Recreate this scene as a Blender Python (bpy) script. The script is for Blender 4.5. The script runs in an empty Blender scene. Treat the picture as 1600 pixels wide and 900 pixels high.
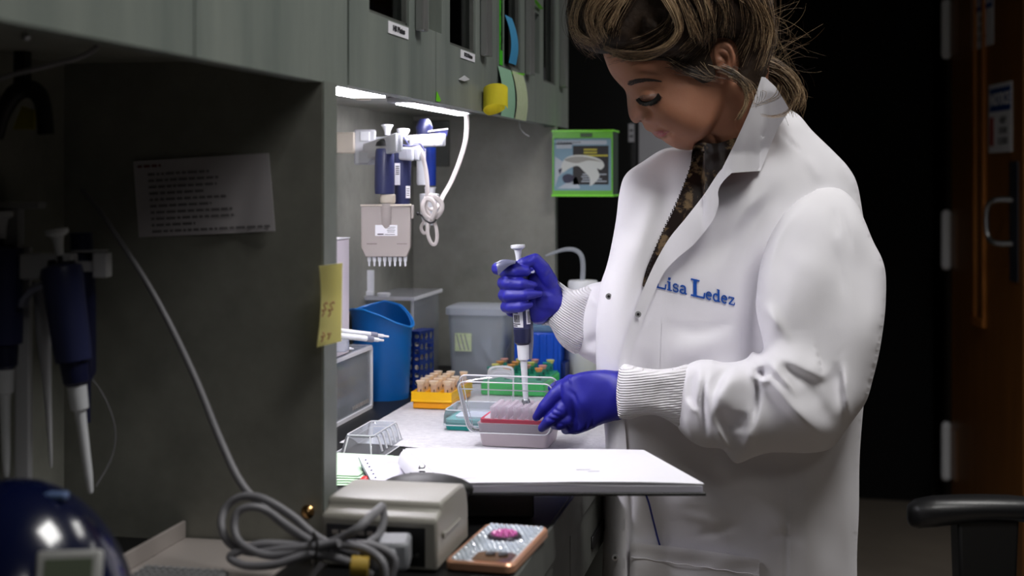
import bpy, bmesh, math, random
import numpy as np
from mathutils import Vector, Matrix, noise
from mathutils.geometry import delaunay_2d_cdt
random.seed(7); rng = np.random.default_rng(7)
S = bpy.context.scene
COL = S.collection

# ---------------------------------------------------------------- camera
F = 2200.0                      # focal length in pixels of the 1600 px frame
H = 1.29                        # eye height
TH = math.atan(458 / F)
CT, ST = math.cos(TH), math.sin(TH)
cam_d = bpy.data.cameras.new('camera')
cam = bpy.data.objects.new('camera', cam_d); COL.objects.link(cam)
cam.location = (0, 0, H); cam.rotation_euler = (math.pi / 2, 0, TH)
cam_d.sensor_width = 36; cam_d.lens = 36 * F / 1600
cam_d.shift_y = -176 / 1600
cam_d.clip_start = .05; cam_d.clip_end = 60
cam_d.dof.use_dof = True; cam_d.dof.focus_distance = 1.97; cam_d.dof.aperture_fstop = 4.5
S.camera = cam

# ---------------------------------------------------------------- exposure, world
S.view_settings.view_transform = 'Standard'; S.view_settings.look = 'None'
S.view_settings.gamma = 1; S.view_settings.use_curve_mapping = False
S.view_settings.exposure = 0.0
W = bpy.data.worlds.new('world'); S.world = W; W.use_nodes = True
W.node_tree.nodes['Background'].inputs[0].default_value = (.02, .022, .025, 1)
W.node_tree.nodes['Background'].inputs[1].default_value = .35

# ---------------------------------------------------------------- overhead key light and added fill lights
def area(name, loc, sx, sy, power, col=(1, 1, 1), rot=(0, 0, 0), spread=180):
    l = bpy.data.lights.new(name, 'AREA'); l.shape = 'RECTANGLE'; l.size = sx; l.size_y = sy
    l.energy = power; l.color = col; l.spread = math.radians(spread)
    o = bpy.data.objects.new(name, l); COL.objects.link(o); o.location = loc; o.rotation_euler = rot
    return o
LAMPS = [(.44, 1.26, 14.0, 140, 'square flat ceiling light right above the person'), (1.0, -.7, 4.0, 150, 'added ceiling fill light behind the viewer'),
         (.75, 2.85, 9, 130, 'added ceiling fill light past the person, over the aisle'), (1.75, 3.9, 4, 140, 'added ceiling fill light nearest the wooden door')]  # all but the first are unseen fills, added to brighten dark areas
for _x, _y, _p, _s, _l in LAMPS: area('key_fill_light', (_x, _y, 2.585), .60, .60, _p, (1, .985, .96), spread=_s)

# ---------------------------------------------------------------- helpers
def P(px, py, d):
    "world point that stands at depth d behind pixel (px, py)"
    u = (px - 800) / F * d; z = H - (py - 274) / F * d
    return Vector((u * CT - d * ST, u * ST + d * CT, z))
def Pn(px, py, d):
    px = np.asarray(px, float); py = np.asarray(py, float); d = np.asarray(d, float)
    u = (px - 800) / F * d
    return np.stack([u * CT - d * ST, u * ST + d * CT, H - (py - 274) / F * d], -1)
def proj(v):
    v = np.asarray(v, float); d = -v[..., 0] * ST + v[..., 1] * CT; u = v[..., 0] * CT + v[..., 1] * ST
    return 800 + F * u / d, 274 - F * (v[..., 2] - H) / d, d
def OX(px, py, x0):
    "point of the plane X = x0 behind pixel"
    return P(px, py, F * x0 / (CT * (px - 1258)))
def YD(x, d): return (d + x * ST) / CT
BZ = H - .39                    # bench top
def OB(px, py, z=0.0):
    "point of the plane z above the bench top behind pixel"
    return P(px, py, F * (.39 - z) / (py - 274))
def BD(x, d, z=0.0): return Vector((x, YD(x, d), BZ + z))

def lin(c):
    out = []
    for x in c[:3]:
        x /= 255.0
        out.append(x / 12.92 if x <= .04045 else ((x + .055) / 1.055) ** 2.4)
    return (*out, 1)
def newmat(name):
    m = bpy.data.materials.new(name); m.use_nodes = True
    return m, m.node_tree, m.node_tree.nodes['Principled BSDF']
def mat(name, col, rough=.5, metal=0, var=None, vscale=8, bump=0, bscale=60, spec=.5, coat=0, sheen=0, sss=0, stretch=None, emit=None, estr=0):
    m, nt, b = newmat(name)
    b.inputs['Base Color'].default_value = lin(col); b.inputs['Roughness'].default_value = rough
    b.inputs['Metallic'].default_value = metal; b.inputs['Specular IOR Level'].default_value = spec
    b.inputs['Coat Weight'].default_value = coat
    if sheen: b.inputs['Sheen Weight'].default_value = sheen
    if sss:
        b.inputs['Subsurface Weight'].default_value = sss; b.inputs['Subsurface Radius'].default_value = (.012, .005, .003)
        b.inputs['Subsurface Scale'].default_value = 1
    tc = nt.nodes.new('ShaderNodeTexCoord'); src = tc.outputs['Object']
    if stretch:
        mp = nt.nodes.new('ShaderNodeMapping'); mp.inputs['Scale'].default_value = stretch
        nt.links.new(src, mp.inputs[0]); src = mp.outputs[0]
    if var:
        n = nt.nodes.new('ShaderNodeTexNoise'); n.inputs['Scale'].default_value = vscale; n.inputs['Detail'].default_value = 5
        n.inputs['Roughness'].default_value = .65
        r = nt.nodes.new('ShaderNodeValToRGB'); r.color_ramp.elements[0].position = .3; r.color_ramp.elements[1].position = .7
        r.color_ramp.elements[0].color = lin(col); r.color_ramp.elements[1].color = lin(var)
        nt.links.new(src, n.inputs['Vector']); nt.links.new(n.outputs['Fac'], r.inputs[0]); nt.links.new(r.outputs[0], b.inputs['Base Color'])
    if bump:
        n2 = nt.nodes.new('ShaderNodeTexNoise'); n2.inputs['Scale'].default_value = bscale; n2.inputs['Detail'].default_value = 4
        bp = nt.nodes.new('ShaderNodeBump'); bp.inputs['Strength'].default_value = bump; bp.inputs['Distance'].default_value = .002
        nt.links.new(src, n2.inputs['Vector']); nt.links.new(n2.outputs['Fac'], bp.inputs['Height']); nt.links.new(bp.outputs[0], b.inputs['Normal'])
    if emit:
        b.inputs['Emission Color'].default_value = lin(emit); b.inputs['Emission Strength'].default_value = estr
    return m
def clear(name, tint=(240, 244, 248), haze=0.0, gloss=1.0, hazecol=(235, 238, 242)):
    "thin clear plastic: see-through, with real reflections and a little milkiness"
    m = bpy.data.materials.new(name); m.use_nodes = True; nt = m.node_tree; nt.nodes.clear()
    o = nt.nodes.new('ShaderNodeOutputMaterial'); t = nt.nodes.new('ShaderNodeBsdfTransparent'); g = nt.nodes.new('ShaderNodeBsdfGlossy')
    t.inputs[0].default_value = lin(tint); g.inputs['Roughness'].default_value = .06
    f = nt.nodes.new('ShaderNodeLayerWeight'); f.inputs[0].default_value = .22 * gloss + .02
    mx = nt.nodes.new('ShaderNodeMixShader'); nt.links.new(f.outputs['Fresnel'], mx.inputs[0]); nt.links.new(t.outputs[0], mx.inputs[1]); nt.links.new(g.outputs[0], mx.inputs[2])
    last = mx
    if haze:
        df = nt.nodes.new('ShaderNodeBsdfDiffuse'); df.inputs[0].default_value = lin(hazecol)
        tl = nt.nodes.new('ShaderNodeBsdfTranslucent'); tl.inputs[0].default_value = lin(hazecol)
        m2 = nt.nodes.new('ShaderNodeMixShader'); m2.inputs[0].default_value = .4; nt.links.new(df.outputs[0], m2.inputs[1]); nt.links.new(tl.outputs[0], m2.inputs[2])
        m3 = nt.nodes.new('ShaderNodeMixShader'); m3.inputs[0].default_value = haze; nt.links.new(mx.outputs[0], m3.inputs[1]); nt.links.new(m2.outputs[0], m3.inputs[2]); last = m3
    nt.links.new(last.outputs[0], o.inputs[0])
    return m

class G:
    "collects shapes in world coordinates"
    def __init__(s): s.v = []; s.f = []; s.m = []
    def add(s, vs, fs, mi=0):
        k = len(s.v); s.v += [tuple(v) for v in vs]; s.f += [tuple(i + k for i in f) for f in fs]; s.m += [mi] * len(fs); return s
    def box(s, x0, x1, y0, y1, z0, z1, mi=0):
        vs = [(x, y, z) for z in (z0, z1) for y in (y0, y1) for x in (x0, x1)]
        return s.add(vs, [(0, 2, 3, 1), (4, 5, 7, 6), (0, 1, 5, 4), (2, 6, 7, 3), (0, 4, 6, 2), (1, 3, 7, 5)], mi)
    def obox(s, c, u, v, w, mi=0):
        "oriented box: centre and three half-axis vectors"
        c, u, v, w = map(Vector, (c, u, v, w))
        vs = [c + a * u + b * v + e * w for e in (-1, 1) for b in (-1, 1) for a in (-1, 1)]
        return s.add(vs, [(0, 2, 3, 1), (4, 5, 7, 6), (0, 1, 5, 4), (2, 6, 7, 3), (0, 4, 6, 2), (1, 3, 7, 5)], mi)
    def prism(s, poly, ext, mi=0):
        "planar polygon (list of points) extruded by a vector"
        n = len(poly); e = Vector(ext); vs = [Vector(p) for p in poly] + [Vector(p) + e for p in poly]
        return s.add(vs, [tuple(range(n))[::-1], tuple(range(n, 2 * n))] + [(i, (i + 1) % n, n + (i + 1) % n, n + i) for i in range(n)], mi)
    def lathe(s, prof, o, ax=(0, 0, 1), n=24, mi=0, sx=1.0, close=True):
        "profile (r, h) turned about axis through o"
        ax = Vector(ax).normalized(); t = Vector((1, 0, 0)) if abs(ax.x) < .9 else Vector((0, 1, 0))
        a = (t - ax * t.dot(ax)).normalized(); b = ax.cross(a); o = Vector(o); k = len(prof); vs = []
        for r, h in prof:
            for i in range(n):
                q = 2 * math.pi * i / n; vs.append(o + ax * h + a * (r * sx * math.cos(q)) + b * (r * math.sin(q)))
        fs = [(j * n + i, j * n + (i + 1) % n, (j + 1) * n + (i + 1) % n, (j + 1) * n + i) for j in range(k - 1) for i in range(n)]
        if close: fs += [tuple(range(n))[::-1], tuple(range((k - 1) * n, k * n))]
        return s.add(vs, fs, mi)
    def cyl(s, p0, p1, r0, r1=None, n=16, mi=0):
        p0, p1 = Vector(p0), Vector(p1); L = (p1 - p0).length
        return s.lathe([(r0, 0), (r0 if r1 is None else r1, L)], p0, p1 - p0, n, mi)
    def sphere(s, c, r, n=16, mi=0, sc=(1, 1, 1)):
        prof = [(max(1e-5, math.sin(math.pi * i / n)), -math.cos(math.pi * i / n)) for i in range(n + 1)]; k = len(s.v)
        s.lathe([(a * r, b * r) for a, b in prof], (0, 0, 0), (0, 0, 1), n * 2, mi)
        for i in range(k, len(s.v)):
            v = s.v[i]; s.v[i] = (c[0] + v[0] * sc[0], c[1] + v[1] * sc[1], c[2] + v[2] * sc[2])
        return s
    def tube(s, pts, r, n=10, mi=0, flat=None, smooth=True, sub=8):
        "swept tube; r a number or one per point; flat = (w, t) for a ribbon-like section"
        pts = [Vector(p) for p in pts]
        rs = list(r) if hasattr(r, '__len__') else [r] * len(pts)
        if smooth and len(pts) > 2:
            q = []; qr = []
            for i in range(len(pts) - 1):
                a = pts[max(i - 1, 0)]; b = pts[i]; c = pts[i + 1]; e = pts[min(i + 2, len(pts) - 1)]
                for k in range(sub):
                    t = k / sub
                    q.append(.5 * ((2 * b) + (c - a) * t + (2 * a - 5 * b + 4 * c - e) * t * t + (3 * b - a - 3 * c + e) * t ** 3)); qr.append(rs[i] * (1 - t) + rs[i + 1] * t)
            q.append(pts[-1]); qr.append(rs[-1]); pts, rs = q, qr
        up = None; vs = []
        for i, p in enumerate(pts):
            T = (pts[min(i + 1, len(pts) - 1)] - pts[max(i - 1, 0)])
            T = T.normalized() if T.length > 1e-9 else Vector((0, 0, 1))
            if up is None:
                t = Vector((0, 0, 1)) if abs(T.z) < .9 else Vector((1, 0, 0)); up = (t - T * t.dot(T)).normalized()
            up = (up - T * up.dot(T)).normalized(); sd = T.cross(up)
            for k in range(n):
                a = 2 * math.pi * k / n
                x, y = (rs[i] * math.cos(a), rs[i] * math.sin(a)) if not flat else (flat[0] * math.cos(a), flat[1] * math.sin(a))
                vs.append(p + sd * x + up * y)
        m = len(pts)
        fs = [(j * n + i, j * n + (i + 1) % n, (j + 1) * n + (i + 1) % n, (j + 1) * n + i) for j in range(m - 1) for i in range(n)]
        fs += [tuple(range(n))[::-1], tuple(range((m - 1) * n, m * n))]
        return s.add(vs, fs, mi)
    def sheet(s, rows, t, mi=0):
        "grid of points given thickness t along its normal (downwards / backwards)"
        R = len(rows); C = len(rows[0]); P_ = [[Vector(p) for p in r] for r in rows]; top = []; bot = []
        for i in range(R):
            for j in range(C):
                a = P_[min(i + 1, R - 1)][j] - P_[max(i - 1, 0)][j]; b = P_[i][min(j + 1, C - 1)] - P_[i][max(j - 1, 0)]
                nn = a.cross(b); nn = nn.normalized() if nn.length > 1e-12 else Vector((0, 0, 1))
                top.append(P_[i][j] + nn * t / 2); bot.append(P_[i][j] - nn * t / 2)
        N = R * C; fs = []
        for i in range(R - 1):
            for j in range(C - 1):
                a, b, c, e = i * C + j, i * C + j + 1, (i + 1) * C + j + 1, (i + 1) * C + j
                fs += [(a, e, c, b), (a + N, b + N, c + N, e + N)]
        bd = [(0, j) for j in range(C)] + [(i, C - 1) for i in range(1, R)] + [(R - 1, j) for j in range(C - 2, -1, -1)] + [(i, 0) for i in range(R - 2, 0, -1)]
        ids = [i * C + j for i, j in bd]
        for k in range(len(ids)):
            a, b = ids[k], ids[(k + 1) % len(ids)]; fs.append((a, b, b + N, a + N))
        return s.add(top + bot, fs, mi)

XF = {}
def tag(o, label=None, cat=None, group=None, kind=None):
    if label: o['label'] = label
    if cat: o['category'] = cat
    if group: o['group'] = group
    if kind: o['kind'] = kind
    return o
def thing(name, label, cat, loc, group=None, rotz=0):
    o = bpy.data.objects.new(name, None); COL.objects.link(o); o.location = loc; o.rotation_euler = (0, 0, rotz)
    o.empty_display_size = .02
    XF[o.name] = Matrix.Translation(Vector(loc)) @ Matrix.Rotation(rotz, 4, 'Z')
    return tag(o, label, cat, group)
def raw(name, v, f, mats, parent=None, smooth=35, mi=None, recalc=True, label=None):
    me = bpy.data.meshes.new(name)
    v = np.asarray(v, float)
    loc = None
    if parent is not None:
        M = np.array(XF[parent.name].inverted()); v = v @ M[:3, :3].T + M[:3, 3]
    else:
        loc = (v.min(0) + v.max(0)) / 2; loc[2] = v[:, 2].min(); v = v - loc
    me.from_pydata(v.tolist(), [], f)
    for m in (mats if isinstance(mats, (list, tuple)) else [mats]): me.materials.append(m)
    if mi is not None and any(mi): me.polygons.foreach_set('material_index', list(mi))
    me.validate()
    if recalc:
        bm = bmesh.new(); bm.from_mesh(me); bmesh.ops.recalc_face_normals(bm, faces=bm.faces); bm.to_mesh(me); bm.free()
    if smooth:
        me.shade_smooth()
        if smooth < 180: me.set_sharp_from_angle(angle=math.radians(smooth))
    o = bpy.data.objects.new(name, me); COL.objects.link(o)
    if parent is not None: o.parent = parent; XF[o.name] = XF[parent.name]
    else: o.location = loc; XF[o.name] = Matrix.Translation(Vector(loc))
    if label: o['label'] = label
    return o
def ob(name, g, mats, parent=None, bevel=0, smooth=35, seg=2, label=None):
    o = raw(name, g.v, g.f, mats, parent, smooth, g.m, label=label)
    if bevel:
        b = o.modifiers.new('bevel', 'BEVEL'); b.width = bevel; b.segments = seg; b.limit_method = 'ANGLE'; b.angle_limit = math.radians(40)
    return o
def struct(name, g, m, bevel=0): return tag(ob(name, g, m, None, bevel), kind='structure')

# ---- outlines grown into rounded solids ------------------------------------
def catmull(pts, step, closed=True):
    p = np.asarray(pts, float); n = len(p); out = []
    rngi = range(n if closed else n - 1)
    for i in rngi:
        if closed: a, b, c, e = p[(i - 1) % n], p[i], p[(i + 1) % n], p[(i + 2) % n]
        else: a, b, c, e = p[max(i - 1, 0)], p[i], p[i + 1], p[min(i + 2, n - 1)]
        k = max(1, int(round(np.linalg.norm(c - b) / step)))
        for t in np.arange(k) / k:
            out.append(.5 * (2 * b + (c - a) * t + (2 * a - 5 * b + 4 * c - e) * t * t + (3 * b - a - 3 * c + e) * t ** 3))
    if not closed: out.append(p[-1])
    return np.array(out)
def polyline(pts, step):
    p = np.asarray(pts, float); n = len(p); out = []
    for i in range(n):
        b, c = p[i], p[(i + 1) % n]; k = max(1, int(round(np.linalg.norm(c - b) / step)))
        for t in np.arange(k) / k: out.append(b * (1 - t) + c * t)
    return np.array(out)
def inside(poly, x, y):
    r = np.zeros(np.shape(x), bool); n = len(poly); j = n - 1
    for i in range(n):
        xi, yi = poly[i]; xj, yj = poly[j]
        c = ((yi > y) != (yj > y)) & (x < (xj - xi) * (y - yi) / (yj - yi + 1e-12) + xi)
        r ^= c; j = i
    return r
def segdist(poly, x, y, closed=True):
    best = np.full(np.shape(x), 1e9); n = len(poly)
    for i in range(n if closed else n - 1):
        a = poly[i]; b = poly[(i + 1) % n]; ab = b - a; L = ab @ ab + 1e-12
        t = np.clip(((x - a[0]) * ab[0] + (y - a[1]) * ab[1]) / L, 0, 1)
        best = np.minimum(best, np.hypot(x - a[0] - t * ab[0], y - a[1] - t * ab[1]))
    return best
class Stroke:
    "a fold: ridge (amp > 0) or groove (amp < 0); kind 's' is soft on its left side and sharp on its right"
    def __init__(s, pts, w, amp, kind='g', w2=1.6):
        s.p = catmull(pts, 6, False) if len(pts) > 1 else np.asarray(pts, float); s.w = w; s.a = amp; s.k = kind; s.w2 = w2
        seg = np.linalg.norm(np.diff(s.p, axis=0), axis=1) if len(s.p) > 1 else np.array([0.]); s.cum = np.concatenate([[0], np.cumsum(seg)])
        s.lo = s.p.min(0) - 3.2 * w; s.hi = s.p.max(0) + 3.2 * w
    def __call__(s, x, y):
        out = np.zeros(np.shape(x)); m = (x > s.lo[0]) & (x < s.hi[0]) & (y > s.lo[1]) & (y < s.hi[1])
        if not m.any(): return out
        X, Y = x[m], y[m]; best = np.full(X.shape, 1e9); tt = np.zeros(X.shape); sg = np.ones(X.shape); p = s.p
        if len(p) == 1: best = np.hypot(X - p[0, 0], Y - p[0, 1]); out[m] = s.a * np.exp(-(best / s.w) ** 2); return out
        for i in range(len(p) - 1):
            a = p[i]; ab = p[i + 1] - a; L = ab @ ab + 1e-12; t = np.clip(((X - a[0]) * ab[0] + (Y - a[1]) * ab[1]) / L, 0, 1)
            dx = X - a[0] - t * ab[0]; dy = Y - a[1] - t * ab[1]; dd = np.hypot(dx, dy); k = dd < best
            best = np.where(k, dd, best); tt = np.where(k, s.cum[i] + t * math.sqrt(L), tt); sg = np.where(k, np.sign(ab[0] * dy - ab[1] * dx), sg)
        T = s.cum[-1]; u = tt / max(T, 1e-6); tap = np.clip(np.minimum(u, 1 - u) * 2.4, 0, 1); tap = tap * tap * (3 - 2 * tap)
        # the ends themselves fade with distance
        if s.k == 'g': f = np.exp(-(best / s.w) ** 2)
        else: f = np.where(sg > 0, np.exp(-(best / s.w) ** 2), np.exp(-(best / s.w2) ** 2))
        out[m] = s.a * f * (.04 + .96 * tap); return out

class Puff:
    "outline in image coordinates, its own depth and thickness, inflated to a rounded closed solid"
    def __init__(s, outline, depth, thick, step=4, grid=None, sharp=False, back=1.0, power=.5, strokes=(), noise_amp=0, cap=None):
        s.poly = polyline(outline, step) if sharp else catmull(outline, step)
        s.depth = depth if callable(depth) else (lambda x, y, D=depth: np.full(np.shape(x), float(D)))
        s.T = thick; s.back = back; s.pw = power; s.st = list(strokes); s.step = step
        lo = s.poly.min(0); hi = s.poly.max(0); s.g = grid or max(2.0, min(hi - lo) / 60)
        s.x0, s.y0 = lo - 2 * s.g; nx = int((hi[0] - lo[0]) / s.g) + 5; ny = int((hi[1] - lo[1]) / s.g) + 5
        X, Y = np.meshgrid(s.x0 + s.g * np.arange(nx), s.y0 + s.g * np.arange(ny)); m = inside(s.poly, X, Y)
        dist = segdist(s.poly, X, Y)
        u = np.where(m, dist * 10, 0.0)
        for it in range(int(max(nx, ny) ** 2 * .35) + 200):
            v = .25 * (np.roll(u, 1, 0) + np.roll(u, -1, 0) + np.roll(u, 1, 1) + np.roll(u, -1, 1)) + s.g ** 2 * .5
            v = np.minimum(v, dist * 400)
            u = np.where(m, .1 * u + .9 * v, 0)
        s.u = u; s.um = u.max(); s.cap = cap; s.na = noise_amp
    def h(s, x, y):
        x = np.asarray(x, float); y = np.asarray(y, float)
        fx = np.clip((x - s.x0) / s.g, 0, s.u.shape[1] - 1.001); fy = np.clip((y - s.y0) / s.g, 0, s.u.shape[0] - 1.001)
        i = fx.astype(int); j = fy.astype(int); a = fx - i; b = fy - j; u = s.u
        q = (u[j, i] * (1 - a) * (1 - b) + u[j, i + 1] * a * (1 - b) + u[j + 1, i] * (1 - a) * b + u[j + 1, i + 1] * a * b) / s.um
        q = np.clip(q, 0, 1)
        if s.cap: q = np.minimum(q / s.cap, 1); q = 1 - (1 - q) ** 2
        return s.T * q ** s.pw
    def disp(s, x, y):
        t = np.zeros(np.shape(x))
        for k in s.st: t = t + k(x, y)
        return t
    def front(s, x, y):
        x = np.asarray(x, float); y = np.asarray(y, float); h = s.h(x, y)
        return s.depth(x, y) - h - s.disp(x, y) * np.clip(h / (s.T * .38), 0, 1) ** 1.5
    def mesh(s):
        lo = s.poly.min(0); hi = s.poly.max(0); st = s.step
        xs = np.arange(lo[0] + st * .5, hi[0], st); ys = np.arange(lo[1] + st * .5, hi[1], st * .866)
        X, Y = np.meshgrid(xs, ys); X = X + (np.arange(len(ys)) % 2)[:, None] * st * .5; X = X.ravel(); Y = Y.ravel()
        k = inside(s.poly, X, Y); X, Y = X[k], Y[k]; k = segdist(s.poly, X, Y) > st * .55; X, Y = X[k], Y[k]
        nb = len(s.poly); pts = np.concatenate([s.poly, np.stack([X, Y], 1)])
        vo, eo, fo, vi, _, _ = delaunay_2d_cdt([Vector(p) for p in pts.tolist()], [(i, (i + 1) % nb) for i in range(nb)], [], 1, 1e-5)
        vo = np.array([tuple(v) for v in vo]); fo = [tuple(f) for f in fo]
        bset = {i for i, o in enumerate(vi) if any(q < nb for q in o)}
        x, y = vo[:, 0], vo[:, 1]; isb = np.array([i in bset for i in range(len(vo))])
        dc = s.depth(x, y); hf = s.h(x, y); fr = np.where(isb, dc, s.front(x, y)); bk = dc + hf * s.back
        A = Pn(x, y, fr); N = len(vo); idx = np.full(N, -1); inn = np.where(~isb)[0]; idx[inn] = N + np.arange(len(inn)); idx[isb] = np.where(isb)[0]
        B = Pn(x[inn], y[inn], bk[inn]); faces = list(fo) + [tuple(int(idx[i]) for i in f[::-1]) for f in fo]
        return np.concatenate([A, B]), faces
def puff(name, p, mats, parent=None, label=None, smooth=180):
    v, f = p.mesh(); return raw(name, v, f, mats, parent, smooth, label=label)
def patch(name, poly, surf, off, t, mats, parent, step=4, sharp=True, label=None, extra=None, smooth=50):
    "cloth piece that follows a surface: off in front of it, t thick"
    pl = polyline(poly, step) if sharp else catmull(poly, step)
    lo = pl.min(0); hi = pl.max(0)
    xs = np.arange(lo[0] + step * .5, hi[0], step); ys = np.arange(lo[1] + step * .5, hi[1], step)
    X, Y = np.meshgrid(xs, ys); X = X.ravel(); Y = Y.ravel(); k = inside(pl, X, Y); X, Y = X[k], Y[k]
    if len(X): k = segdist(pl, X, Y) > step * .5; X, Y = X[k], Y[k]
    nb = len(pl); pts = np.concatenate([pl, np.stack([X, Y], 1)])
    vo, eo, fo, vi, _, _ = delaunay_2d_cdt([Vector(p) for p in pts.tolist()], [(i, (i + 1) % nb) for i in range(nb)], [], 1, 1e-5)
    vo = np.array([tuple(v) for v in vo]); x, y = vo[:, 0], vo[:, 1]
    d = surf(x, y) - off
    if extra is not None: d = d - extra(x, y)
    # follow the cloth but bridge the steep rim of the solid behind
    N = len(vo); A = Pn(x, y, d); B = Pn(x, y, d + t); fs = [tuple(f) for f in fo] + [tuple(i + N for i in f[::-1]) for f in fo]
    cnt = {}
    for f in fo:
        for a, b in zip(f, f[1:] + f[:1] if isinstance(f, tuple) else list(f[1:]) + [f[0]]): cnt[(a, b)] = 1
    for (a, b) in list(cnt):
        if (b, a) not in cnt: fs.append((a, b, b + N, a + N))
    return raw(name, np.concatenate([A, B]), fs, mats, parent, smooth, label=label)

def remeshed(g_list, voxel, smooth_it=6):
    "union closed shapes into one continuous skin"
    V = []; Fc = []; k = 0
    for v, f in g_list:
        V.append(np.asarray(v)); Fc += [tuple(i + k for i in q) for q in f]; k += len(v)
    me = bpy.data.meshes.new('tmp'); me.from_pydata(np.concatenate(V).tolist(), [], Fc)
    bm = bmesh.new(); bm.from_mesh(me); bmesh.ops.recalc_face_normals(bm, faces=bm.faces); bm.to_mesh(me); bm.free()
    o = bpy.data.objects.new('tmp', me); COL.objects.link(o)
    r = o.modifiers.new('r', 'REMESH'); r.mode = 'VOXEL'; r.voxel_size = voxel
    sm = o.modifiers.new('s', 'SMOOTH'); sm.iterations = smooth_it; sm.factor = .5
    dg = bpy.context.evaluated_depsgraph_get(); dg.update(); e = o.evaluated_get(dg); m2 = e.to_mesh()
    n = len(m2.vertices); co = np.empty(n * 3); m2.vertices.foreach_get('co', co); no = np.empty(n * 3); m2.vertices.foreach_get('normal', no)
    fs = [tuple(p.vertices) for p in m2.polygons]; e.to_mesh_clear()
    bpy.data.objects.remove(o); bpy.data.meshes.remove(me)
    return co.reshape(-1, 3), no.reshape(-1, 3), fs
def stroke_on(v, n, strokes, camside=True):
    "press folds into the side of a skin that has them"
    px, py, d = proj(v); t = np.zeros(len(v))
    for k in strokes: t = t + k(px, py)
    fw = np.array([-ST, CT, 0]); fac = np.clip(-(n @ fw) * 2, 0, 1)
    return v + n * (t * fac)[:, None]
def idw(ctrl, p=2.2, soft=25):
    c = np.asarray(ctrl, float)
    def f(x, y):
        x = np.asarray(x, float); y = np.asarray(y, float); num = 0; den = 0
        for a, b, d in c:
            w = 1 / ((x - a) ** 2 + (y - b) ** 2 + soft ** 2) ** (p / 2); num = num + w * d; den = den + w
        return num / den
    return f
def chain(pts, r, n=14):
    "limb: spheres joined by tapered pieces (each closed), to be unioned"
    g = G(); pts = [Vector(p) for p in pts]
    for i, p in enumerate(pts): g.sphere(p, r[i], 8)
    for i in range(len(pts) - 1): g.cyl(pts[i], pts[i + 1], r[i] * .995, r[i + 1] * .995, n)
    return g.v, g.f
# ================================================================ materials
M = {}
M['lam'] = mat('grey_green_laminate', (121, 122, 115), .5, var=(156, 156, 147), vscale=7, spec=.35)
M['lamv'] = mat('streaked_grey_laminate', (112, 121, 116), .42, var=(138, 145, 138), vscale=16, stretch=(1, 1, .16), spec=.45)
M['lamd'] = mat('dark_grey_laminate', (80, 83, 80), .5, var=(102, 104, 100), vscale=9, spec=.3)
M['edge'] = mat('edge_band', (112, 118, 112), .45, var=(124, 129, 122), vscale=20)
M['epoxy'] = mat('black_epoxy', (16, 16, 17), .5, spec=.3, bump=.05)
M['floor'] = mat('vinyl_floor', (142, 132, 120), .55, var=(126, 117, 108), vscale=3)
M['unlitwall'] = mat('unlit_wall_dark', (26, 26, 27), .85, spec=.15)  # darkness of the unlit room put into the wall colour
M['blackmet'] = mat('black_enamel', (13, 13, 14), .5, spec=.3)
M['greyboard'] = mat('pale_grey_panel', (186, 186, 194), .6)
M['ceil'] = mat('ceiling_tile', (150, 150, 148), .9, bump=.3, bscale=200)
M['white'] = mat('white_plastic', (226, 228, 233), .35, spec=.5)
M['offw'] = mat('cream_plastic', (205, 196, 182), .45)
M['pgrey'] = mat('warm_grey_plastic', (168, 160, 156), .4)
M['dev'] = mat('beige_grey_plastic', (158, 155, 147), .42)
M['navy'] = mat('navy_plastic', (47, 52, 92), .38)
M['dnavy'] = mat('dark_navy_plastic', (22, 26, 62), .4)
M['blue'] = mat('blue_plastic', (0, 92, 168), .38, spec=.5)
M['dblue'] = mat('deep_blue_plastic', (6, 36, 106), .4)
M['royal'] = mat('royal_blue_plastic', (0, 78, 200), .38)
M['yel'] = mat('yellow_plastic', (255, 196, 0), .4)
M['black'] = mat('black_plastic', (18, 18, 19), .45)
M['rubber'] = mat('black_rubber', (12, 12, 13), .5, bump=.1, bscale=90)
M['steel'] = mat('brushed_steel', (170, 172, 175), .3, metal=1)
M['brass'] = mat('brass', (190, 150, 100), .25, metal=1)
M['paper'] = mat('white_paper', (240, 240, 246), .8, spec=.2)
M['pedge'] = mat('paper_edges', (214, 212, 226), .8, var=(180, 178, 196), vscale=30, stretch=(1, 1, 40))
M['ink'] = mat('black_ink', (40, 40, 46), .7)
M['wood'] = mat('orange_brown_wood', (146, 94, 40), .45, var=(120, 76, 30), vscale=6, stretch=(3, 3, .35))
M['woodl'] = mat('pale_wood_moulding', (186, 118, 52), .45, var=(160, 95, 38), vscale=8, stretch=(4, 4, .3))
M['clear'] = clear('clear_plastic', haze=.07)
M['clearl'] = clear('clear_lid_plastic', haze=.16, hazecol=(240, 240, 246))
M['rim'] = clear('clear_plastic_rim', haze=.72, hazecol=(252, 252, 255))
M['frost'] = clear('frosted_plastic', (240, 243, 246), haze=.42, hazecol=(228, 232, 240), gloss=.6)
M['glass'] = clear('cabinet_glass', (215, 222, 222), gloss=.9)
M['silver'] = mat('dull_silver_strip', (160, 162, 160), .35, metal=.6)
M['lamp'] = mat('lamp_diffuser', (255, 255, 255), .5, emit=(250, 246, 255), estr=56)
M['housing'] = mat('lamp_housing', (150, 150, 156), .3, metal=.5)
M['inside'] = mat('unlit_interior_dark', (22, 22, 22), .8)  # near-black: shade of the closed cabinet as a colour

XC = -.4946          # plane of the cabinet doors
XW = -.79            # back wall
YN = YD(XC, 1.473)   # near face of the near divider
YF = YD(XC, 1.473) + .0437
zc = lambda z: H + z
LIP = zc(.0997); UND = zc(.1215)
Yc = lambda px: OX(px, 0, XC).y
Zc = lambda px, py: OX(px, py, XC).z

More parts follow.
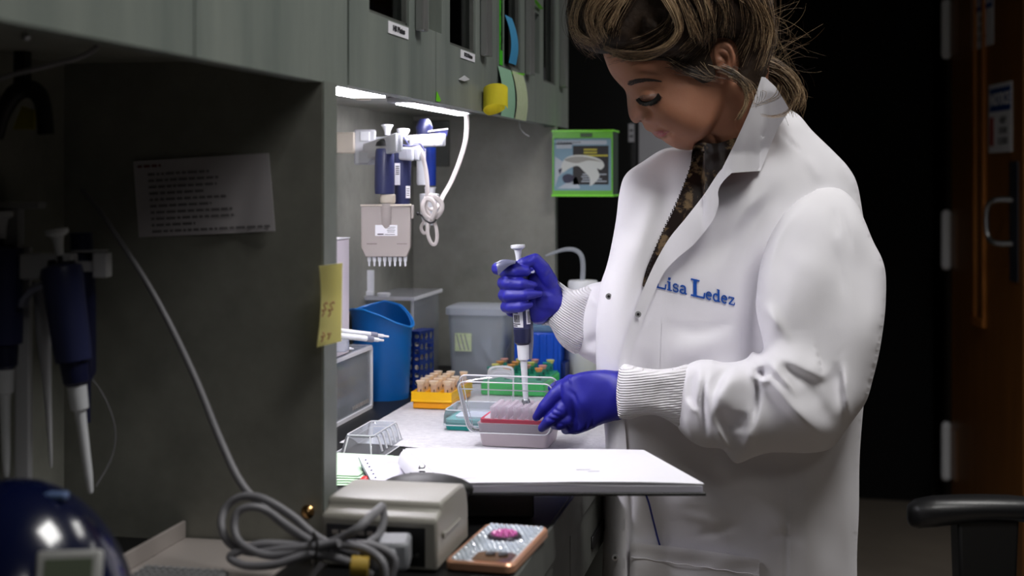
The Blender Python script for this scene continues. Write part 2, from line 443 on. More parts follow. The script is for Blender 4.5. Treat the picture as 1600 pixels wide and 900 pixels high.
# ================================================================ the room
struct('floor', G().box(-.95, 4.2, -1.6, 9, -.05, 0), M['floor'])
struct('ceiling', G().box(-.95, 4.2, -1.6, 9, 2.6, 2.65), M['ceil'])
struct('wall_left', G().box(-.87, XW, -1.6, 9, 0, 2.6), M['lam'])
struct('wall_back', G().box(-.87, 4.2, 9, 9.08, 0, 2.6), M['unlitwall'])
struct('wall_right', G().box(4.2, 4.28, -1.6, 9, 0, 2.6), M['unlitwall'])
struct('wall_front', G().box(-.87, 4.2, -1.68, -1.6, 0, 2.6), M['unlitwall'])

# panels for the key lamp and the added fills
def ceiling_panel(x, y, label):
    t = thing('key_fill_panel', label, 'ceiling light', (x, y, 2.588), 'flat ceiling lights')
    g = G()
    for a, b, c, e in ((-.33, .33, -.33, -.30), (-.33, .33, .30, .33), (-.33, -.30, -.30, .30), (.30, .33, -.30, .30)): g.box(x + a, x + b, y + c, y + e, 2.588, 2.6)
    ob('frame', g, M['white'], t)
    ob('diffuser', G().box(x - .3, x + .3, y - .3, y + .3, 2.593, 2.6), mat('ceiling_diffuser', (250, 250, 245), .5, emit=(255, 252, 244), estr=1.5), t)
for _x, _y, _p, _s, _l in LAMPS: ceiling_panel(_x, _y, _l)

# ================================================================ dividers
def divider(name, y0, y1):
    pf = [(XW, BZ), (XC, BZ), (XC, LIP - .002), (XC - .0215, LIP - .002), (XC - .0215, UND - .0005), (XW, UND - .0005)]
    struct(name, G().prism([(x, y0, z) for x, z in pf], (0, y1 - y0, 0)), M['lam'])
divider('wall_divider', YN, YF)
struct('trim_1', G().box(XC, XC + .0015, YN + .001, YF - .001, BZ, LIP - .001), M['edge'])
Y2 = YD(XC, 2.84)
divider('wall_end', Y2, Y2 + .028)
struct('trim_2', G().box(XC, XC + .0015, Y2 + .001, Y2 + .027, BZ, LIP - .001), M['edge'])

# ================================================================ wall cabinets
def cellslab(g, x0, x1, ys, zs, holes):
    "slab made of cells of a y/z grid, leaving openings out"
    for i in range(len(ys) - 1):
        for j in range(len(zs) - 1):
            cy = (ys[i] + ys[i + 1]) / 2; cz = (zs[j] + zs[j + 1]) / 2
            if any(a < cy < b and c < cz < e for a, b, c, e in holes): continue
            g.box(x0, x1, ys[i], ys[i + 1], zs[j], zs[j + 1])
    return g
def welded(name, g, mats, parent, label=None):
    "joins the cells of a slab into one clean board"
    o = ob(name, g, mats, parent, smooth=0, label=label)
    bm = bmesh.new(); bm.from_mesh(o.data); bmesh.ops.remove_doubles(bm, verts=bm.verts, dist=1e-5)
    seen = {}
    for f in bm.faces: seen.setdefault(tuple(sorted(v.index for v in f.verts)), []).append(f)
    kill = [f for fs in seen.values() if len(fs) > 1 for f in fs]
    bmesh.ops.delete(bm, geom=kill, context='FACES_ONLY'); bmesh.ops.recalc_face_normals(bm, faces=bm.faces); bm.to_mesh(o.data); bm.free()
    return o
TOPZ = 2.22
def cabinet(label, ya, yb, doors, lip=LIP):
    t = thing('wall_cabinet', label, 'cabinet', ((XW + XC) / 2, (ya + yb) / 2, UND))
    g = G()
    g.box(XW + .001, XC - .021, ya, yb, UND, UND + .016); g.box(XW + .001, XC - .021, ya, yb, TOPZ - .018, TOPZ)
    g.box(XW + .001, XC - .021, ya, ya + .016, UND + .016, TOPZ - .018); g.box(XW + .001, XC - .021, yb - .016, yb, UND + .016, TOPZ - .018)
    g.box(XW + .001, XW + .010, ya + .016, yb - .016, UND + .016, TOPZ - .018)
    ob('carcass', g, M['lam'], t)
    ob('unlit_fill', G().box(XW + .02, XC - .10, ya + .02, yb - .02, UND + .02, TOPZ - .03), M['inside'], t)  # solid dark block standing in for the unlit interior
    for d in doors:
        y0, y1 = d['y']; y0 += .0012; y1 -= .0012; holes = []; ys = {y0, y1}; zs = {lip, TOPZ}
        for h in d.get('holes', []):
            a, b, c, e = h; a = max(a, y0); b = min(b, y1); holes.append((a, b, c, e)); ys |= {a, b}; zs |= {c, e}
        g = cellslab(G(), XC - .020, XC, sorted(ys), sorted(zs), holes)
        dr = welded('door', g, M['lamv'], t)
        for a, b, c in d.get('glass', []):
            ob('glass_pane', G().box(XC - .012, XC - .009, a, b, c, TOPZ - .12), M['glass'], dr)
            ob('window_bead', G().box(XC - .0088, XC - .003, a, b, c, c + .004).box(XC - .0088, XC - .003, b - .004, b, c, TOPZ - .12), M['lamd'], dr)
        for a, b, c in d.get('pull', []):
            ob('handle', G().box(XC, XC + .012, a, b, c, TOPZ - .1), M['silver'], dr, bevel=.002)
    return t
ZT = TOPZ - .12
w = lambda a, b, px, py: (Yc(a), Yc(b), Zc(px, py), ZT)
YE = Yc(888)
near = cabinet('grey laminate wall cabinet nearest the viewer, plain doors above the dark bay', Yc(-330), Yc(544) - .002,
               [dict(y=(Yc(-330), Yc(-20))), dict(y=(Yc(-20), Yc(304))), dict(y=(Yc(304), Yc(544) - .002))], LIP - .002)
wA = w(577, 639, 600, 27); wB = w(703, 743, 722, 76); wC = w(788, 813, 800, 106); wD = w(849, 868, 858, 130)
n1 = (Yc(670), Yc(690), Zc(680, 49), ZT); n2 = (Yc(832), Yc(843), Zc(838, 114), Zc(838, 20))
far = cabinet('grey laminate wall cabinet with narrow glazed doors, papers and tape stuck on it', Yc(544) + .002, YE,
    [dict(y=(Yc(544) + .002, Yc(681)), holes=[wA, n1], glass=[wA[:3]], pull=[(Yc(648), Yc(656), Zc(652, 49))]),
     dict(y=(Yc(681), Yc(777)), holes=[n1, wB], glass=[wB[:3]], pull=[(Yc(750), Yc(758), Zc(754, 88))]),
     dict(y=(Yc(777), Yc(837)), holes=[wC, n2], glass=[wC[:3]], pull=[(Yc(820), Yc(826), Zc(823, 118))]),
     dict(y=(Yc(837), YE), holes=[n2, wD], glass=[wD[:3]], pull=[(Yc(874), Yc(879), Zc(877, 137))])])

# under-cabinet strip lamps (fixed under the cabinet floor)
def strip_lamp(label, xa, xb, ya, yb, za=UND):
    t = thing('strip_light', label, 'light', ((xa + xb) / 2, (ya + yb) / 2, za - .012))
    ob('housing', G().box(xa - .012, xb + .012, ya - .01, yb + .01, za - .010, za), M['housing'], t, bevel=.003)
    ob('diffuser', G().box(xa, xb, ya, yb, za - .0125, za - .010), M['lamp'], t, bevel=.001)
ZL = .106
yl = lambda px, x: OX(px, 0, x).y
strip_lamp('short lit strip lamp under the far cabinet, beside the divider', -.625, -.577, YF + .015, yl(578, -.60))
strip_lamp('long thin lit strip lamp under the far cabinet, above the hanging cable', -.618, -.598, yl(628, -.608), yl(724, -.608))
tag(ob('cable_clip', G().lathe([(.011, 0), (.012, .004), (.006, .007)], (P(568, 161, 2.15).x, P(568, 161, 2.15).y, UND - .007), n=16), M['offw']), 'small round fixing under the far cabinet floor behind the short lamp', 'clip')

# ================================================================ bench
XB = -.279
YB0, YB1 = -.4, 3.35
g = G().box(XW, XB, YB0, YB1, BZ - .032, BZ)
t = thing('laboratory_bench', 'long black-topped laboratory bench with grey fronts along the wall', 'bench', ((XW + XB) / 2, 1.5, 0))
ob('bench_top', g, M['epoxy'], t, bevel=.0015)
ob('front_edge', G().box(XB, XB + .004, YB0, YB1, BZ - .042, BZ - .001), M['lamd'], t, bevel=.001)
yb = lambda px, py: OX(px, py, XB).y
for a, b, slot in ((YB0 + .3, yb(891, 850) - .002, True), (yb(891, 850) + .002, YD(XB, 2.25), False), (YD(XB, 2.25) + .004, YB1 - .02, False)):
    dr = ob('drawer', G().box(XB - .018, XB, a, b, BZ - .128, BZ - .046), M['lamd'], t, bevel=.0015)
    yy = b - .10 if slot else (a + b) / 2
    ob('handle', G().box(XB, XB + .004, yy - .11, yy - .01, BZ - .108, BZ - .090), M['black'], dr, bevel=.002)
ob('frame', G().box(XW, XB - .03, YB0 + .02, YB1 - .02, BZ - .122, BZ - .034), M['lamd'], t)
for yy in (YB0 + .05, 1.9, YB1 - .05):
    ob('leg_panel', G().box(XW, XB - .05, yy - .02, yy + .02, 0, BZ - .122), M['lamd'], t)
struct('trim_3', G().box(XW, XW + .012, -1.6, 9, 0, .10), M['blackmet'])

# ================================================================ background behind the bench
DB = 3.42
def facebox(px0, px1, d, z0, z1, depth):
    a = P(px0, 274, d); b = P(px1, 274, d); y = (a.y + b.y) / 2
    return a.x, b.x, y, y + depth
a = P(869, 274, DB); b = P(992, 274, DB)
t = thing('refrigerator', 'tall black refrigerator beyond the end of the bench', 'refrigerator', ((a.x + b.x) / 2 - .1, a.y + .4, 0))
ya = a.y
RX = XW + .02
ob('body', G().box(RX, b.x, ya + .03, ya + .75, .04, 2.15), M['blackmet'], t, bevel=.006)
dr = ob('door', G().box(RX, b.x, ya, ya + .027, .08, 1.62), M['blackmet'], t, bevel=.005)
dr = ob('door', G().box(RX, b.x, ya, ya + .027, 1.625, 2.15), M['blackmet'], t, bevel=.005)
ob('foot', G().box(RX + .02, b.x - .02, ya + .05, ya + .7, 0, .04), M['black'], t)
c = P(988, 208, DB - .02)
tag(ob('label_tag', G().box(c.x - .007, c.x + .007, ya - .0012, ya, c.z - .022, c.z + .022)
       .box(c.x - .004, c.x + .004, ya - .0018, ya - .0012, c.z + .004, c.z + .008, 1).box(c.x - .004, c.x + .004, ya - .0018, ya - .0012, c.z - .010, c.z - .006, 1), [M['greyboard'], M['ink']]),
    'small pale tag on the black refrigerator by the person\'s nose', 'tag')
a = P(995, 274, 3.46); b = P(1130, 274, 3.46)
t = thing('storage_cabinet', 'pale grey metal storage cabinet behind the person\'s chin', 'cabinet', ((a.x + b.x) / 2, a.y + .25, 0))
ob('body', G().box(a.x, b.x, a.y + .02, a.y + .5, .05, 1.56), M['greyboard'], t, bevel=.004)
ob('door', G().box(a.x + .003, (a.x + b.x) / 2 - .002, a.y, a.y + .018, .08, 1.55), M['greyboard'], t, bevel=.003)
ob('door', G().box((a.x + b.x) / 2 + .002, b.x - .003, a.y, a.y + .018, .08, 1.55), M['greyboard'], t, bevel=.003)
ob('plinth', G().box(a.x + .01, b.x - .01, a.y + .04, a.y + .48, 0, .05), M['black'], t)

# ---------------------------------------------------------------- wooden door at the right
da = P(1487, 274, 5.2); db = P(1599, 274, 4.35)
dz0, dz1 = .01, 2.2
u = Vector((db.x - da.x, db.y - da.y, 0)); L = u.length; u.normalize(); nrm = Vector((u.y, -u.x, 0))
if nrm.y > 0: nrm = -nrm
def dbox(g, s0, s1, z0, z1, t0, t1, mi=0):
    c = Vector((da.x, da.y, 0)) + u * (s0 + s1) / 2 + nrm * (t0 + t1) / 2 + Vector((0, 0, (z0 + z1) / 2))
    return g.obox(c, u * (s1 - s0) / 2, nrm * (t1 - t0) / 2, (0, 0, (z1 - z0) / 2), mi)
def dS(px):
    "distance along the door of a pixel column"
    r = P(px, 274, 1.0); # ray r*t ; solve with door line
    A = np.array([[r.x, -u.x], [r.y, -u.y]]); s = np.linalg.solve(A, np.array([da.x, da.y])); return s[1], s[0]
def dZ(px, py): s, d = dS(px); return H - (py - 274) / F * d
t = thing('wooden_door', 'orange-brown wooden door standing open at the right edge', 'door', (da.x, da.y, 0))
t['kind'] = 'structure'; t.name = 'door_1'; XF['door_1'] = XF.get('wooden_door')
del t['label']; del t['category']
s1, s2 = dS(1526)[0], dS(1537)[0]; zb = dZ(1532, 496)
g = G()
dbox(g, .0, s1, dz0, dz1, -.045, 0); dbox(g, s2 + .03, L, dz0, dz1, -.045, 0); dbox(g, s1, s2 + .03, dz0, zb, -.045, 0); dbox(g, s1, s2 + .03, 2.0, dz1, -.045, 0)
ob('door_leaf', g, M['wood'], t)
g = G(); dbox(g, s1 - .015, s1 + .012, zb - .02, 2.0, 0, .012); dbox(g, s2 + .012, s2 + .032, zb - .02, 2.0, 0, .012); dbox(g, s1 - .015, s2 + .032, zb - .03, zb, 0, .014)
ob('window_moulding', g, M['woodl'], t, bevel=.003)
ob('door_glass', dbox(G(), s1, s2 + .03, zb, 2.0, -.028, -.020), mat('dark_wired_glass', (30, 28, 26), .2), t)
for py0, py1 in ((3, 83), (336, 416), (670, 749)):
    z1 = H - (py0 - 274) / F * 5.17; z0 = H - (py1 - 274) / F * 5.17
    g = G(); c = Vector((da.x, da.y, 0)) - u * .022 + nrm * .014
    g.cyl(c + Vector((0, 0, z0)), c + Vector((0, 0, z1)), .019, n=16); g.sphere(c + Vector((0, 0, z1)), .019, 6); g.sphere(c + Vector((0, 0, z0)), .019, 6)
    ob('hinge', g, M['white'], t)
    ob('hinge_plate', dbox(G(), 0, .075, z0, z1, 0, .004), mat('dull_bronze', (140, 100, 70), .4, metal=.3), t)
s = dS(1584)[0]
pl = ob('push_plate', dbox(G(), s - .035, s + .05, dZ(1584, 440), dZ(1584, 252), 0, .003), mat('dark_steel', (90, 95, 110), .35, metal=.7), t, bevel=.001)
hz0, hz1 = dZ(1578, 380), dZ(1578, 312); s = dS(1583)[0]; c = Vector((da.x, da.y, 0)) + u * s
ob('handle', G().tube([c + nrm * .0 + Vector((0, 0, hz1)), c + nrm * .05 - u * .03 + Vector((0, 0, hz1 - .002)), c + nrm * .065 - u * .055 + Vector((0, 0, hz1 - .03)), c + nrm * .065 - u * .055 + Vector((0, 0, hz0 + .03)), c + nrm * .05 - u * .03 + Vector((0, 0, hz0 + .002)), c + nrm * .0 + Vector((0, 0, hz0))], .0095, 12), M['steel'], t)
XF['door_1'] = Matrix.Translation(Vector((da.x, da.y, 0)))
# frame and wall around it
struct('trim_4', dbox(G(), -.11, -.047, 0, 2.26, -.12, .0), mat('dark_door_frame', (40, 30, 22), .5))
def text_mesh(body, size, ext=.0004, align='CENTER', bold=0):
    cu = bpy.data.curves.new('txt', 'FONT'); cu.body = body; cu.size = size; cu.extrude = ext; cu.align_x = align; cu.align_y = 'CENTER'; cu.offset = bold
    cu.resolution_u = 3
    o = bpy.data.objects.new('txt', cu); COL.objects.link(o); dg = bpy.context.evaluated_depsgraph_get(); dg.update()
    m = o.evaluated_get(dg).to_mesh(); v = [tuple(q.co) for q in m.vertices]; f = [tuple(p.vertices) for p in m.polygons]; o.evaluated_get(dg).to_mesh_clear()
    bpy.data.objects.remove(o); bpy.data.curves.remove(cu); return v, f
def put_text(g, body, size, o, ux, uy, mi=0, sx=1.0, bold=0, align='CENTER'):
    v, f = text_mesh(body, size, bold=bold, align=align); o = Vector(o); ux = Vector(ux).normalized(); uy = Vector(uy).normalized(); n = ux.cross(uy)
    return g.add([o + ux * (p[0] * sx) + uy * p[1] + n * p[2] for p in v], f, mi)
M['signblue'] = mat('sign_blue', (20, 70, 150), .5); M['signred'] = mat('sign_red', (170, 40, 40), .5)
def door_sign(px0, px1, ytl, ybl, label, top_cut=False):
    s0, s1_ = dS(px0)[0], dS(px1)[0]; m = (px0 + px1) / 2; z1, z0 = dZ(m, ytl), dZ(m, ybl); hh = z1 - z0
    g = G(); dbox(g, s0, s1_, z0, z1, .0006, .002, 0); dbox(g, s0 + .01, s1_ - .01, z1 - hh * .40, z1 - hh * .06, .002, .0026, 1)
    cc = Vector((da.x, da.y, 0)) + u * (s0 + s1_) / 2 + nrm * .0035; wd = s1_ - s0
    put_text(g, 'NOTICE', hh * .24, cc + Vector((0, 0, z1 - hh * .235)), u, (0, 0, 1), 0, sx=wd / (hh * 1.0) * .98, bold=.002)
    for k, (word) in enumerate(('KEEP', 'DOOR', 'CLOSED')):
        put_text(g, word, hh * .13, cc + Vector((0, 0, z1 - hh * (.54 + .15 * k))) + (u * (wd * .14) if not top_cut else u * 0), u, (0, 0, 1), 2, sx=wd / hh * .9)
    if not top_cut:
        dbox(g, s0 + .012, s0 + .055, z0 + hh * .10, z0 + hh * .52, .002, .003, 3)
    return tag(ob('notice_sign', g, [M['paper'], M['signblue'], M['ink'], M['signred']]), label, 'sign')
door_sign(1546, 1582, 130, 238, 'lower white notice sign with blue header and a red mark, on the wooden door')
door_sign(1519, 1553, -22, 74, 'upper white notice sign with blue header cut by the top edge, on the wooden door', True)
a = Vector((da.x, da.y, 0)) - u * .11
struct('wall_door', G().box(a.x - 2.2, a.x - .02, a.y + .25, a.y + .33, 0, 2.6), M['unlitwall'])
struct('wall_side', G().box(db.x + .05, 4.2, db.y - .2, db.y - .12, 0, 2.6), M['unlitwall'])
# ================================================================ papers, tapes on the cabinet doors
M['neon'] = mat('neon_green_tape', (70, 200, 30), .5); M['lime'] = mat('lime_tape', (120, 220, 40), .45)
M['ytape'] = mat('yellow_tape', (238, 222, 50), .5); M['bnote'] = mat('blue_note_paper', (60, 150, 200), .7)
M['gnote'] = mat('mint_tape', (150, 196, 165), .6); M['g2note'] = mat('pale_green_speckled_tape', (180, 200, 150), .6, var=(205, 212, 185), vscale=120)
def thinpaper(name, col, back=.5):
    m = bpy.data.materials.new(name); m.use_nodes = True; nt = m.node_tree; nt.nodes.clear(); o = nt.nodes.new('ShaderNodeOutputMaterial')
    a, b, x = nt.nodes.new('ShaderNodeBsdfDiffuse'), nt.nodes.new('ShaderNodeBsdfTranslucent'), nt.nodes.new('ShaderNodeMixShader')
    a.inputs[0].default_value = lin(col); b.inputs[0].default_value = lin(col); x.inputs[0].default_value = back
    nt.links.new(a.outputs[0], x.inputs[1]); nt.links.new(b.outputs[0], x.inputs[2]); nt.links.new(x.outputs[0], o.inputs[0]); return m
M['pnote'] = thinpaper('pale_yellow_note', (255, 250, 190))
def xplate(g, px0, px1, ya, yb, off=.0012, t=.0008, mi=0):
    "rectangle on the door plane; ya, yb image rows at the left column"
    return g.box(XC + off - t, XC + off, Yc(px0), Yc(px1), Zc(px0, yb), Zc(px0, ya), mi)
def door_label(px0, px1, ya, yb, words, label):
    g = xplate(G(), px0, px1, ya, yb)
    c = Vector((XC + .0016, (Yc(px0) + Yc(px1)) / 2, (Zc(px0, ya) + Zc(px0, yb)) / 2)); h = Zc(px0, ya) - Zc(px0, yb); wd = Yc(px1) - Yc(px0)
    put_text(g, words, h * .62, c, (0, 1, 0), (0, 0, 1), 1, sx=min(1.5, wd * .82 / (h * .62 * len(words) * .52)), bold=.0004)
    return tag(ob('door_label', g, [M['paper'], M['ink']]), label, 'label')
door_label(605.5, 637, 32, 51, 'HS Plates', 'white printed label HS Plates under the first glazed cabinet window')
door_label(719, 741, 77, 90, 'PCR Plates', 'white printed label PCR Plates under the second glazed cabinet window')
g = xplate(G(), 780, 784.5, -60, 101)
hh = Zc(780, -60) - Zc(780, 101)
put_text(g, 'Nuclease free only', .0105, (XC + .0018, Yc(782.3), Zc(782, 28)), (0, 0, 1), (0, -1, 0), 1, sx=1.3, bold=.002)
tag(ob('tape_strip', g, [M['neon'], M['ink']]), 'long vertical neon green tape strip with black handwriting on a cabinet door', 'tape')
def curl(name, pts, halfw, t, m, label, cat, wdir=(0, 1, 0), rows=10, extra=None):
    "strip of paper following a curve, wide along wdir"
    g0 = catmull([tuple(p) for p in pts], .004, False)
    wd = Vector(wdir).normalized(); rw = [[Vector(p) - wd * halfw + wd * 2 * halfw * k / 4 for k in range(5)] for p in g0]
    g = G().sheet(rw, t)
    if extra: extra(g)
    return tag(ob(name, g, m, smooth=60), label, cat)
# yellow tape loop
yL, yR = Yc(733), Yc(774); zt = Zc(752, 146); 
g = G(); rows = []
cy = (yL + yR) / 2; ry = (yR - yL) / 2; top = zc(.1180); hgt = .040
R1 = []
for k in range(31):
    a = math.radians(190 - 10.6 * k)
    R1.append((XC + .0205 - .019 * math.cos(a), cy - .019 * math.sin(a)))
zz = np.linspace(0, 1, 6)
rows = []
for k, (x, y) in enumerate(R1):
    b = -.001 * math.sin(k * .5)
    rows.append([(x, y, zc(.136) - (.032 - .010 * max(0, (k - 22) / 8)) * q - .004 * (k / 30) - .42 * ((x - XC - .0205) * -ST + (y - cy) * CT)) for q in zz])
g.sheet(rows, .0006)
tag(ob('tape_loop', g, [M['ytape'], M['ink']], smooth=60), 'curled loop of wide yellow tape stuck to the lower edge of a cabinet door', 'tape')
def hang(px0, px1, y0, y1, bulge, m, name, label, cat):
    z0, z1 = Zc(px0, y0), Zc(px0, y1); ym = (Yc(px0) + Yc(px1)) / 2; hw = (Yc(px1) - Yc(px0)) / 2
    pts = [(XC + .001, ym, z0)] + [(XC + .002 + bulge * math.sin(math.pi * q * .8), ym, z0 + (z1 - z0) * q) for q in (.25, .5, .75, 1)]
    return curl(name, pts, hw, .0005, m, label, cat)
hang(777, 797, 103, 181, .007, M['gnote'], 'tape_flap', 'mint green tape flap hanging from the neon green strip', 'tape')
hang(799, 816, 110, 186, .008, M['g2note'], 'tape_flap', 'pale speckled tape flap hanging right of the mint green one', 'tape')
hang(788, 799, 23, 98, .010, M['bnote'], 'sticky_note', 'tall blue sticky note curling on the narrow cabinet window', 'note')
tag(ob('tape_tab', G().prism([(XC + .001, Yc(681), Zc(681, 143)), (XC + .001, Yc(687), Zc(686, 157)), (XC + .001, Yc(684), Zc(684, 159)), (XC + .001, Yc(680), Zc(681, 158))], (.001, 0, 0)), M['lime']), 'tiny lime green tape tab at the bottom of the first door joint', 'tape')
tag(ob('tape_tab', G().prism([(XC + .001, Yc(795), Zc(795, 113)), (XC + .001, Yc(819), Zc(819, 115)), (XC + .001, Yc(813), Zc(813, 122))], (.001, 0, 0)), M['lime']), 'lime green tape bit beneath the third cabinet window behind the speckled flap', 'tape')
tag(ob('tape_tab', G().tube([(XC + .003, Yc(829), Zc(829, -4)), (XC + .006, Yc(835), Zc(835, 6)), (XC + .004, Yc(843), Zc(843, 14))], .003, 6, flat=(.004, .0006)), M['lime']), 'curled lime green tape bit at the top beside the last window', 'tape')
tag(ob('tape_scrap', G().prism([(XC + .001, Yc(715), Zc(715, 124)), (XC + .004, Yc(721), Zc(721, 118)), (XC + .003, Yc(730), Zc(730, 124)), (XC + .003, Yc(722), Zc(722, 127))], (.001, 0, 0)), M['white']), 'torn scrap of clear white tape on the door above the yellow loop', 'tape')
tag(ob('tape_scrap', G().tube([P(811, 188, 2.62), P(813, 200, 2.62), P(819, 208, 2.61), P(827, 213, 2.61)], .002, 6, flat=(.0032, .0005)), M['white']), 'white tape end curling below the cabinet under the speckled flap', 'tape')

# sticky note on the near divider edge
g = G(); rows = []
for i in range(13):
    q = i / 12; rr = []
    for j in range(9):
        s = j / 8; px = 497 + 38 * s + 5 * math.sin(q * 3.0 + .3) * (1 - s) - 1.5 * q; py = 416 - 5 * s + (127 - 5 * s) * q
        rr.append(P(px, py, 1.462 - .010 * (1 - s) * abs(q - .35) + .001 * math.sin(q * 5)) + Vector((XC + .003 - P(516, 470, 1.465).x, 0, 0)) * 0)
    rows.append(rr)
g.sheet(rows, .0006)
def scrib(px, py, n, sc, mi):
    pts = [P(px + sc * (.35 * i + .8 * math.sin(i * 2.1)), py - i * sc * .9 + sc * .9 * math.cos(i * 1.7), 1.4525) for i in range(n)]
    g.tube(pts, .0007, 4, mi, sub=3)
scrib(503, 492, 9, 3.0, 1); scrib(513, 492, 9, 3.2, 1); scrib(502, 532, 6, 2.6, 1); scrib(512, 528, 5, 2.6, 1)
tag(ob('sticky_note', g, [M['pnote'], mat('faded_red_ink', (196, 140, 100), .7)], smooth=60), 'pale yellow sticky note with red scribbles on the front edge of the near divider', 'note')

# printed paper taped on the near divider
M['sheetw'] = mat('white_sheet', (222, 221, 228), .8, spec=.2); M['dimpaper'] = mat('grey_white_paper', (205, 200, 205), .8)
a0 = [(208, 252), (420, 239), (430, 361), (217, 371)]
def quadrow(n, m, bow=.006):
    R = []
    for i in range(n + 1):
        q = i / n; r = []
        for j in range(m + 1):
            s = j / m
            x = (a0[0][0] * (1 - s) + a0[1][0] * s) * (1 - q) + (a0[3][0] * (1 - s) + a0[2][0] * s) * q
            y = (a0[0][1] * (1 - s) + a0[1][1] * s) * (1 - q) + (a0[3][1] * (1 - s) + a0[2][1] * s) * q
            r.append((x, y, s, q))
        R.append(r)
    return R
def onN(px, py, off):   # plane Y = YN
    r = P(px, py, 1.0); r0 = Vector((0, 0, H)); t_ = (YN - off) / r.y; return r0 + (r - r0) * t_
bw = lambda s, q: .0015 + .004 * abs(math.sin(s * 7 + q * 1.2)) * s * q
g = G().sheet([[onN(x, y, bw(s, q)) for x, y, s, q in r] for r in quadrow(10, 24)], .0004)
rr = random.Random(3)
def pt(s, q, o=.0008):
    x = (a0[0][0] * (1 - s) + a0[1][0] * s) * (1 - q) + (a0[3][0] * (1 - s) + a0[2][0] * s) * q
    y = (a0[0][1] * (1 - s) + a0[1][1] * s) * (1 - q) + (a0[3][1] * (1 - s) + a0[2][1] * s) * q
    return onN(x, y, bw(s, q) + o)
lines = [(.03, .20, .06, 2)] + [(.10, e, .17 + .083 * k, 1) for k, e in enumerate((.55, .62, .60, .50, .66, .55, .70, .72, .42, .97))]
for s0, s1_, q, mi in lines:
    s = s0
    while s < s1_:
        wl = rr.uniform(.02, .07)
        a, b = pt(s, q), pt(min(s + wl, s1_), q); dn = pt(s, q + .032) - pt(s, q)
        g.add([a, b, b + dn, a + dn], [(0, 1, 2, 3)], mi); s += wl + .012
tag(ob('printed_notice', g, [M['dimpaper'], mat('faint_print', (128, 124, 128), .7), mat('dull_red_ink', (120, 60, 60), .7)], smooth=60), 'creased printed sheet of paper on the dark face of the near divider', 'paper')
tag(ob('screw', G().lathe([(.003, 0), (.006, .004), (.0075, .009), (.005, .013), (.001, .015)], onN(485, 797, 0), (0, -1, 0), 14), M['brass']), 'small round metal knob low on the near divider beside the beige device', 'knob')

# ================================================================ pipettes
def pipette(name, label, o, s=1.0, hook=1, tilt=(0, 0, 1), group=None, col='navy', face=None, nozzle=True, ring=None, labels=True, body=1.0):
    "single-channel pipette standing along 'tilt' with its nozzle end at o, s = scale (about 0.24 m at 1)"
    t = thing(name, label, 'pipette', o, group)
    ax = Vector(tilt).normalized(); fc = Vector(face or (-1, 0, 0)); fc = (fc - ax * fc.dot(ax)).normalized(); sd = ax.cross(fc); o = Vector(o)
    A = lambda h: o + ax * (h * s)
    if nozzle:
        g = G().lathe([(r * s, h * s) for r, h in ((.0022, 0), (.0030, .004), (.0042, .02), (.0052, .070), (.0058, .083))], o, ax, 20); ob('nozzle', g, M['white'], t)
        g = G().lathe([(r * s, h * s) for r, h in ((.0058, .083), (.0088, .085), (.0098, .108), (.0095, .112))], o, ax, 20); ob('ejector_collar', g, M['white'], t)
    g = G().lathe([(r * s, h * s) for r, h in ((.0095, .108), (.0128, .112), (.0140, .132), (.0136, .134))], o, ax, 24); ob('lower_collar', g, M['dnavy' if col == 'navy' else col], t)
    hd = [(.0134, .134), (.0140, .150), (.0142, .180), (.0148, .205), (.0155, .222), (.0145, .229), (.0080, .232)]
    ob('handle', G().lathe([(r * s * body, h * s) for r, h in hd], o, ax, 28), M[col], t)
    g = G()
    p = [A(.212) + fc * .006 * s, A(.214) + fc * .020 * s, A(.211) + fc * .032 * s, A(.203) + fc * .041 * s, A(.196) + fc * .043 * s]
    rows = [[q + sd * (k - 2) * .0045 * s * hook - ax * abs(k - 2) * .0012 * s for k in range(5)] for q in p]; g.sheet(rows, .0045 * s)
    if hook: ob('finger_hook', g, M['hookgrey'], t, bevel=.0006)
    ob('plunger_rod', G().cyl(A(.229), A(.243), .0026 * s, n=12), M['black'], t)
    g = G().lathe([(r * s, h * s) for r, h in ((.0040, .240), (.0046, .250), (.0062, .259), (.0112, .262), (.0118, .2645), (.0112, .267), (.004, .2675))], o, ax, 24); ob('plunger_button', g, M['white'], t)
    g = G().obox(A(.2335) + fc * .008 * s, fc * .004 * s, sd * .004 * s, ax * .0035 * s); g.obox(A(.232) - fc * .004 * s, fc * .009 * s, sd * .006 * s, ax * .0018 * s)
    ob('ejector_button', g, M['black'], t, bevel=.0008)
    return t, A, ax, fc, sd
M['hookgrey'] = mat('satin_grey_plastic', (120, 122, 140), .3)
fwd = Vector((-ST, CT, 0)); rgt = Vector((CT, ST, 0)); upv = Vector((0, 0, 1))
def wraplabel(g, A, ax, s, h0, h1, r, a0_, a1, t=.0003, n=8, mi=0):
    "label bent round the barrel between two angles (0 = towards the viewer, + = right)"
    rows = []
    for k in range(n + 1):
        a = math.radians(a0_ + (a1 - a0_) * k / n); dr = (-fwd * math.cos(a) + rgt * math.sin(a)); rows.append([A(h0) + dr * r * s, A(h1) + dr * r * s])
    g.sheet(rows, t, mi)

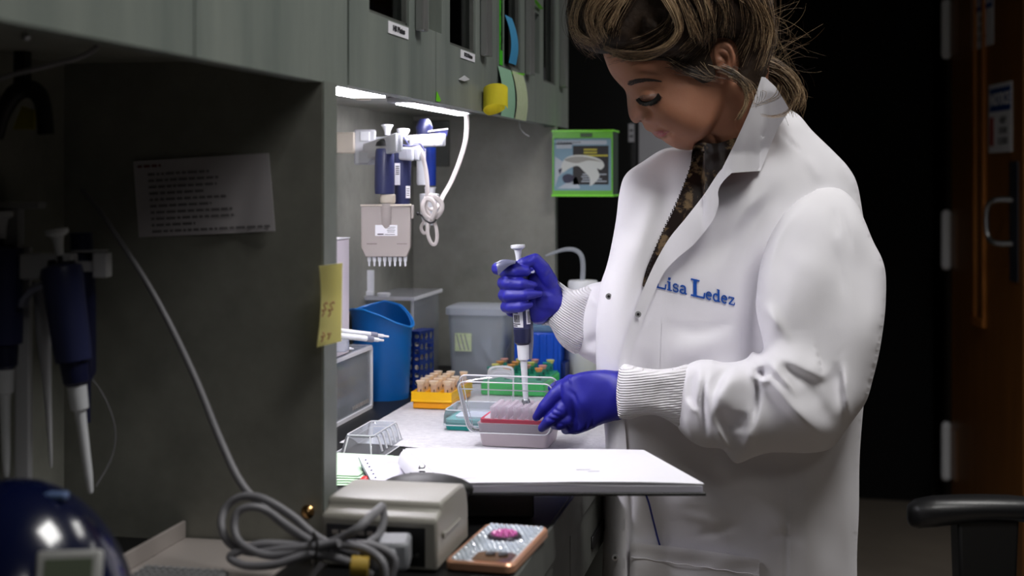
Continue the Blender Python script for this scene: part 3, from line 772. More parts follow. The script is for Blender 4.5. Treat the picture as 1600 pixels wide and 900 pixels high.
# the pipette in the person's right hand
DP = 2.05
pa, pb = P(822.5, 645, DP), P(809, 382, DP)
PL = (pb - pa).length; ps = PL / .2675
t, A, ax, fc, sd = pipette('pipette', 'navy pipette with a white plunger held upright in the person\'s gloved hand', pa, ps, tilt=pb - pa, face=-rgt, hook=0)
HK = DP - .039
g = G(); rows = []
for k in range(9):
    q = k / 8; xt = 806 - 30.5 * q; yt = 408.5 - 2.5 * math.sin(q * 2.6) + 4.5 * q ** 5; yb_ = 411.5 + 20 * q ** 1.7 * (1 if q < .99 else .93)
    xb = xt + 3.5 * q - 1; rows.append([P(xt, yt, HK + .034), P(xt, yt - .3, HK + .012), P(xt - .2, yt + .2, HK + .004), P(xt * .7 + xb * .3, yt * .75 + yb_ * .25, HK + .0006), P(xt * .4 + xb * .6, yt * .45 + yb_ * .55, HK), P(xb, yb_, HK + .0015)])
g.sheet(rows, .0016); ob('finger_hook', g, mat('glossy_grey_plastic', (104, 106, 130), .25), t, smooth=80)
g = G(); wraplabel(g, A, ax, ps, .137, .166, .0146, -62, 8)
for k, (h, e) in enumerate(((.1625, -5), (.159, -22), (.1415, -10), (.1385, -28))): wraplabel(g, A, ax, ps, h, h + .0016, .0150, -58, e, mi=1)
for a in range(-52, -14, 7): wraplabel(g, A, ax, ps, .1445, .1565, .0150, a, a + 4, mi=1, n=2)
ob('label_sticker', g, [M['paper'], M['ink']], t)
g = G(); wraplabel(g, A, ax, ps, .142, .188, .0150, 30, 68)
for k in range(9): wraplabel(g, A, ax, ps, .1445 + k * .002, .1457 + k * .002, .0154, 38, 60, mi=1, n=3)
wraplabel(g, A, ax, ps, .166, .184, .0154, 52, 58, mi=1, n=2)
ob('label_sticker', g, [M['paper'], M['ink']], t)
ob('ejector_arm', G().tube([A(.150) + rgt * .0145 * ps, A(.115) + rgt * .0135 * ps, A(.098) + rgt * .0115 * ps, A(.085) + rgt * .0095 * ps], .0016, 8, flat=(.0016, .0035)), M['hookgrey'], t)
g = G().lathe([(.0035, .004), (.0062, .0045), (.0062, .018), (.0050, .020)], pa, ax, 18); ob('tip_cone', g, M['steel'], t)

# ---- rail with pipettes on the back wall of the lit bay
t = thing('cable_trunking', 'cream wall trunking block beside the white pipette holder', 'trunking', OX(537, 240, XW + .012))
xq = P(553, 0, 2.39).x; y0 = P(553, 0, 2.39).y
g = G().box(XW + .0005, xq, y0, y0 + .03, zc(.0375), zc(.0735)); ob('cover', g, M['offw'], t, bevel=.002)
g = G()
for k in range(6): g.box(P(521, 0, 2.39).x, P(523, 0, 2.39).x, y0 - .0004, y0 + .001, zc(.041 + k * .005), zc(.0435 + k * .005))
ob('slot', g, M['black'], t)
M['hold'] = mat('white_holder_plastic', (196, 198, 204), .35)
t = thing('pipette_holder', 'white three-armed pipette holder on the back wall of the lit bay', 'holder', OX(570, 257, XW + .02))
y0, y1 = OX(553, 0, -.755).y, OX(590, 0, -.755).y
g = G()
pc = P(570.5, 230, 2.40); g.obox(pc, rgt * 17 * 2.4 / F, fwd * .004, upv * 27.5 * 2.4 / F); ob('mounting_plate', g, M['hold'], t, bevel=.003)
for yy_ in (-15, 17): ob('plate_recess', G().obox(pc + upv * yy_ * 2.4 / F - fwd * .0045, rgt * 8 * 2.4 / F, fwd * .002, upv * 8 * 2.4 / F), M['white'], t, bevel=.002)
def arm(p0, p1, hw, hh, drop=.0):
    g = G(); d = (p1 - p0).normalized(); sdv = d.cross(upv).normalized()
    g.obox((p0 + p1) / 2, d * (p1 - p0).length / 2, sdv * hw, upv * hh)
    # fork prong at the end
    for s in (-1, 1): g.obox(p1 + d * .006 + sdv * s * hw * .72, d * .008, sdv * hw * .30, upv * hh)
    return g
ob('arm', arm(P(572, 238, 2.39), P(620, 223, 2.22), .006, .0145), M['hold'], t, bevel=.004)
ob('arm', arm(P(582, 236, 2.405), P(644, 241, 2.30), .009, .0105), M['hold'], t, bevel=.003)
ob('arm', arm(P(584, 224, 2.41), P(682, 219, 2.36), .009, .0105), M['hold'], t, bevel=.003)
# white lower gusset
g = G().prism([P(561, 236, 2.38), P(600, 238, 2.32), P(582, 247, 2.34), P(576, 256, 2.36), P(560, 256, 2.38)], fwd * .012); ob('gusset', g, M['hold'], t, bevel=.002)

# 1: multichannel
d1 = 2.27
o1 = P(604, 402, d1)
t = thing('multichannel_pipette', 'navy-handled multichannel pipette with a wide grey head in the holder', 'pipette', o1)
sc = d1 / F
ob('handle', G().lathe([(.0155, 0), (.0163, .01), (.0160, .045), (.0150, .068), (.0135, .073)], P(601, 303, d1), (0, 0, 1), 28), M['navy'], t)
g = G()
for k in range(7): g.tube([P(604 + 5 * math.sin(k * .5) * .3, 250 + k * 4, d1 - .0160), P(607, 252 + k * 4, d1 - .0157)], .0006, 5)
ob('grip_ridges', g, M['navy'], t)
ob('neck', G().lathe([(.0115, 0), (.0125, .002), (.0125, .013), (.011, .014)], P(606, 317, d1), (0, 0, 1), 24), M['offw'], t)
g = G().lathe([(.002, -.042), (.006, -.040), (.0092, -.033), (.0098, -.02), (.0105, 0)], P(604, 318, d1 - .004), (0, 0, 1), 24)
ob('socket', g, M['pgrey'], t)
g = G(); hw = 38.5 * sc; q = P(603.5, 0, d1); zt_, zm, zb_ = P(0, 321, d1).z, P(0, 386, d1).z, P(0, 401, d1).z
c = P(603.5, 321, d1)
poly = [c - rgt * hw, c + rgt * hw, c + rgt * hw + upv * (zm - zt_), c + rgt * (hw * .84) + upv * (zb_ - zt_), c - rgt * (hw * .82) + upv * (zb_ - zt_), c - rgt * hw + upv * (zm - zt_)]
g.prism([p - fwd * .009 for p in poly], fwd * .020); ob('head', g, M['pgrey'], t, bevel=.0015)
ob('rim', G().obox(c + upv * .0005, rgt * (hw + .001), fwd * .012, upv * .0012), M['offw'], t)
ob('side_latch', G().obox(P(644.5, 331, d1), rgt * .0022, fwd * .006, upv * .011), M['pgrey'], t, bevel=.001)
g = G().obox(P(603.5, 360, d1 - .0096), rgt * 17.3 * sc, fwd * .0003, upv * 8.5 * sc, 0)
for k in range(4): g.obox(P(611, 355 + 2.5 * k, d1 - .0100), rgt * (6.5 - k % 2) * sc, fwd * .0001, upv * .35 * sc, 1)
g.obox(P(594.5, 366, d1 - .0100), rgt * 4.8 * sc, fwd * .0001, upv * .9 * sc, 1); g.obox(P(609, 366.3, d1 - .0100), rgt * 8 * sc, fwd * .0001, upv * .4 * sc, 1)
ob('label_sticker', g, [M['paper'], M['ink']], t)
g = G()
g.obox(P(581, 381, d1 - .0095), rgt * 8 * sc, fwd * .0002, upv * 1.0 * sc); g.obox(P(628, 381, d1 - .0095), rgt * 8 * sc, fwd * .0002, upv * .7 * sc)
ob('marking', g, mat('faint_grey_marking', (135, 128, 124), .5), t)
for k in range(8):
    xx = 577 + 8.05 * k
    g = G().lathe([(.0016, -.0165), (.0019, -.009), (.0029, -.0085), (.0034, 0)], P(xx, 400, d1), (0, 0, 1), 12)
    ob('nozzle', g, M['white'], t)
ob('plunger_rod', G().cyl(P(603, 235, d1), P(604, 222, d1), .0028), M['black'], t)
ob('plunger_button', G().lathe([(.0045, 0), (.0050, .006), (.0085, .013), (.0098, .0145), (.0098, .0165), (.003, .0175)], P(605, 211, d1), (0, 0, 1), 20), M['white'], t)
ob('shoulder', G().lathe([(.0150, 0), (.0130, .006), (.006, .011)], P(601, 228, d1), (0, 0, 1), 24), M['black'], t)
# 2: second navy pipette
d2 = 2.33
t = thing('pipette', 'navy pipette hanging behind and right of the grey multichannel head', 'pipette', P(629, 330, d2))
ob('handle', G().lathe([(.0125, -.002), (.0128, .018), (.0135, .020), (.0140, .05), (.0142, .088)], P(629, 322, d2), (0, 0, 1), 26), M['navy'], t)
ob('shoulder', G().lathe([(.0120, 0), (.0120, .010), (.006, .016)], P(629, 229, d2), (0, 0, 1), 24), M['black'], t)
ob('plunger_button', G().lathe([(.0045, 0), (.0075, .004), (.0105, .010), (.0108, .0145), (.004, .0155)], P(630, 215, d2), (0, 0, 1), 20), M['white'], t)
sc = d2 / F
g = G().obox(P(621, 272, d2 - .0132), rgt * 4.2 * sc, fwd * .0006, upv * 17 * sc, 0)
for k in range(5): g.obox(P(621, 260 + 3 * k, d2 - .0141), rgt * 2.8 * sc, fwd * .0001, upv * .8 * sc, 1)
ob('label_sticker', g, [M['paper'], M['ink']], t, bevel=.0004)
g = G().obox(P(637.5, 300, d2 - .0125), rgt * 3.4 * sc, fwd * .0006, upv * 9.5 * sc, 0)
for k in range(4): g.obox(P(637.5, 295 + 3.4 * k, d2 - .0134), rgt * 2.0 * sc, fwd * .0001, upv * .5 * sc, 1)
ob('label_sticker', g, [M['paper'], M['ink']], t)
# 3: white and blue pipette
d3 = 2.40
t = thing('electronic_pipette', 'white and bright navy pipette hanging rightmost in the holder behind the white cable', 'pipette', P(668, 355, d3))
g = G().lathe([(.0085, 0), (.0090, .005), (.0092, .065)], P(673, 290, d3), (0, 0, 1), 24); ob('barrel', g, mat('bright_navy', (20, 50, 140), .35), t)
g = G().lathe([(.0105, 0), (.0115, .004), (.0115, .062)], P(661.5, 289, d3 + .006), (0, 0, 1), 24); ob('body', g, M['white'], t)
g = G().lathe([(.0085, -.014), (.0090, 0), (.0100, .004)], P(672, 296, d3 - .001), (0, 0, 1), 22); g.lathe([(.0100, -.05), (.0155, -.03), (.0170, -.002), (.0170, .003), (.012, .004)], P(671, 306, d3), (0, 0, 1), 26); ob('collar', g, M['white'], t)
g = G().lathe([(.0110, 0), (.0135, .008), (.0145, .020), (.0105, .030), (.0075, .034)], P(663, 217, d3), (0, 0, 1), 22); ob('head', g, M['dnavy'], t)
g = G().sheet([[P(x, y, d3 - .012 + .02 * k) for k in (0, .5, 1)] for x, y in ((659, 212), (664, 206.5), (674, 204.5), (686, 203), (700, 201.5))], .0022); ob('finger_hook', g, M['white'], t)
g = G().prism([P(672, 206, d3 - .008), P(700, 203, d3 - .008), P(698, 213, d3 - .008), (P(690, 209, d3 - .008))], fwd * .014); ob('hook_pad', g, mat('navy_pad', (40, 50, 130), .4), t)

# cable from the lamp with its bundled slack
M['cablew'] = mat('white_cable', (204, 197, 194), .4); M['strap'] = mat('violet_grey_wire', (90, 92, 140), .4)
t = thing('white_cable', 'white flat cable hanging from the long strip lamp, knotted in a hanging bundle', 'cable', P(668, 384, 2.33))
g = G().tube([P(729, 178, 2.42), P(729.5, 196, 2.42), P(727, 222, 2.41), P(718, 252, 2.40), (P(705, 284, 2.38)), P(693, 305, 2.36), P(684, 322, 2.345), P(672, 327, 2.335), P(664, 318, 2.33), P(664, 308, 2.335)], .003, 10, flat=(.0022, .0042)); ob('cord', g, M['cablew'], t)
g = G()
g.tube([P(645, 232, 2.335), P(653, 231, 2.325), P(660, 243, 2.32), P(666, 270, 2.32), P(668, 300, 2.32), P(665, 325, 2.325), P(672, 338, 2.325)], .003, 8, flat=(.0022, .0045))
g.tube([P(668, 310, 2.32), P(676, 306, 2.315), P(690, 318, 2.32), P(688, 332, 2.32), P(676, 342, 2.32), P(664, 336, 2.32), P(660, 322, 2.32), P(666, 311, 2.32), P(676, 314, 2.31), P(680, 328, 2.31), P(674, 342, 2.315)], .003, 8, flat=(.0020, .0042))
g.tube([P(671, 338, 2.32), P(668, 352, 2.32), P(669, 368, 2.32), P(674, 380, 2.32), P(680, 381, 2.32), P(683, 370, 2.32), P(681, 354, 2.32), P(675, 340, 2.32)], .003, 8, flat=(.0014, .0030))
g.tube([P(672, 338, 2.33), P(662, 348, 2.33), P(658, 356, 2.33), P(662, 364, 2.33), P(668, 360, 2.33), P(671, 345, 2.33)], .003, 8, flat=(.0013, .0028))
ob('bundle', g, M['cablew'], t)
g = G().tube([P(653, 334, 2.33), P(659, 337, 2.318), P(665, 344, 2.31), P(672, 348, 2.308), P(679, 346, 2.312), P(681, 340, 2.33), P(672, 336, 2.335), P(660, 335, 2.325)], .0016, 8); g.sphere(P(653, 334, 2.33), .003, 6)
ob('cable_tie', g, M['black'], t)
g = G().tube([P(622, 214, 2.30), P(632, 216, 2.29), P(640, 228, 2.29), P(648, 224, 2.30), P(657, 225, 2.31), P(664, 236, 2.31)], .0013, 8)
g.tube([P(626, 226, 2.29), P(640, 228, 2.28), P(655, 226, 2.29)], .0011, 8); ob('retaining_wire', g, M['strap'], t)

# grey socket plate on the far divider
px_a, px_b = P(643, 0, 2.838).x, P(694, 0, 2.838).x
tag(ob('cover_plate', G().box(XW + .002, px_b, Y2 - .005, Y2, zc(.018), zc(.112)), M['lamd'], bevel=.002), 'plain grey cover plate high on the far divider behind the hanging pipettes', 'plate')

# ================================================================ things on the bench, lit bay
def at(x, d, z=0): return Vector((x, YD(x, d), BZ + z))
def rrect(x0, x1, y0, y1, r, n=5):
    out = []
    for cx, cy, a in ((x1 - r, y0 + r, -90), (x1 - r, y1 - r, 0), (x0 + r, y1 - r, 90), (x0 + r, y0 + r, 180)):
        for k in range(n + 1): q = math.radians(a + 90 * k / n); out.append((cx + r * math.cos(q), cy + r * math.sin(q)))
    return out
def loft(g, rings, mi=0, cap0=True, cap1=True):
    n = len(rings[0]); vs = [p for r in rings for p in r]
    fs = [(j * n + i, j * n + (i + 1) % n, (j + 1) * n + (i + 1) % n, (j + 1) * n + i) for j in range(len(rings) - 1) for i in range(n)]
    if cap0: fs.append(tuple(range(n))[::-1])
    if cap1: fs.append(tuple(range((len(rings) - 1) * n, len(rings) * n)))
    return g.add(vs, fs, mi)

# absorbent pad
M['pad'] = mat('absorbent_bench_paper', (212, 211, 215), .9, var=(192, 191, 197), vscale=90, bump=.8, bscale=160, spec=.1)
xl = -.662; rows = []
for i in range(46):
    q = i / 45; r = []
    for j in range(30):
        s = j / 29; dn_ = 2.045 - .10 * min(1, s / .7); d = dn_ + (2.62 - dn_) * q
        x = xl + (-.262 - xl + .012 * math.sin(q * 23) * (s > .8)) * s
        z = .0010 + .0006 * (1 + noise.noise((x * 30, d * 30, 0))) + (.006 * max(0, math.sin(q * 14 + s * 2)) * max(0, s - .86) / .14)
        if s > .97 and q < .5: z -= .0
        r.append(at(x, d + .01 * math.sin(s * 9) * (q < .05), z))
    rows.append(r)
tag(ob('bench_pad', G().sheet(rows, .0009), M['pad'], smooth=80), 'white absorbent paper pad spread over the bench under the racks', 'pad')

# blue bucket
t = thing('bucket', 'blue plastic bucket with a wavy rim in the lit bay', 'bucket', at(-.712, 2.475))
bc = at(-.728, 2.475); R0, R1_ = .047, .0545
def rimh(a): # a: 0 = right of view, 90 = away
    return float(np.interp(a % 360, [0, 15, 30, 60, 90, 120, 150, 180, 210, 240, 270, 300, 330, 345, 360], [.1262, .131, .139, .157, .163, .157, .151, .152, .157, .158, .149, .135, .126, .1245, .1262]))
n = 64; rings = []
for k in range(15):
    q = k / 14; ring = []
    for i in range(n):
        a = 360 * i / n; h = rimh(a) * q; rr_ = R0 + (R1_ - R0) * (h / .165) + (.0025 if q == 1 else 0); ring.append(bc + (rgt * math.cos(math.radians(a)) + fwd * math.sin(math.radians(a))) * rr_ + upv * h)
    rings.append(ring)
inner = []
for k in range(14, 0, -1):
    q = k / 14; ring = []
    for i in range(n):
        a = 360 * i / n; h = rimh(a) * q + (.0 if k < 14 else .0005); rr_ = R0 + (R1_ - R0) * (h / .165) - .003; ring.append(bc + (rgt * math.cos(math.radians(a)) + fwd * math.sin(math.radians(a))) * rr_ + upv * max(h, .004))
    inner.append(ring)
g = loft(G(), rings + inner); ob('body', g, M['blue'], t, smooth=60)
ob('rolled_rim', G().tube([p + upv * .0005 for p in rings[-1]] + [rings[-1][0] + upv * .0005], .0018, 8, smooth=False), mat('bright_blue_rim', (20, 125, 210), .35), t)

# acrylic case + carton + white pens at the left
xa, ya0, ya1 = -.711, at(-.711, 2.03).y, at(-.711, 2.36).y
t = thing('acrylic_case', 'clear white-framed storage case against the back wall beside the blue bucket', 'case', (-.75, (ya0 + ya1) / 2, BZ))
hc = .102
def frame_box(g, x0, x1, y0, y1, z0, z1, r):
    for x in (x0, x1):
        for z in (z0, z1): g.box(x - r, x + r, y0, y1, z - r, z + r)
        for y in (y0, y1): g.box(x - r, x + r, y - r, y + r, z0, z1)
    for y in (y0, y1):
        for z in (z0, z1): g.box(x0, x1, y - r, y + r, z - r, z + r)
    return g
ob('frame', frame_box(G(), XW + .004, xa - .002, ya0, ya1, BZ + .003, BZ + hc, .0030), mat('white_case_frame', (225, 225, 230), .4), t)
g = G(); g.box(xa - .0025, xa - .0015, ya0, ya1, BZ + .004, BZ + hc)
g.box(XW + .004, xa - .003, ya1 - .001, ya1, BZ + .004, BZ + hc); ob('pane', g, clear('hazy_case_pane', haze=.14, gloss=.15), t)
ob('lid', G().box(XW + .003, xa, ya0, ya1 + .001, BZ + hc + .0025, BZ + hc + .0045), M['clearl'], t)
ob('floor_panel', G().box(XW + .004, xa - .003, ya0, ya1, BZ + .001, BZ + .003), M['clear'], t)
g = G()
for k in range(9): g.box(xa - .0012, xa - .0006, ya1 - .10 + k * .010, ya1 - .094 + k * .010, BZ + .012, BZ + .018)
ob('embossed_marking', g, M['pgrey'], t)
for k, (yy, z, wd, m, nm) in enumerate(((ya1 - .065, .004, .10, 'white', 'frosted rack at the bottom of the clear storage case'), (ya1 - .07, .050, .085, 'offw', 'cream rack on top of the frosted one in the clear storage case'))):
    t2 = thing('tip_rack', nm, 'rack', (-.75, yy, BZ + z))
    ob('tray', G().box(XW + .012, xa - .008, yy - wd / 2, yy + wd / 2, BZ + z, BZ + z + .034), M[m], t2, bevel=.002)
    for i in range(7): ob('tip', G().lathe([(.0015, 0), (.0035, .010)], (xa - .016, yy - wd * .4 + i * wd * .13, BZ + z + .034), n=10), M['frost'], t2)
# white carton standing on the case
y1_ = OX(546, 0, xa).y
t = thing('carton', 'tall white carton standing on the clear case behind the divider', 'carton', (-.75, y1_ - .06, BZ + hc + .005))
ztop = OX(546, 372, xa).z
ob('box', G().box(XW + .006, xa, y1_ - .13, y1_, BZ + hc + .0055, ztop), mat('white_card', (220, 212, 222), .6), t, bevel=.002)
ob('flap', G().box(XW + .006, xa + .001, y1_ - .13, y1_ + .0005, ztop, ztop + .0015), M['paper'], t)
# L-shaped white stand on shelf comes below
def pen(label, p0, p1, r, clip=True):
    t = thing('marker_pen', label, 'pen', p1, 'white pens')
    d = (p1 - p0); L_ = d.length; d.normalize()
    ob('barrel', G().cyl(p0, p0 + d * L_ * .80, r, n=14), M['white'], t, bevel=.0004)
    ob('cap', G().cyl(p0 + d * L_ * .72, p0 + d * L_ * .82, r * 1.12, n=14), M['hookgrey'], t)
    ob('tip', G().lathe([(r * .75, 0), (r * .7, L_ * .12), (r * .45, L_ * .125), (r * .4, L_ * .2)], p0 + d * L_ * .80, d, 12), M['white'], t)
pen('upper of the two long white pens sticking out past the divider', P(500, 513, 2.12), P(607, 526, 2.20), .0040)
pen('lower of the two long white pens sticking out past the divider', P(500, 521, 2.10), P(599, 532, 2.18), .0046)
pen('short white pen lying on the clear case below the two long pens', P(505, 540, 2.20), P(552, 545, 2.25), .0030)
tag(ob('pen_rest', G().obox(P(522, 539, 2.17), rgt * .022, fwd * .012, upv * .010), M['frost'], bevel=.004), 'small frosted block under the white pens on top of the clear case', 'block')

# acrylic shelf
d0, d1_ = 2.56, 2.74; xr = -.698
yy0, yy1 = YD(xr, d0), YD(xr, d1_)
t = thing('acrylic_shelf', 'clear acrylic shelf box behind the blue bucket', 'shelf', (-.745, (yy0 + yy1) / 2, BZ))
zs = .39 - .2234
ob('top_slab', G().box(XW + .002, xr + .003, yy0 - .004, yy1 + .01, BZ + zs - .004, BZ + zs + .002), M['clear2'] if 'M2' in globals() else M['clearl'], t, bevel=.001)
ob('side_panel', G().box(xr - .003, xr, yy0, yy1, BZ, BZ + zs - .0042), M['clearl'], t)
ob('side_panel', G().box(XW + .002, XW + .005, yy0, yy1, BZ, BZ + zs - .0042), M['clearl'], t)
g = G().box(XW + .002, xr + .003, yy0 - .006, yy0 - .004, BZ + zs - .004, BZ + zs + .002).box(xr + .003, xr + .005, yy0 - .006, yy1 + .01, BZ + zs - .004, BZ + zs + .002).box(xr - .004, xr + .001, yy0 - .001, yy0 + .001, BZ, BZ + zs - .004)
ob('polished_edge', g, M['rim'], t)
# white angle stand on the shelf and glass dish
dd = 2.60
t = thing('angle_stand', 'white L-shaped plastic stand on the clear shelf', 'stand', (P(570, 0, dd).x, P(570, 0, dd).y, BZ + zs + .002))
zf = BZ + zs + .0022; sc = dd / F
pA, pB = P(553, 0, dd), P(584, 0, dd)
g = G().obox(((pA + pB) / 2).xy.to_3d() + upv * (zf + .004), rgt * 15.5 * sc, fwd * .012, upv * .004); ob('foot', g, M['white'], t, bevel=.001)
pc = P(578, 0, dd); ob('upright', G().obox(pc.xy.to_3d() + upv * (zf + .008 + .019), rgt * 6.5 * sc, fwd * .006, upv * .019), M['white'], t, bevel=.001)
pd = P(600, 0, 2.575)
tag(ob('glass_dish', G().lathe([(.010, 0), (.012, .003), (.012, .006), (.009, .0065), (.008, .003), (.0075, .0025)], (pd.x, pd.y, zf), n=24), M['rim']), 'small round glass dish on the clear shelf', 'dish')

# blue tube rack stood on end
def holeplate(g, o, u_, v_, n_, t_, W_, Hh, cols, rws, r, mi=0, seg=12):
    "plate with round holes; o = corner, u_, v_ unit directions, n_ normal"
    o, u_, v_, n_ = map(Vector, (o, u_, v_, n_)); cw, ch = W_ / cols, Hh / rws
    for layer in (0, 1):
        for i in range(cols):
            for j in range(rws):
                c = o + u_ * cw * (i + .5) + v_ * ch * (j + .5) + n_ * t_ * layer; vs = []
                for k in range(seg):
                    a = 2 * math.pi * (k + .5) / seg; ca, sa = math.cos(a), math.sin(a); m_ = max(abs(ca), abs(sa))
                    vs.append(c + u_ * r * ca + v_ * r * sa); vs.append(c + u_ * (cw / 2 * ca / m_) + v_ * (ch / 2 * sa / m_))
                fs = [(2 * k, 2 * k + 1, 2 * ((k + 1) % seg) + 1, 2 * ((k + 1) % seg)) for k in range(seg)]
                # corner triangles
                b = len(vs)
                vs += [c + u_ * cw / 2 * a + v_ * ch / 2 * e for a, e in ((1, 1), (-1, 1), (-1, -1), (1, -1))]
                for q_, (a, e) in enumerate(((1, 1), (-1, 1), (-1, -1), (1, -1))):
                    ids = sorted(range(seg), key=lambda k: (vs[2 * k + 1] - vs[b + q_]).length)[:2]; fs.append((2 * ids[0] + 1, b + q_, 2 * ids[1] + 1))
                g.add(vs, fs, mi)
                if layer:
                    c2 = c - n_ * t_; w_ = []
                    for k in range(seg):
                        a = 2 * math.pi * (k + .5) / seg; dr_ = u_ * r * math.cos(a) + v_ * r * math.sin(a); w_ += [c + dr_, c2 + dr_]
                    g.add(w_, [(2 * k, 2 * ((k + 1) % seg), 2 * ((k + 1) % seg) + 1, 2 * k + 1) for k in range(seg)], mi)
    # outer rim
    c0 = o; pts = [c0, c0 + u_ * W_, c0 + u_ * W_ + v_ * Hh, c0 + v_ * Hh]; vs = [p + n_ * t_ * k for p in pts for k in (0, 1)]
    g.add(vs, [(2 * i, 2 * ((i + 1) % 4), 2 * ((i + 1) % 4) + 1, 2 * i + 1) for i in range(4)], mi)
dr_ = 2.51; sc = dr_ / F
c0 = P(637, 0, dr_); base = Vector((c0.x, c0.y, BZ)); cx_ = Vector((c0.x, c0.y, 0))
ang = math.radians(35); u1 = (rgt * math.cos(ang) - fwd * math.sin(ang)); v1 = (rgt * math.sin(ang) + fwd * math.cos(ang))
u1 = (rgt * .92 - fwd * .39).normalized(); v1 = (rgt * .39 + fwd * .92).normalized()
W1, W2, Ht = .024, .056, .1105
base = base + fwd * .0
t = thing('tube_rack', 'dark blue tube rack with round holes standing on end right of the bucket', 'rack', base)
g = G(); holeplate(g, base, u1, upv, fwd, .0015, W1, Ht, 2, 8, .0045); ob('side_panel', g, M['dblue'], t, smooth=0)
g = G(); holeplate(g, base + u1 * W1, v1, upv, -u1, .0015, W2, Ht, 3, 6, .0072); ob('front_panel', g, M['dblue'], t, smooth=0)
g = G(); holeplate(g, base + v1 * .0, v1, upv, u1, .0015, W2, Ht, 3, 6, .0072); ob('back_panel', g, M['dblue'], t, smooth=0)
g = G(); g.obox(base + u1 * W1 / 2 + v1 * W2 / 2 + upv * (Ht + .001), u1 * (W1 / 2 + .001), v1 * (W2 / 2 + .001), upv * .0012); g.obox(base + u1 * W1 / 2 + v1 * W2 / 2 + upv * .0012, u1 * W1 / 2, v1 * W2 / 2, upv * .001)
for i_ in range(3):
    for j_ in range(6): ob('tube_end', G().lathe([(.0001, 0), (.0052, .0006), (.0054, .004)], base + u1 * (W1 - .008) + v1 * W2 / 3 * (i_ + .5) + upv * Ht / 6 * (j_ + .5), -u1 if False else -u1, 12), M['offw'], t)
for zz_ in (.03, .085): g.obox(base + u1 * (W1 + .003) + v1 * .035 + upv * zz_, u1 * .004, v1 * .004, upv * .0035)
for i_ in range(0, len(g.v), 8): ob('end_plate' if i_ < 16 else 'tab', G().add(g.v[i_:i_ + 8], g.f[:6]), M['dblue'], t, bevel=.0006)

# white storage tub, blue ribbed box, wash bottle
dt = 2.62
cb = P(754, 0, 2.72)
def tub(name, label, cx, cy, hw0, hd0, hw1, hd1, h, m, rim, cat, z0=0):
    t = thing(name, label, cat, (cx, cy, BZ + z0))
    rings = []
    for q in (0, .5, 1): a = hw0 + (hw1 - hw0) * q; b = hd0 + (hd1 - hd0) * q; rings.append([Vector((cx, cy, BZ + z0 + h * q)) + Vector((p[0], p[1], 0)) for p in rrect(-a, a, -b, b, .012)])
    for q in (1, .5, .03): a = hw0 + (hw1 - hw0) * q - .0025; b = hd0 + (hd1 - hd0) * q - .0025; rings.append([Vector((cx, cy, BZ + z0 + h * q)) + Vector((p[0], p[1], 0)) for p in rrect(-a, a, -b, b, .010)])
    ob('body', loft(G(), rings), m, t, smooth=40)
    a, b = hw1 + .004, hd1 + .004
    g = loft(G(), [[Vector((cx + p[0], cy + p[1], BZ + z0 + h + z)) for p in rrect(-aa, aa, -bb, bb, .014)] for aa, bb, z in ((a - .003, b - .003, -.012), (a, b, -.011), (a, b, .001), (a - .004, b - .004, .004))])
    ob('lid', g, rim, t, smooth=40)
    return t
t = tub('storage_tub', 'frosted clear lidded plastic tub at the far end of the lit bay', cb.x, cb.y - .01, .050, .045, .056, .050, .137, clear('thin_frosted_tub', (245, 247, 250), haze=.28, hazecol=(235, 240, 248), gloss=.5), M['frost'], 'tub')
yv = cb.y - .01 - .052
c = P(719, 537, 2.64); tag(t, None)
g = G().box(c.x - .016, c.x + .016, yv - .0012, yv - .0002, c.z - .017, c.z + .017)
for k in range(3): g.add([(c.x - .014 + k * .008, yv - .0016, c.z + .015), (c.x - .012 + k * .008, yv - .0016, c.z + .015), (c.x - .004 + k * .008, yv - .0016, c.z - .015), (c.x - .006 + k * .008, yv - .0016, c.z - .015)], [(0, 1, 2, 3)], 1)
ob('tape_label', g, [M['g2note'], M['hookgrey']], t)
g = G()
rr = random.Random(5)
M['bag'] = clear('crumpled_bag_film', haze=.7)
rows = [[Vector((c.x + .006 + .070 * j / 14, cb.y - .01 + .02 * math.sin(j * .9 + i), BZ + .012 + .055 * i / 8 + .010 * rr.random())) for j in range(15)] for i in range(9)]
tag(ob('plastic_bag', G().sheet(rows, .001), M['bag'], smooth=20), 'crumpled clear plastic bag inside the frosted tub', 'bag')

cbx = P(838, 0, 2.66); t = thing('ribbed_box', 'royal blue ribbed box with a pale lid behind the pipetting hand', 'box', (cbx.x, cbx.y + .03, BZ))
hw = .043; h = .0935; x0, x1 = cbx.x - hw, cbx.x + hw; y0 = cbx.y
g = G().box(x0, x1, y0, y0 + .07, BZ + .003, BZ + h); ob('body', g, M['royal'], t, bevel=.003)
for k in range(7): ob('rib', G().box(x0 + .004 + k * .0135, x0 + .009 + k * .0135, y0 - .003, y0, BZ + .006, BZ + h - .004), M['royal'], t, bevel=.001)
ob('lid', G().box(x0 - .001, x1 + .001, y0 - .001, y0 + .071, BZ + h, BZ + h + .014), clear('pale_blue_lid', (190, 215, 240), haze=.5, hazecol=(150, 190, 225)), t, bevel=.003)
ob('dark_base', G().box(x0 + .001, x1 + .012, y0 + .003, y0 + .068, BZ, BZ + .036), M['dblue'], t)  # darker blue block at the foot, reaching past the right side

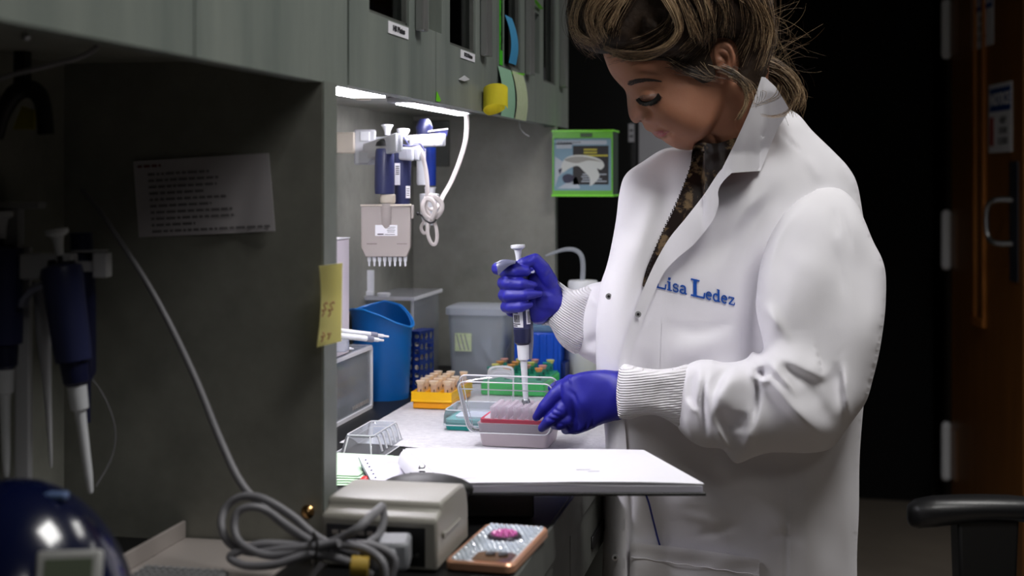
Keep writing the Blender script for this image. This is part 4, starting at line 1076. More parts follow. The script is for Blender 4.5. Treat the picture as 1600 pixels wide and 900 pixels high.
cw_ = P(911, 0, 2.72); t = thing('wash_bottle', 'white squeeze wash bottle with a bent spout beside the far divider', 'bottle', (cw_.x, cw_.y, BZ))
M['pe'] = mat('milky_polyethylene', (200, 205, 200), .45, sss=.0)
sc = 2.72 / F; o = Vector((cw_.x, cw_.y, BZ))
ob('bottle_body', G().lathe([(.030, 0), (.034, .004), (.034, .105), (.030, .120), (.020, .132), (.019, .135)], o, n=30), M['pe'], t)
ob('screw_cap', G().lathe([(.027, .135), (.029, .137), (.029, .183), (.027, .187), (.006, .188)], o, n=30), M['white'], t)
zt_ = lambda y: P(911, y, 2.72)
g = G().tube([P(910, 440, 2.72), P(911, 415, 2.72), P(908, 399, 2.72), P(899, 391, 2.72), P(885, 389.5, 2.72), P(868, 394, 2.72), P(852, 400, 2.72)], [.0048, .0048, .0046, .0044, .004, .003, .0016], 12); ob('spout', g, M['frost'], t)

# green splash box on the end of the far divider
dg_ = 2.80
a, b = P(863, 0, dg_), P(960, 0, dg_); zt0, zb0 = P(910, 203, dg_).z, P(910, 307, dg_).z; y0 = YD(a.x, dg_); dpt = .085
M['green'] = clear('green_acrylic', (40, 150, 60), haze=.30, hazecol=(14, 100, 46)); M['lglow'] = mat('lime_acrylic_edge', (130, 235, 50), .25)
t = thing('safety_glasses_box', 'green acrylic dispenser box with a safety glasses picture, at the end of the far divider', 'box', ((a.x + b.x) / 2, y0 + dpt / 2, zb0))
x0, x1 = a.x, b.x
g = G()
g.box(x0, x0 + .003, y0 + .003, y0 + dpt, zb0 + .003, zt0 - .003); g.box(x1 - .003, x1, y0 + .003, y0 + dpt, zb0 + .003, zt0 - .003); g.box(x0, x1, y0 + dpt - .003, y0 + dpt, zb0 + .003, zt0 - .003)
ob('side_wall', g, M['green'], t)
g = G().box(x0 - .002, x1 + .002, y0, y0 + dpt, zb0, zb0 + .004).box(x0 - .002, x1 + .002, y0, y0 + dpt, zt0 - .004, zt0); ob('edge_plate', g, M['lglow'], t)
g = G().box(x0, x1, y0, y0 + .002, zt0 - .017, zt0 - .004).box(x0, x1, y0, y0 + .002, zb0 + .004, zb0 + .012).box(x0, x0 + .003, y0, y0 + .002, zb0 + .012, zt0 - .017).box(x1 - .003, x1, y0, y0 + .002, zb0 + .012, zt0 - .017)
ob('front_band', g, mat('green_acrylic_band', (100, 190, 40), .3), t)
ob('slot', G().box((x0 + x1) / 2 - .014 + .010, (x0 + x1) / 2 + .020, y0 - .0015, y0 + .0, zt0 - .0145, zt0 - .007), mat('dark_green_slot', (40, 80, 30), .3), t, bevel=.001)
W_ = x1 - x0; Hg = zt0 - zb0
g = G().box(x0 + .003, x1 - .003, y0 + .0025, y0 + .0035, zb0 + .012, zt0 - .017, 0)
def cardpt(u_, v_, k=0): return (x0 + W_ * u_, y0 + .0024 - .0004 * k, zb0 + Hg * v_)
def cardpoly(pts, mi, k=1): g.add([cardpt(a_, b_, k) for a_, b_ in pts], [tuple(range(len(pts)))], mi)
def cr(u0, u1, v0, v1, mi, k=1): cardpoly([(u0, v0), (u1, v0), (u1, v1), (u0, v1)], mi, k)
cr(.34, .93, .18, .76, 1); cr(.06, .90, .78, .84, 2); cr(.06, .32, .72, .80, 2)
cardpoly([(.04, .60), (.30, .45), (.10, .30), (.04, .14)], 2); cardpoly([(.08, .12), (.40, .30), (.46, .12)], 2)
for k in range(3): cr((.52, .52, .38)[k], (.74, .74, .92)[k], .69 - .045 * k, .715 - .045 * k, 3, 2)
for k in range(4): cr(.48 + .02 * (k % 2), .90 - .08 * (k % 3), .22 + .035 * k, .235 + .035 * k, 2, 2)
for k in range(8): cr(.08 + .05 * k, .12 + .05 * k, .805, .82, 4, 2)
ob('picture_card', g, [mat('pale_blue_card', (130, 165, 185), .5), M['black'], mat('card_white', (190, 200, 210), .5), mat('card_yellow', (200, 190, 60), .5), mat('card_grey', (90, 100, 110), .5)], t, smooth=0)
g = G(); sw = catmull([(.14, .42), (.20, .56), (.36, .62), (.60, .61), (.80, .55), (.86, .46), (.80, .40), (.74, .42), (.78, .30), (.66, .17), (.62, .16), (.62, .28), (.52, .38), (.42, .46), (.28, .42), (.18, .36)], .03)
g.prism([cardpt(*p, 4) for p in sw], (0, .0006, 0)); g.prism([cardpt(*p, 6) for p in catmull([(.20, .55), (.40, .60), (.62, .58), (.82, .52), (.60, .54), (.40, .50)], .03)], (0, .0004, 0), 1)
g.prism([cardpt(*p, 5) for p in catmull([(.17, .30), (.26, .34), (.36, .30), (.32, .22), (.20, .21)], .03)], (0, .0004, 0), 2); g.prism([cardpt(*p, 5) for p in [(.10, .40), (.16, .43), (.15, .38), (.12, .33)]], (0, .0004, 0), 2)
ob('goggle_picture', g, [mat('goggle_white', (215, 220, 216), .4), mat('goggle_grey', (160, 160, 152), .4), M['dnavy']], t, smooth=0)

# ---- yellow and green tube racks
M['tube'] = clear('clear_tube', (248, 240, 230), haze=.62, hazecol=(246, 236, 226)); M['tcap'] = clear('tube_cap', (255, 250, 240), haze=.7, hazecol=(255, 246, 230))
M['tliq'] = mat('peach_liquid', (240, 200, 150), .4)
def microtube(name, label, o, h, group, tint='tube', cap='tcap', body='tliq'):
    t = thing(name, label, 'tube', o, group); o = Vector(o)
    ob('tube_body', G().lathe([(.0014, -.020), (.0048, -.004), (.0052, h)], o, n=14), M[tint], t)
    ob('tube_cap', G().lathe([(.0050, h), (.0056, h + .0008), (.0074, h + .0052), (.0078, h + .0062), (.0064, h + .0066)], o, n=14), M[cap], t)
    ob('written_mark', G().obox(o - fwd * .0053 + upv * h * .42 + rgt * .001, rgt * .0009, fwd * .0002, upv * .0022), M['ink'], t)
    return t
def dup(root, loc, label):
    r = root.copy(); COL.objects.link(r); r.location = loc; r['label'] = label
    for ch in list(root.children):
        c = ch.copy(); COL.objects.link(c); c.parent = r
    return r
x0, x1 = -.640, -.571; dF, dK = 2.33, 2.475
ya, yb_ = YD(-.605, dF), YD(-.605, dK)
t = thing('tube_rack', 'bright yellow tube rack holding small clear tubes on the white pad', 'rack', ((x0 + x1) / 2, (ya + yb_) / 2, BZ + .003))
g = G().box(x0 + .002, x1 - .002, ya + .002, yb_ - .002, BZ + .003, BZ + .014); ob('base', g, mat('amber_plastic', (246, 166, 0), .4), t, bevel=.002)
ob('flange', G().box(x0 - .001, x1 + .001, ya - .001, yb_ + .001, BZ + .014, BZ + .0175), M['yel'], t, bevel=.001)
g = G(); zt1 = BZ + .031; cells = 3; ww = .0012
g.box(x0, x1, ya, ya + .0015, BZ + .0175, zt1).box(x0, x1, yb_ - .0015, yb_, BZ + .0175, zt1)
for k in range(cells + 1): xx = x0 + (x1 - x0) * k / cells; xx = min(max(xx, x0 + ww / 2), x1 - ww / 2); g.box(xx - ww / 2, xx + ww / 2, ya + .0015, yb_ - .0015, BZ + .0175, zt1)
ob('divider_walls', g, M['yel'], t)
ob('deck', G().box(x0 + .001, x1 - .001, ya + .0015, yb_ - .0015, BZ + .0176, BZ + .0215), M['yel'], t)
mt = None; rowsn = ['front', 'second', 'third', 'fourth', 'back']; coln = ['left', 'middle', 'right']
for r_ in range(5):
    for c_ in range(3):
        if (r_, c_) in ((3, 2),): continue
        p = Vector((x0 + (x1 - x0) * (c_ + .5) / 3, ya + (yb_ - ya) * (r_ + .5) / 5 * .98, zt1 - .006)); lb = 'clear capped tube in the %s row, %s column of the yellow rack' % (rowsn[r_], coln[c_])
        if mt is None: mt = microtube('sample_tube', lb, p, .0165, 'tubes in the yellow rack')
        else: dup(mt, p, lb)
x0, x1 = -.560, -.445; ya, yb_ = YD(-.5, 2.47), YD(-.5, 2.62)
t = thing('tube_rack', 'green tube rack with colourful tubes behind the clear lid', 'rack', ((x0 + x1) / 2, (ya + yb_) / 2, BZ + .003))
M['grn'] = mat('green_plastic', (50, 190, 90), .4)
ob('base', G().box(x0, x1, ya, yb_, BZ + .003, BZ + .026), M['grn'], t, bevel=.003); ob('deck', G().box(x0 + .003, x1 - .003, ya + .003, yb_ - .003, BZ + .026, BZ + .029), mat('teal_green', (50, 160, 120), .4), t, bevel=.001)
M['tealt'] = clear('teal_tube', (170, 225, 215), haze=.6, hazecol=(80, 180, 160)); M['orgc'] = mat('orange_cap', (226, 150, 80), .4); M['pnkc'] = mat('pink_cap', (214, 150, 140), .4); M['yelc'] = mat('soft_yellow_cap', (220, 210, 110), .4)
protos = {}
for r_ in range(4):
    for c_ in range(4):
        cn = ('tealt', 'pnkc', 'orgc', 'yelc')[(r_ * 3 + c_ * 2 + (r_ * c_) % 3) % 4]; nm = dict(tealt='teal', pnkc='pink', orgc='orange', yelc='yellow')[cn]
        p = Vector((x0 + (x1 - x0) * (c_ + .5) / 4, ya + (yb_ - ya) * (r_ + .5) / 4, BZ + .031)); lb = '%s capped tube, %s row, %s column of the green rack' % (nm, rowsn[r_], ('first', 'second', 'third', 'last')[c_])
        if cn not in protos: protos[cn] = microtube('sample_tube', lb, p + upv * .0, .013, 'tubes in the green rack', 'tealt', cn)
        else: dup(protos[cn], p, lb)
    
# clear arch (handle of an open rack lid)
d_ = 2.40
g = G().tube([P(763, 592, d_), P(764, 580, d_), P(768, 575, d_), P(780, 573, d_), P(795, 574, d_), P(801, 578, d_), P(802, 592, d_)], .0021, 8); g.tube([P(768, 592, d_), P(770, 585, d_), P(775, 582, d_), P(792, 582.5, d_), P(797, 585, d_), P(797.5, 592, d_)], .0016, 8)
g.sheet([[P(764 + 3 * k, 575 + 1.5 * abs(k - 6) ** 1.2 * .3 + r * 7, d_) for k in range(13)] for r in range(3)], .0006)
a, b = P(763, 592, d_), P(802, 592, d_)
for q_ in (a, b): g.cyl(q_, Vector((q_.x, q_.y, BZ + .003)), .0014, n=8)
tag(ob('clear_handle', g, M['rim']), 'clear plastic arched handle standing behind the open tip box lid', 'handle')

# ---- teal tip box
def tipbox_base(t, x0, x1, y0, y1, z0, z1, m, taper=.004, r=.008, nm='base'):
    g = loft(G(), [[Vector((p[0], p[1], BZ + z)) for p in rrect(x0 + e, x1 - e, y0 + e, y1 - e, r)] for e, z in ((taper, z0), (taper * .2, z0 + (z1 - z0) * .9), (0, z1))]); return ob(nm, g, m, t, smooth=40)
dF = 2.14; x0 = -.540; x1 = -.418; ya = YD(x0, dF); yb_ = ya + .094
t = thing('tip_box', 'teal pipette tip box with a clear closed lid, left of the open tip box', 'box', ((x0 + x1) / 2, (ya + yb_) / 2, BZ + .003))
tipbox_base(t, x0 + .002, x1 - .002, ya + .002, yb_ - .002, .003, .013, mat('teal_plastic', (0, 148, 140), .4), .002)
tipbox_base(t, x0 + .003, x1 - .003, ya + .003, yb_ - .003, .0135, .019, M['tealin'] if 'tealin' in M else mat('pale_teal_tray', (120, 195, 190), .5), .001, nm='tray')
tipbox_base(t, x0 + .016, x1 - .010, ya + .012, yb_ - .010, .019, .0225, M['paper'], .001, nm='rack_top')
g = loft(G(), [[Vector((p[0], p[1], BZ + z)) for p in rrect(x0 + e, x1 - e, ya + e, yb_ - e, .008)] for e, z in ((0, .010), (.0005, .024), (.003, .033))], cap0=False); ob('lid', g, M['clearl'], t, smooth=40)
pr = [Vector((p[0], p[1], BZ + .033)) for p in rrect(x0 + .003, x1 - .003, ya + .003, yb_ - .003, .008)]; pr2 = [Vector((p[0], p[1], BZ + .0105)) for p in rrect(x0, x1, ya, yb_, .008)]
ob('lid_rim', G().tube(pr + [pr[0]], .0009, 6, smooth=False).tube(pr2 + [pr2[0]], .0009, 6, smooth=False), M['rim'], t)

# ---- open tip box with its lid, held by the person's left hand
fr = P(741, 0, 2.004); yy = fr.y
xL, xR = P(741, 0, 2.0).x, P(868, 0, 2.0).x
M['tipb'] = mat('pinkish_white_plastic', (214, 200, 206), .4, spec=.5)
x0, x1 = xL, xR - .004; ya = YD((x0 + x1) / 2, 2.0); yb_ = ya + .088
t = thing('open_tip_box', 'open pinkish white tip box with rows of clear tips, under the pipette', 'box', ((x0 + x1) / 2, (ya + yb_) / 2, BZ + .003))
tipbox_base(t, x0, x1, ya, yb_, .003, .036, M['tipb'], .006)
tipbox_base(t, x0 + .004, x1 - .004, ya + .004, yb_ - .004, .0362, .0415, mat('pink_plastic', (236, 60, 96), .35), .0005, .006, 'rack_edge')
tipbox_base(t, x0 + .009, x1 - .007, ya + .009, yb_ - .008, .0416, .0425, mat('white_rack_top', (240, 232, 238), .4), 0, .005, 'rack_top')
M['tipm'] = clear('clear_tip', (255, 250, 252), haze=.55, hazecol=(255, 248, 253))
tipmesh = None; nt_ = 0
for r_ in range(8):
    for c_ in range(10):
        px_ = x0 + .0105 + c_ * .0112; py_ = ya + .010 + r_ * .0094
        if c_ < 1: continue
        if nt_ >= 100: break
        if tipmesh is None:
            g = G(); n = 10
            g.lathe([(.0026, -.004), (.0030, 0), (.0031, .009), (.0036, .0095), (.0037, .0165), (.0028, .0166), (.0024, .002)], (px_, py_, BZ + .0425), n=n); tp = ob('tip', g, M['tipm'], t); tipmesh = tp; tp0 = (px_, py_)
        else:
            c = tipmesh.copy(); COL.objects.link(c); c.location = (px_ - tp0[0], py_ - tp0[1], 0)
        nt_ += 1
# lid: clear tray hinged at the front, leaning toward the viewer
zh = .020; e0, e1 = P(735, 0, 1.985).x, P(861, 0, 1.985).x
xm = (e0 + e1) / 2; y_h = ya - .008
def lidpt(u_, v_, w_):
    # u across, v up the lid (0 hinge side .. 1), w depth toward the box
    wd = (.062 + .011 * v_) ; return Vector((xm - .004 + u_ * wd - .004 * v_, y_h - .014 * v_ + w_ * .024, BZ + zh + .002 + v_ * .078 + w_ * .004))
def lring(k, w_): return [lidpt(a_, b_, w_) for a_, b_ in [(p[0] * k, .5 + (p[1] - .5) * k) for p in rrect(-1, 1, 0, 1, .16)]]
tl = t
g = loft(G(), [lring(1, 1), lring(1, .25), lring(.93, 0)], cap0=False, cap1=True); ob('lid', g, M['clear'], tl, smooth=50)
r0, r1 = lring(1, 1), lring(.95, 0); g = G().tube(r0 + [r0[0]], .00115, 6, smooth=False).tube(r1 + [r1[0]], .0009, 6, smooth=False)
for a_ in (-.93, .93): g.tube([lidpt(a_, .02, 1), lidpt(a_ * .96, .5, .6), lidpt(a_, .98, 1)], .0007, 6)
g.tube([lidpt(-.97, .83, .1), lidpt(.97, .83, .1)], .0009, 6)
ob('lid_rim', g, M['rim'], tl)

# ---- clear blister tray, upside down
x0, x1 = -.640, -.574; ya, yb_ = YD(-.6, 1.945), YD(-.6, 2.085)
ya2 = YD(-.6, 1.965)
t = thing('blister_tray', 'empty clear ribbed plastic tray upside down on the front of the pad', 'tray', ((x0 + x1) / 2, (ya + yb_) / 2, BZ + .001))
rg = lambda e, z, r=.006: [Vector((p[0], p[1], BZ + z)) for p in rrect(x0 + e, x1 - e, ya + e, yb_ - e, r)]
g = loft(G(), [rg(-.004, .001), rg(.004, .0015), rg(.006, .003), rg(.012, .026), rg(.014, .028), rg(.017, .024)], cap0=False); ob('shell', g, M['clearl'], t, smooth=40)
for z, e in ((.0015, -.004), (.028, .0135)): 
    p_ = rg(e, z); ob('edge', G().tube(p_ + [p_[0]], .0009, 6, smooth=False), M['rim'], t)
g = G()
for k in range(5):
    yy_ = ya + .030 + k * .022
    ob('rib', G().tube([(x1 - .005, yy_, BZ + .004), (x1 - .0105, yy_, BZ + .022), (x1 - .014, yy_, BZ + .026)], .0016, 6), M['rim'], t)
for sx_ in (.2, .8): ob('rib', G().tube([(x0 + (x1 - x0) * sx_, ya + .004, BZ + .004), (x0 + (x1 - x0) * (.5 + (sx_ - .5) * .8), ya + .012, BZ + .026)], .0012, 6), M['rim'], t)

# ---- green sheets, notebook, red cap
g = G(); rr = random.Random(9)
t = thing('green_papers', 'pile of pale green sheets on the bench beside the divider', 'papers', at(-.62, 1.86))
for k in range(5):
    dx = rr.uniform(-.004, .004); p_ = [at(-.66 + dx, 1.765 + .01 * k), at(-.552 + dx, 1.765 + .006 * k), at(-.545 + dx, 1.935 - .004 * k), at(-.655 + dx, 1.945)]
    ob('sheet', G().prism([q + upv * (.001 + .0016 * k) for q in p_], (0, 0, .0009)), mat('pale_green_paper', (196, 226, 196), .7), t)
def opaper(name, label, corners, z0, th, n=6, m='paper'):
    t = thing(name, label, 'paper', at(*corners[0]))
    for k in range(n):
        e = rr.uniform(-.0015, .0015); ob('sheet', G().prism([at(c_[0] + e, c_[1] + e, z0 + th * k / n) for c_ in corners], (0, 0, th / n * .8)), M[m], t)
    return t
c_ = [OB(595, 765, .022), OB(655, 765, .022), OB(640, 713, .022), OB(567, 714, .022)]
t = thing('notebook', 'white notebook lying under the left end of the clipboard', 'notebook', c_[0] - upv * .02)
for k in range(7): ob('page', G().prism([p_ - upv * (.0205 - .003 * k) + Vector((-.0010 * k, .0004 * (k % 2), 0)) for p_ in c_], (0, 0, .0024)), M['paper' if k % 2 else 'pedge'], t)
g = G()
for k in range(9):
    a_ = c_[0] * (1 - k / 9) + c_[3] * k / 9; g.tube([a_ + Vector((.002, 0, .001)), a_ + Vector((-.004, 0, -.006)), a_ + Vector((-.001, 0, -.016))], .0008, 6)
ob('spiral_binding', g, M['navy'], t)
p_ = OB(572, 756, .008)
tag(ob('red_cap', G().sphere((p_.x, p_.y, BZ + .009), .009, 10, sc=(1, 1, 1)).lathe([(.010, 0), (.010, .006), (.007, .008)], (p_.x, p_.y, BZ), n=18), mat('red_plastic', (220, 30, 36), .35)), 'small red cap on the bench by the spiral of the notebook', 'cap')

# ---- clipboard with sheets
FL, FR, BR, BL = P(702, 766, 1.56), P(1104, 770, 1.56), P(1009, 709, 1.753), P(636, 708, 1.76)
zt_ = BZ + .045
def atz(v, z): return Vector((v.x, v.y, z))
t = thing('clipboard', 'black clipboard with a thick pile of white sheets jutting over the bench edge', 'clipboard', atz((FL + FR + BL + BR) / 4, BZ + .034))
zb_ = BZ + .0345
ob('board', G().prism([atz(FL, zb_), atz(FR, zb_), atz(BR, zb_), atz(BL, zb_)], (0, 0, .0035)), M['black'], t, bevel=.001)
rr = random.Random(4); zz_ = zb_ + .0042
ob('page_block', G().prism([Vector((v_.x, v_.y, zz_ - .0004)) for v_ in (FL.lerp(FR, .004).lerp(BL, .01), FR.lerp(FL, .012).lerp(BR, .01), BR.lerp(BL, .01), BL.lerp(BR, .004))], (0, 0, .0068)), thinpaper('page_edges', (236, 234, 246), .5), t)
for k in range(5, 8):
    e = [rr.uniform(-.0025, .0025) for _ in range(4)]
    g = G(); rows = []
    for i in range(9):
        q = i / 8; r = []
        for j in range(17):
            s = j / 16; a_ = FL.lerp(FR, s); b_ = BL.lerp(BR, s); p_ = a_.lerp(b_, q); s_edge = max(0, (s - .75) / .25)
            r.append(Vector((p_.x + e[0] - .004, p_.y + e[1] + .003, zz_ + k * .00125 + (.0016 * k * .25) * (1 - abs(2 * s - 1)) * (1 - q) + .0006 * math.sin(s * 9 + k))))
        rows.append(r)
    g.sheet(rows, .0011); ob('sheet', g, M['sheetw'], t, smooth=40)
g = G()
for (sx_, qx, l_) in ((.07, .82, .010), (.075, .77, .007), (.60, .35, .008), (.63, .30, .006), (.10, .12, .008)):
    a_ = FL.lerp(FR, sx_).lerp(BL.lerp(BR, sx_), qx); g.obox(Vector((a_.x, a_.y, zz_ + .0112)), (l_, l_ * .3, 0), (.0, .0012, 0), (0, 0, .0001))
ob('handwriting', g, mat('pencil_grey', (200, 200, 212), .7), t)
# curled first page hanging at the left end
rows = []
for i in range(7):
    q = i / 6; b_ = FL.lerp(BL, q); r = []
    for j in range(11):
        s = j / 10; r.append(Vector((b_.x - .022 * math.sin(s * 1.5) * (1 - .4 * q), b_.y + .006 * s, zz_ + .0085 - .034 * (1 - math.cos(s * 1.45)) * (1 - .35 * q))))
    rows.append(r)
g = G().sheet(rows, .0005); a_ = Vector(rows[2][5])
put_text(g, 'Elut', .016, a_ + Vector((-.003, -.002, .002)), fwd * .3 + upv, -rgt, 1); ob('curled_page', g, [M['paper'], M['ink']], t, smooth=60)
g = G(); c_ = P(668, 762, 1.545)
g.sphere((c_.x, c_.y, BZ + .047), 1.0, 14, sc=(.052, .024, .0165)); ob('clip', g, M['rubber'], t)
# black case under the board's left part
c1, c2, c3, c4 = P(640, 0, 1.60), P(835, 0, 1.60), P(815, 0, 1.74), P(640, 0, 1.74)
tag(ob('binder', G().prism([atz(q_, BZ + .0005) for q_ in (c1, c2, c3, c4)], (0, 0, .0335)), M['black'], bevel=.003), 'black binder on the bench underneath the clipboard', 'binder')

# ================================================================ near bay, bench items
# beige device
xo = P(495, 0, 1.39); x0 = xo.x; x1 = P(688, 0, 1.39).x; y0 = YD((x0 + x1) / 2, 1.39)
t = thing('power_supply', 'beige grey bench power supply with a sloping lid, plugged in at its front', 'device', ((x0 + x1) / 2, y0 + .065, BZ))
pf = [(0, .002), (0, .051), (.004, .054), (.018, .057), (.019, .0635), (.024, .066), (.10, .066), (.112, .064), (.124, .054), (.130, .038), (.131, .002)]
ob('housing', G().prism([(x0, y0 + a_, BZ + b_) for a_, b_ in pf], (x1 - x0, 0, 0)), M['dev'], t, bevel=.003)
ob('socket_recess', G().box(x0 + .068, x1 - .012, y0 - .0008, y0 + .001, BZ + .006, BZ + .044), M['black'], t)
ob('display_panel', G().box(x0 + .006, x0 + .058, y0 - .0008, y0 + .001, BZ + .014, BZ + .044), mat('dark_device_panel', (60, 60, 66), .4), t)
g = G(); 
for k in range(5): g.box(x0 + .012 + k * .009, x0 + .018 + k * .009, y0 - .0014, y0 - .0008, BZ + .034, BZ + .038)
ob('panel_marking', g, M['pgrey'], t)
ob('side_latch', G().box(x1, x1 + .002, y0 + .03, y0 + .09, BZ + .030, BZ + .034).box(x1, x1 + .003, y0 + .018, y0 + .026, BZ + .030, BZ + .036), M['dev'], t, bevel=.001)
for a_, b_ in ((.012, .012), (.1, .012), (.012, .118), (.1, .118)): ob('foot', G().cyl((x0 + a_, y0 + b_, BZ), (x0 + a_, y0 + b_, BZ + .003), .005), M['rubber'], t)
ob('screw', G().cyl((x1 - .020, y0 - .0018, BZ + .017), (x1 - .020, y0, BZ + .017), .0022), M['steel'], t)

# power cable: diagonal run, coil, plug
M['cab'] = mat('grey_cable_rubber', (128, 127, 132), .5)
t = thing('power_cable', 'thick grey power cable hanging down the near divider and coiled on the bench', 'cable', P(480, 870, 1.33))
D = 1.34
g = G().tube([P(128, 295, 1.44), P(170, 350, 1.43), P(240, 460, 1.42), P(300, 580, 1.41), P(345, 690, 1.39), P(378, 757, 1.37), P(420, 800, 1.36), P(470, 838, 1.35), P(520, 855, 1.34)], [.0022, .0025, .0030, .0034, .0038, .0040, .0040, .0040, .0040], 12); ob('hanging_cord', g, M['cab'], t)
g = G()
g.tube([P(560, 868, 1.33), P(500, 842, 1.34), P(455, 805, 1.35), P(410, 779, 1.355), P(375, 777, 1.36), P(352, 795, 1.36), P(346, 822, 1.35), P(360, 850, 1.34), P(395, 863, 1.33), P(450, 858, 1.32), P(520, 852, 1.31), P(580, 852, 1.31), P(615, 872, 1.31), P(610, 905, 1.31)], .0040, 12)
g.tube([P(600, 915, 1.29), P(598, 880, 1.29), P(570, 858, 1.30), P(520, 850, 1.31), P(470, 852, 1.33), P(410, 850, 1.33), P(372, 862, 1.33), P(360, 872, 1.33), P(385, 884, 1.32), P(430, 882, 1.31), P(490, 866, 1.31), P(550, 880, 1.30), P(580, 900, 1.30)], .0040, 12)
g.tube([P(492, 850, 1.325), P(450, 822, 1.34), P(420, 800, 1.347), P(395, 792, 1.345), P(372, 800, 1.345), P(366, 825, 1.34), P(378, 850, 1.33), P(420, 868, 1.32), P(480, 858, 1.315), P(530, 848, 1.30)], .0038, 12)
g.tube([P(490, 858, 1.32), P(530, 842, 1.31), P(560, 825, 1.305), P(580, 806, 1.32), P(597, 792, 1.345)], [.0038, .0040, .0042, .0044, .0046], 12)
g.tube([P(597, 792, 1.345), P(600, 812, 1.34), P(592, 835, 1.33), P(575, 848, 1.32)], .0036, 10)
ob('coil', g, M['cab'], t)
g = G(); c_ = P(492, 853, 1.305); g.tube([P(490, 835, 1.315), P(495, 845, 1.295), P(494, 862, 1.295), P(490, 880, 1.305), P(488, 858, 1.33), P(490, 835, 1.315)], .0032, 8, flat=(.0014, .0034)); ob('cable_tie', g, M['black'], t)
c_ = P(562, 884, 1.292); ob('tape_wrap', G().cyl(P(549, 884, 1.292), P(576, 886, 1.292), .0095, n=18), mat('old_yellow_tape', (180, 150, 60), .5), t)
c_ = P(616, 862, 1.345); ob('plug', G().obox(c_, rgt * .0155, fwd * .022, upv * .0135).obox(P(600, 872, 1.325), rgt * .012, fwd * .010, upv * .010), mat('grey_plug', (135, 137, 142), .45), t, bevel=.004)

# thin cable at the top left
tag(ob('thin_cable', G().tube([P(-40, 140, 1.25), P(0, 122, 1.25), P(60, 106, 1.26), P(110, 94, 1.28), P(140, 82, 1.30), P(155, 68, 1.32), P(161, 50, 1.34), P(162, 30, 1.345)], .0022, 8), M['cab']), 'thin grey cable looping under the nearest cabinet at top left', 'cable')

# phone
x0 = P(694, 0, 1.385).x; x1 = P(806, 0, 1.385).x; xm = (x0 + x1) / 2; y0 = YD(xm, 1.378)
rot = math.radians(3)
o = Vector((xm, y0, BZ + .0005)); um = Vector((math.cos(-rot), math.sin(-rot), 0)); vm = Vector((math.sin(rot), math.cos(rot), 0))
t = thing('smartphone', 'smartphone in a glittery rose gold case with a pink jewelled ring, on the bench', 'phone', o)
PW, PLn = .0705, .155
ph = lambda a_, b_, z: o + um * a_ + vm * b_ + upv * z
rg = lambda e, z, r=.010: [ph(p[0], p[1], z) for p in rrect(-PW / 2 + e, PW / 2 - e, e, PLn - e, r, 6)]
ob('bumper', loft(G(), [rg(.002, 0), rg(0, .002), rg(0, .0085), rg(.0015, .0105), rg(.004, .0105), rg(.004, .009)]), mat('rose_gold', (214, 160, 130), .3, metal=.4), t)
ob('back', loft(G(), [rg(.0041, .008, .008), rg(.0041, .0104, .008)]), mat('silver_glitter_base', (190, 198, 206), .35), t)
g = G(); rr = random.Random(12); M['gem'] = mat('clear_crystal', (205, 214, 226), .08, spec=1, coat=1)
for i in range(11):
    for j in range(23):
        a_ = -PW / 2 + .008 + i * .0055 + (j % 2) * .0027; b_ = .008 + j * .0063
        if a_ > PW / 2 - .007 or (b_ < .040 and a_ > -.012 + 0): continue
        if (a_ / .017) ** 2 + ((b_ - .098) / .020) ** 2 < 1: continue
        c_ = ph(a_, b_, .0104); r_ = .0026 + rr.random() * .0006; g.lathe([(r_, 0), (r_ * .8, .0014), (r_ * .35, .0022)], c_, (rr.uniform(-.15, .15), rr.uniform(-.15, .15), 1), 6)
ob('crystals', g, M['gem'], t, smooth=0); t.children[-1]['kind'] = 'stuff' if False else 'stuff'
g = loft(G(), [[ph(p[0], p[1], z) for p in rrect(-.010, PW / 2 - .005, .004, .040, .008)] for z in (.0104, .0112)]); ob('mirror_patch', g, mat('polished_rose_gold', (230, 180, 140), .12, metal=.9), t)
for k, (a_, b_) in enumerate(((.004, .030), (.017, .030))): ob('lens', G().lathe([(.0052, 0), (.0052, .0016), (.0035, .0018)], ph(a_, b_, .0112), n=18), M['black'], t)
g = G().lathe([(.0175, 0), (.0180, .002), (.0165, .004)], ph(0, .098, .0104), n=30); rn = ob('ring_stand', g, mat('dark_ring', (70, 62, 72), .3, metal=.5), t)
g = G(); M['pgem'] = mat('pink_crystal', (226, 120, 190), .08, spec=1, coat=1)
for k, (n_, r_) in enumerate(((1, 0), (6, .0058), (11, .0115))):
    for i in range(n_):
        a_ = 2 * math.pi * i / n_; g.lathe([(.0030, 0), (.0024, .0022), (.0010, .0032)], ph(r_ * math.cos(a_), .098 + r_ * math.sin(a_), .0142 + .002 * (2 - k) * .6), (0.1 * math.cos(a_), .1 * math.sin(a_), 1), 6)
ob('pink_jewels', g, M['pgem'], t, smooth=0)

# microcentrifuge
c_ = P(22, 0, 1.10); o = Vector((c_.x, c_.y, BZ)); sc = 1.10 / F
M['cent'] = mat('glossy_navy', (6, 14, 48), .18, spec=.6, coat=.4)
t = thing('microcentrifuge', 'glossy dark blue domed microcentrifuge in the bottom left corner', 'centrifuge', o)
prof = [(.080, .0), (.088, .006), (.094, .03)]
for k in range(15): a_ = math.radians(90 * k / 14); prof.append((.094 * math.cos(a_) + .001, .032 + .120 * math.sin(a_) ** 1.1))
ob('dome', G().lathe(prof, o, n=56), M['cent'], t, smooth=60)
ob('seam_ring', G().tube([o + Vector((.0935 * math.cos(a_), .0935 * math.sin(a_), .060)) for a_ in np.linspace(0, 2 * math.pi, 49)], .0016, 8, smooth=False), M['dnavy'], t)
n_ = Vector((.30, -.86, .42)).normalized(); uu = upv.cross(n_).normalized(); vv = n_.cross(uu); cc = o + Vector((.034, -.0778, .085))
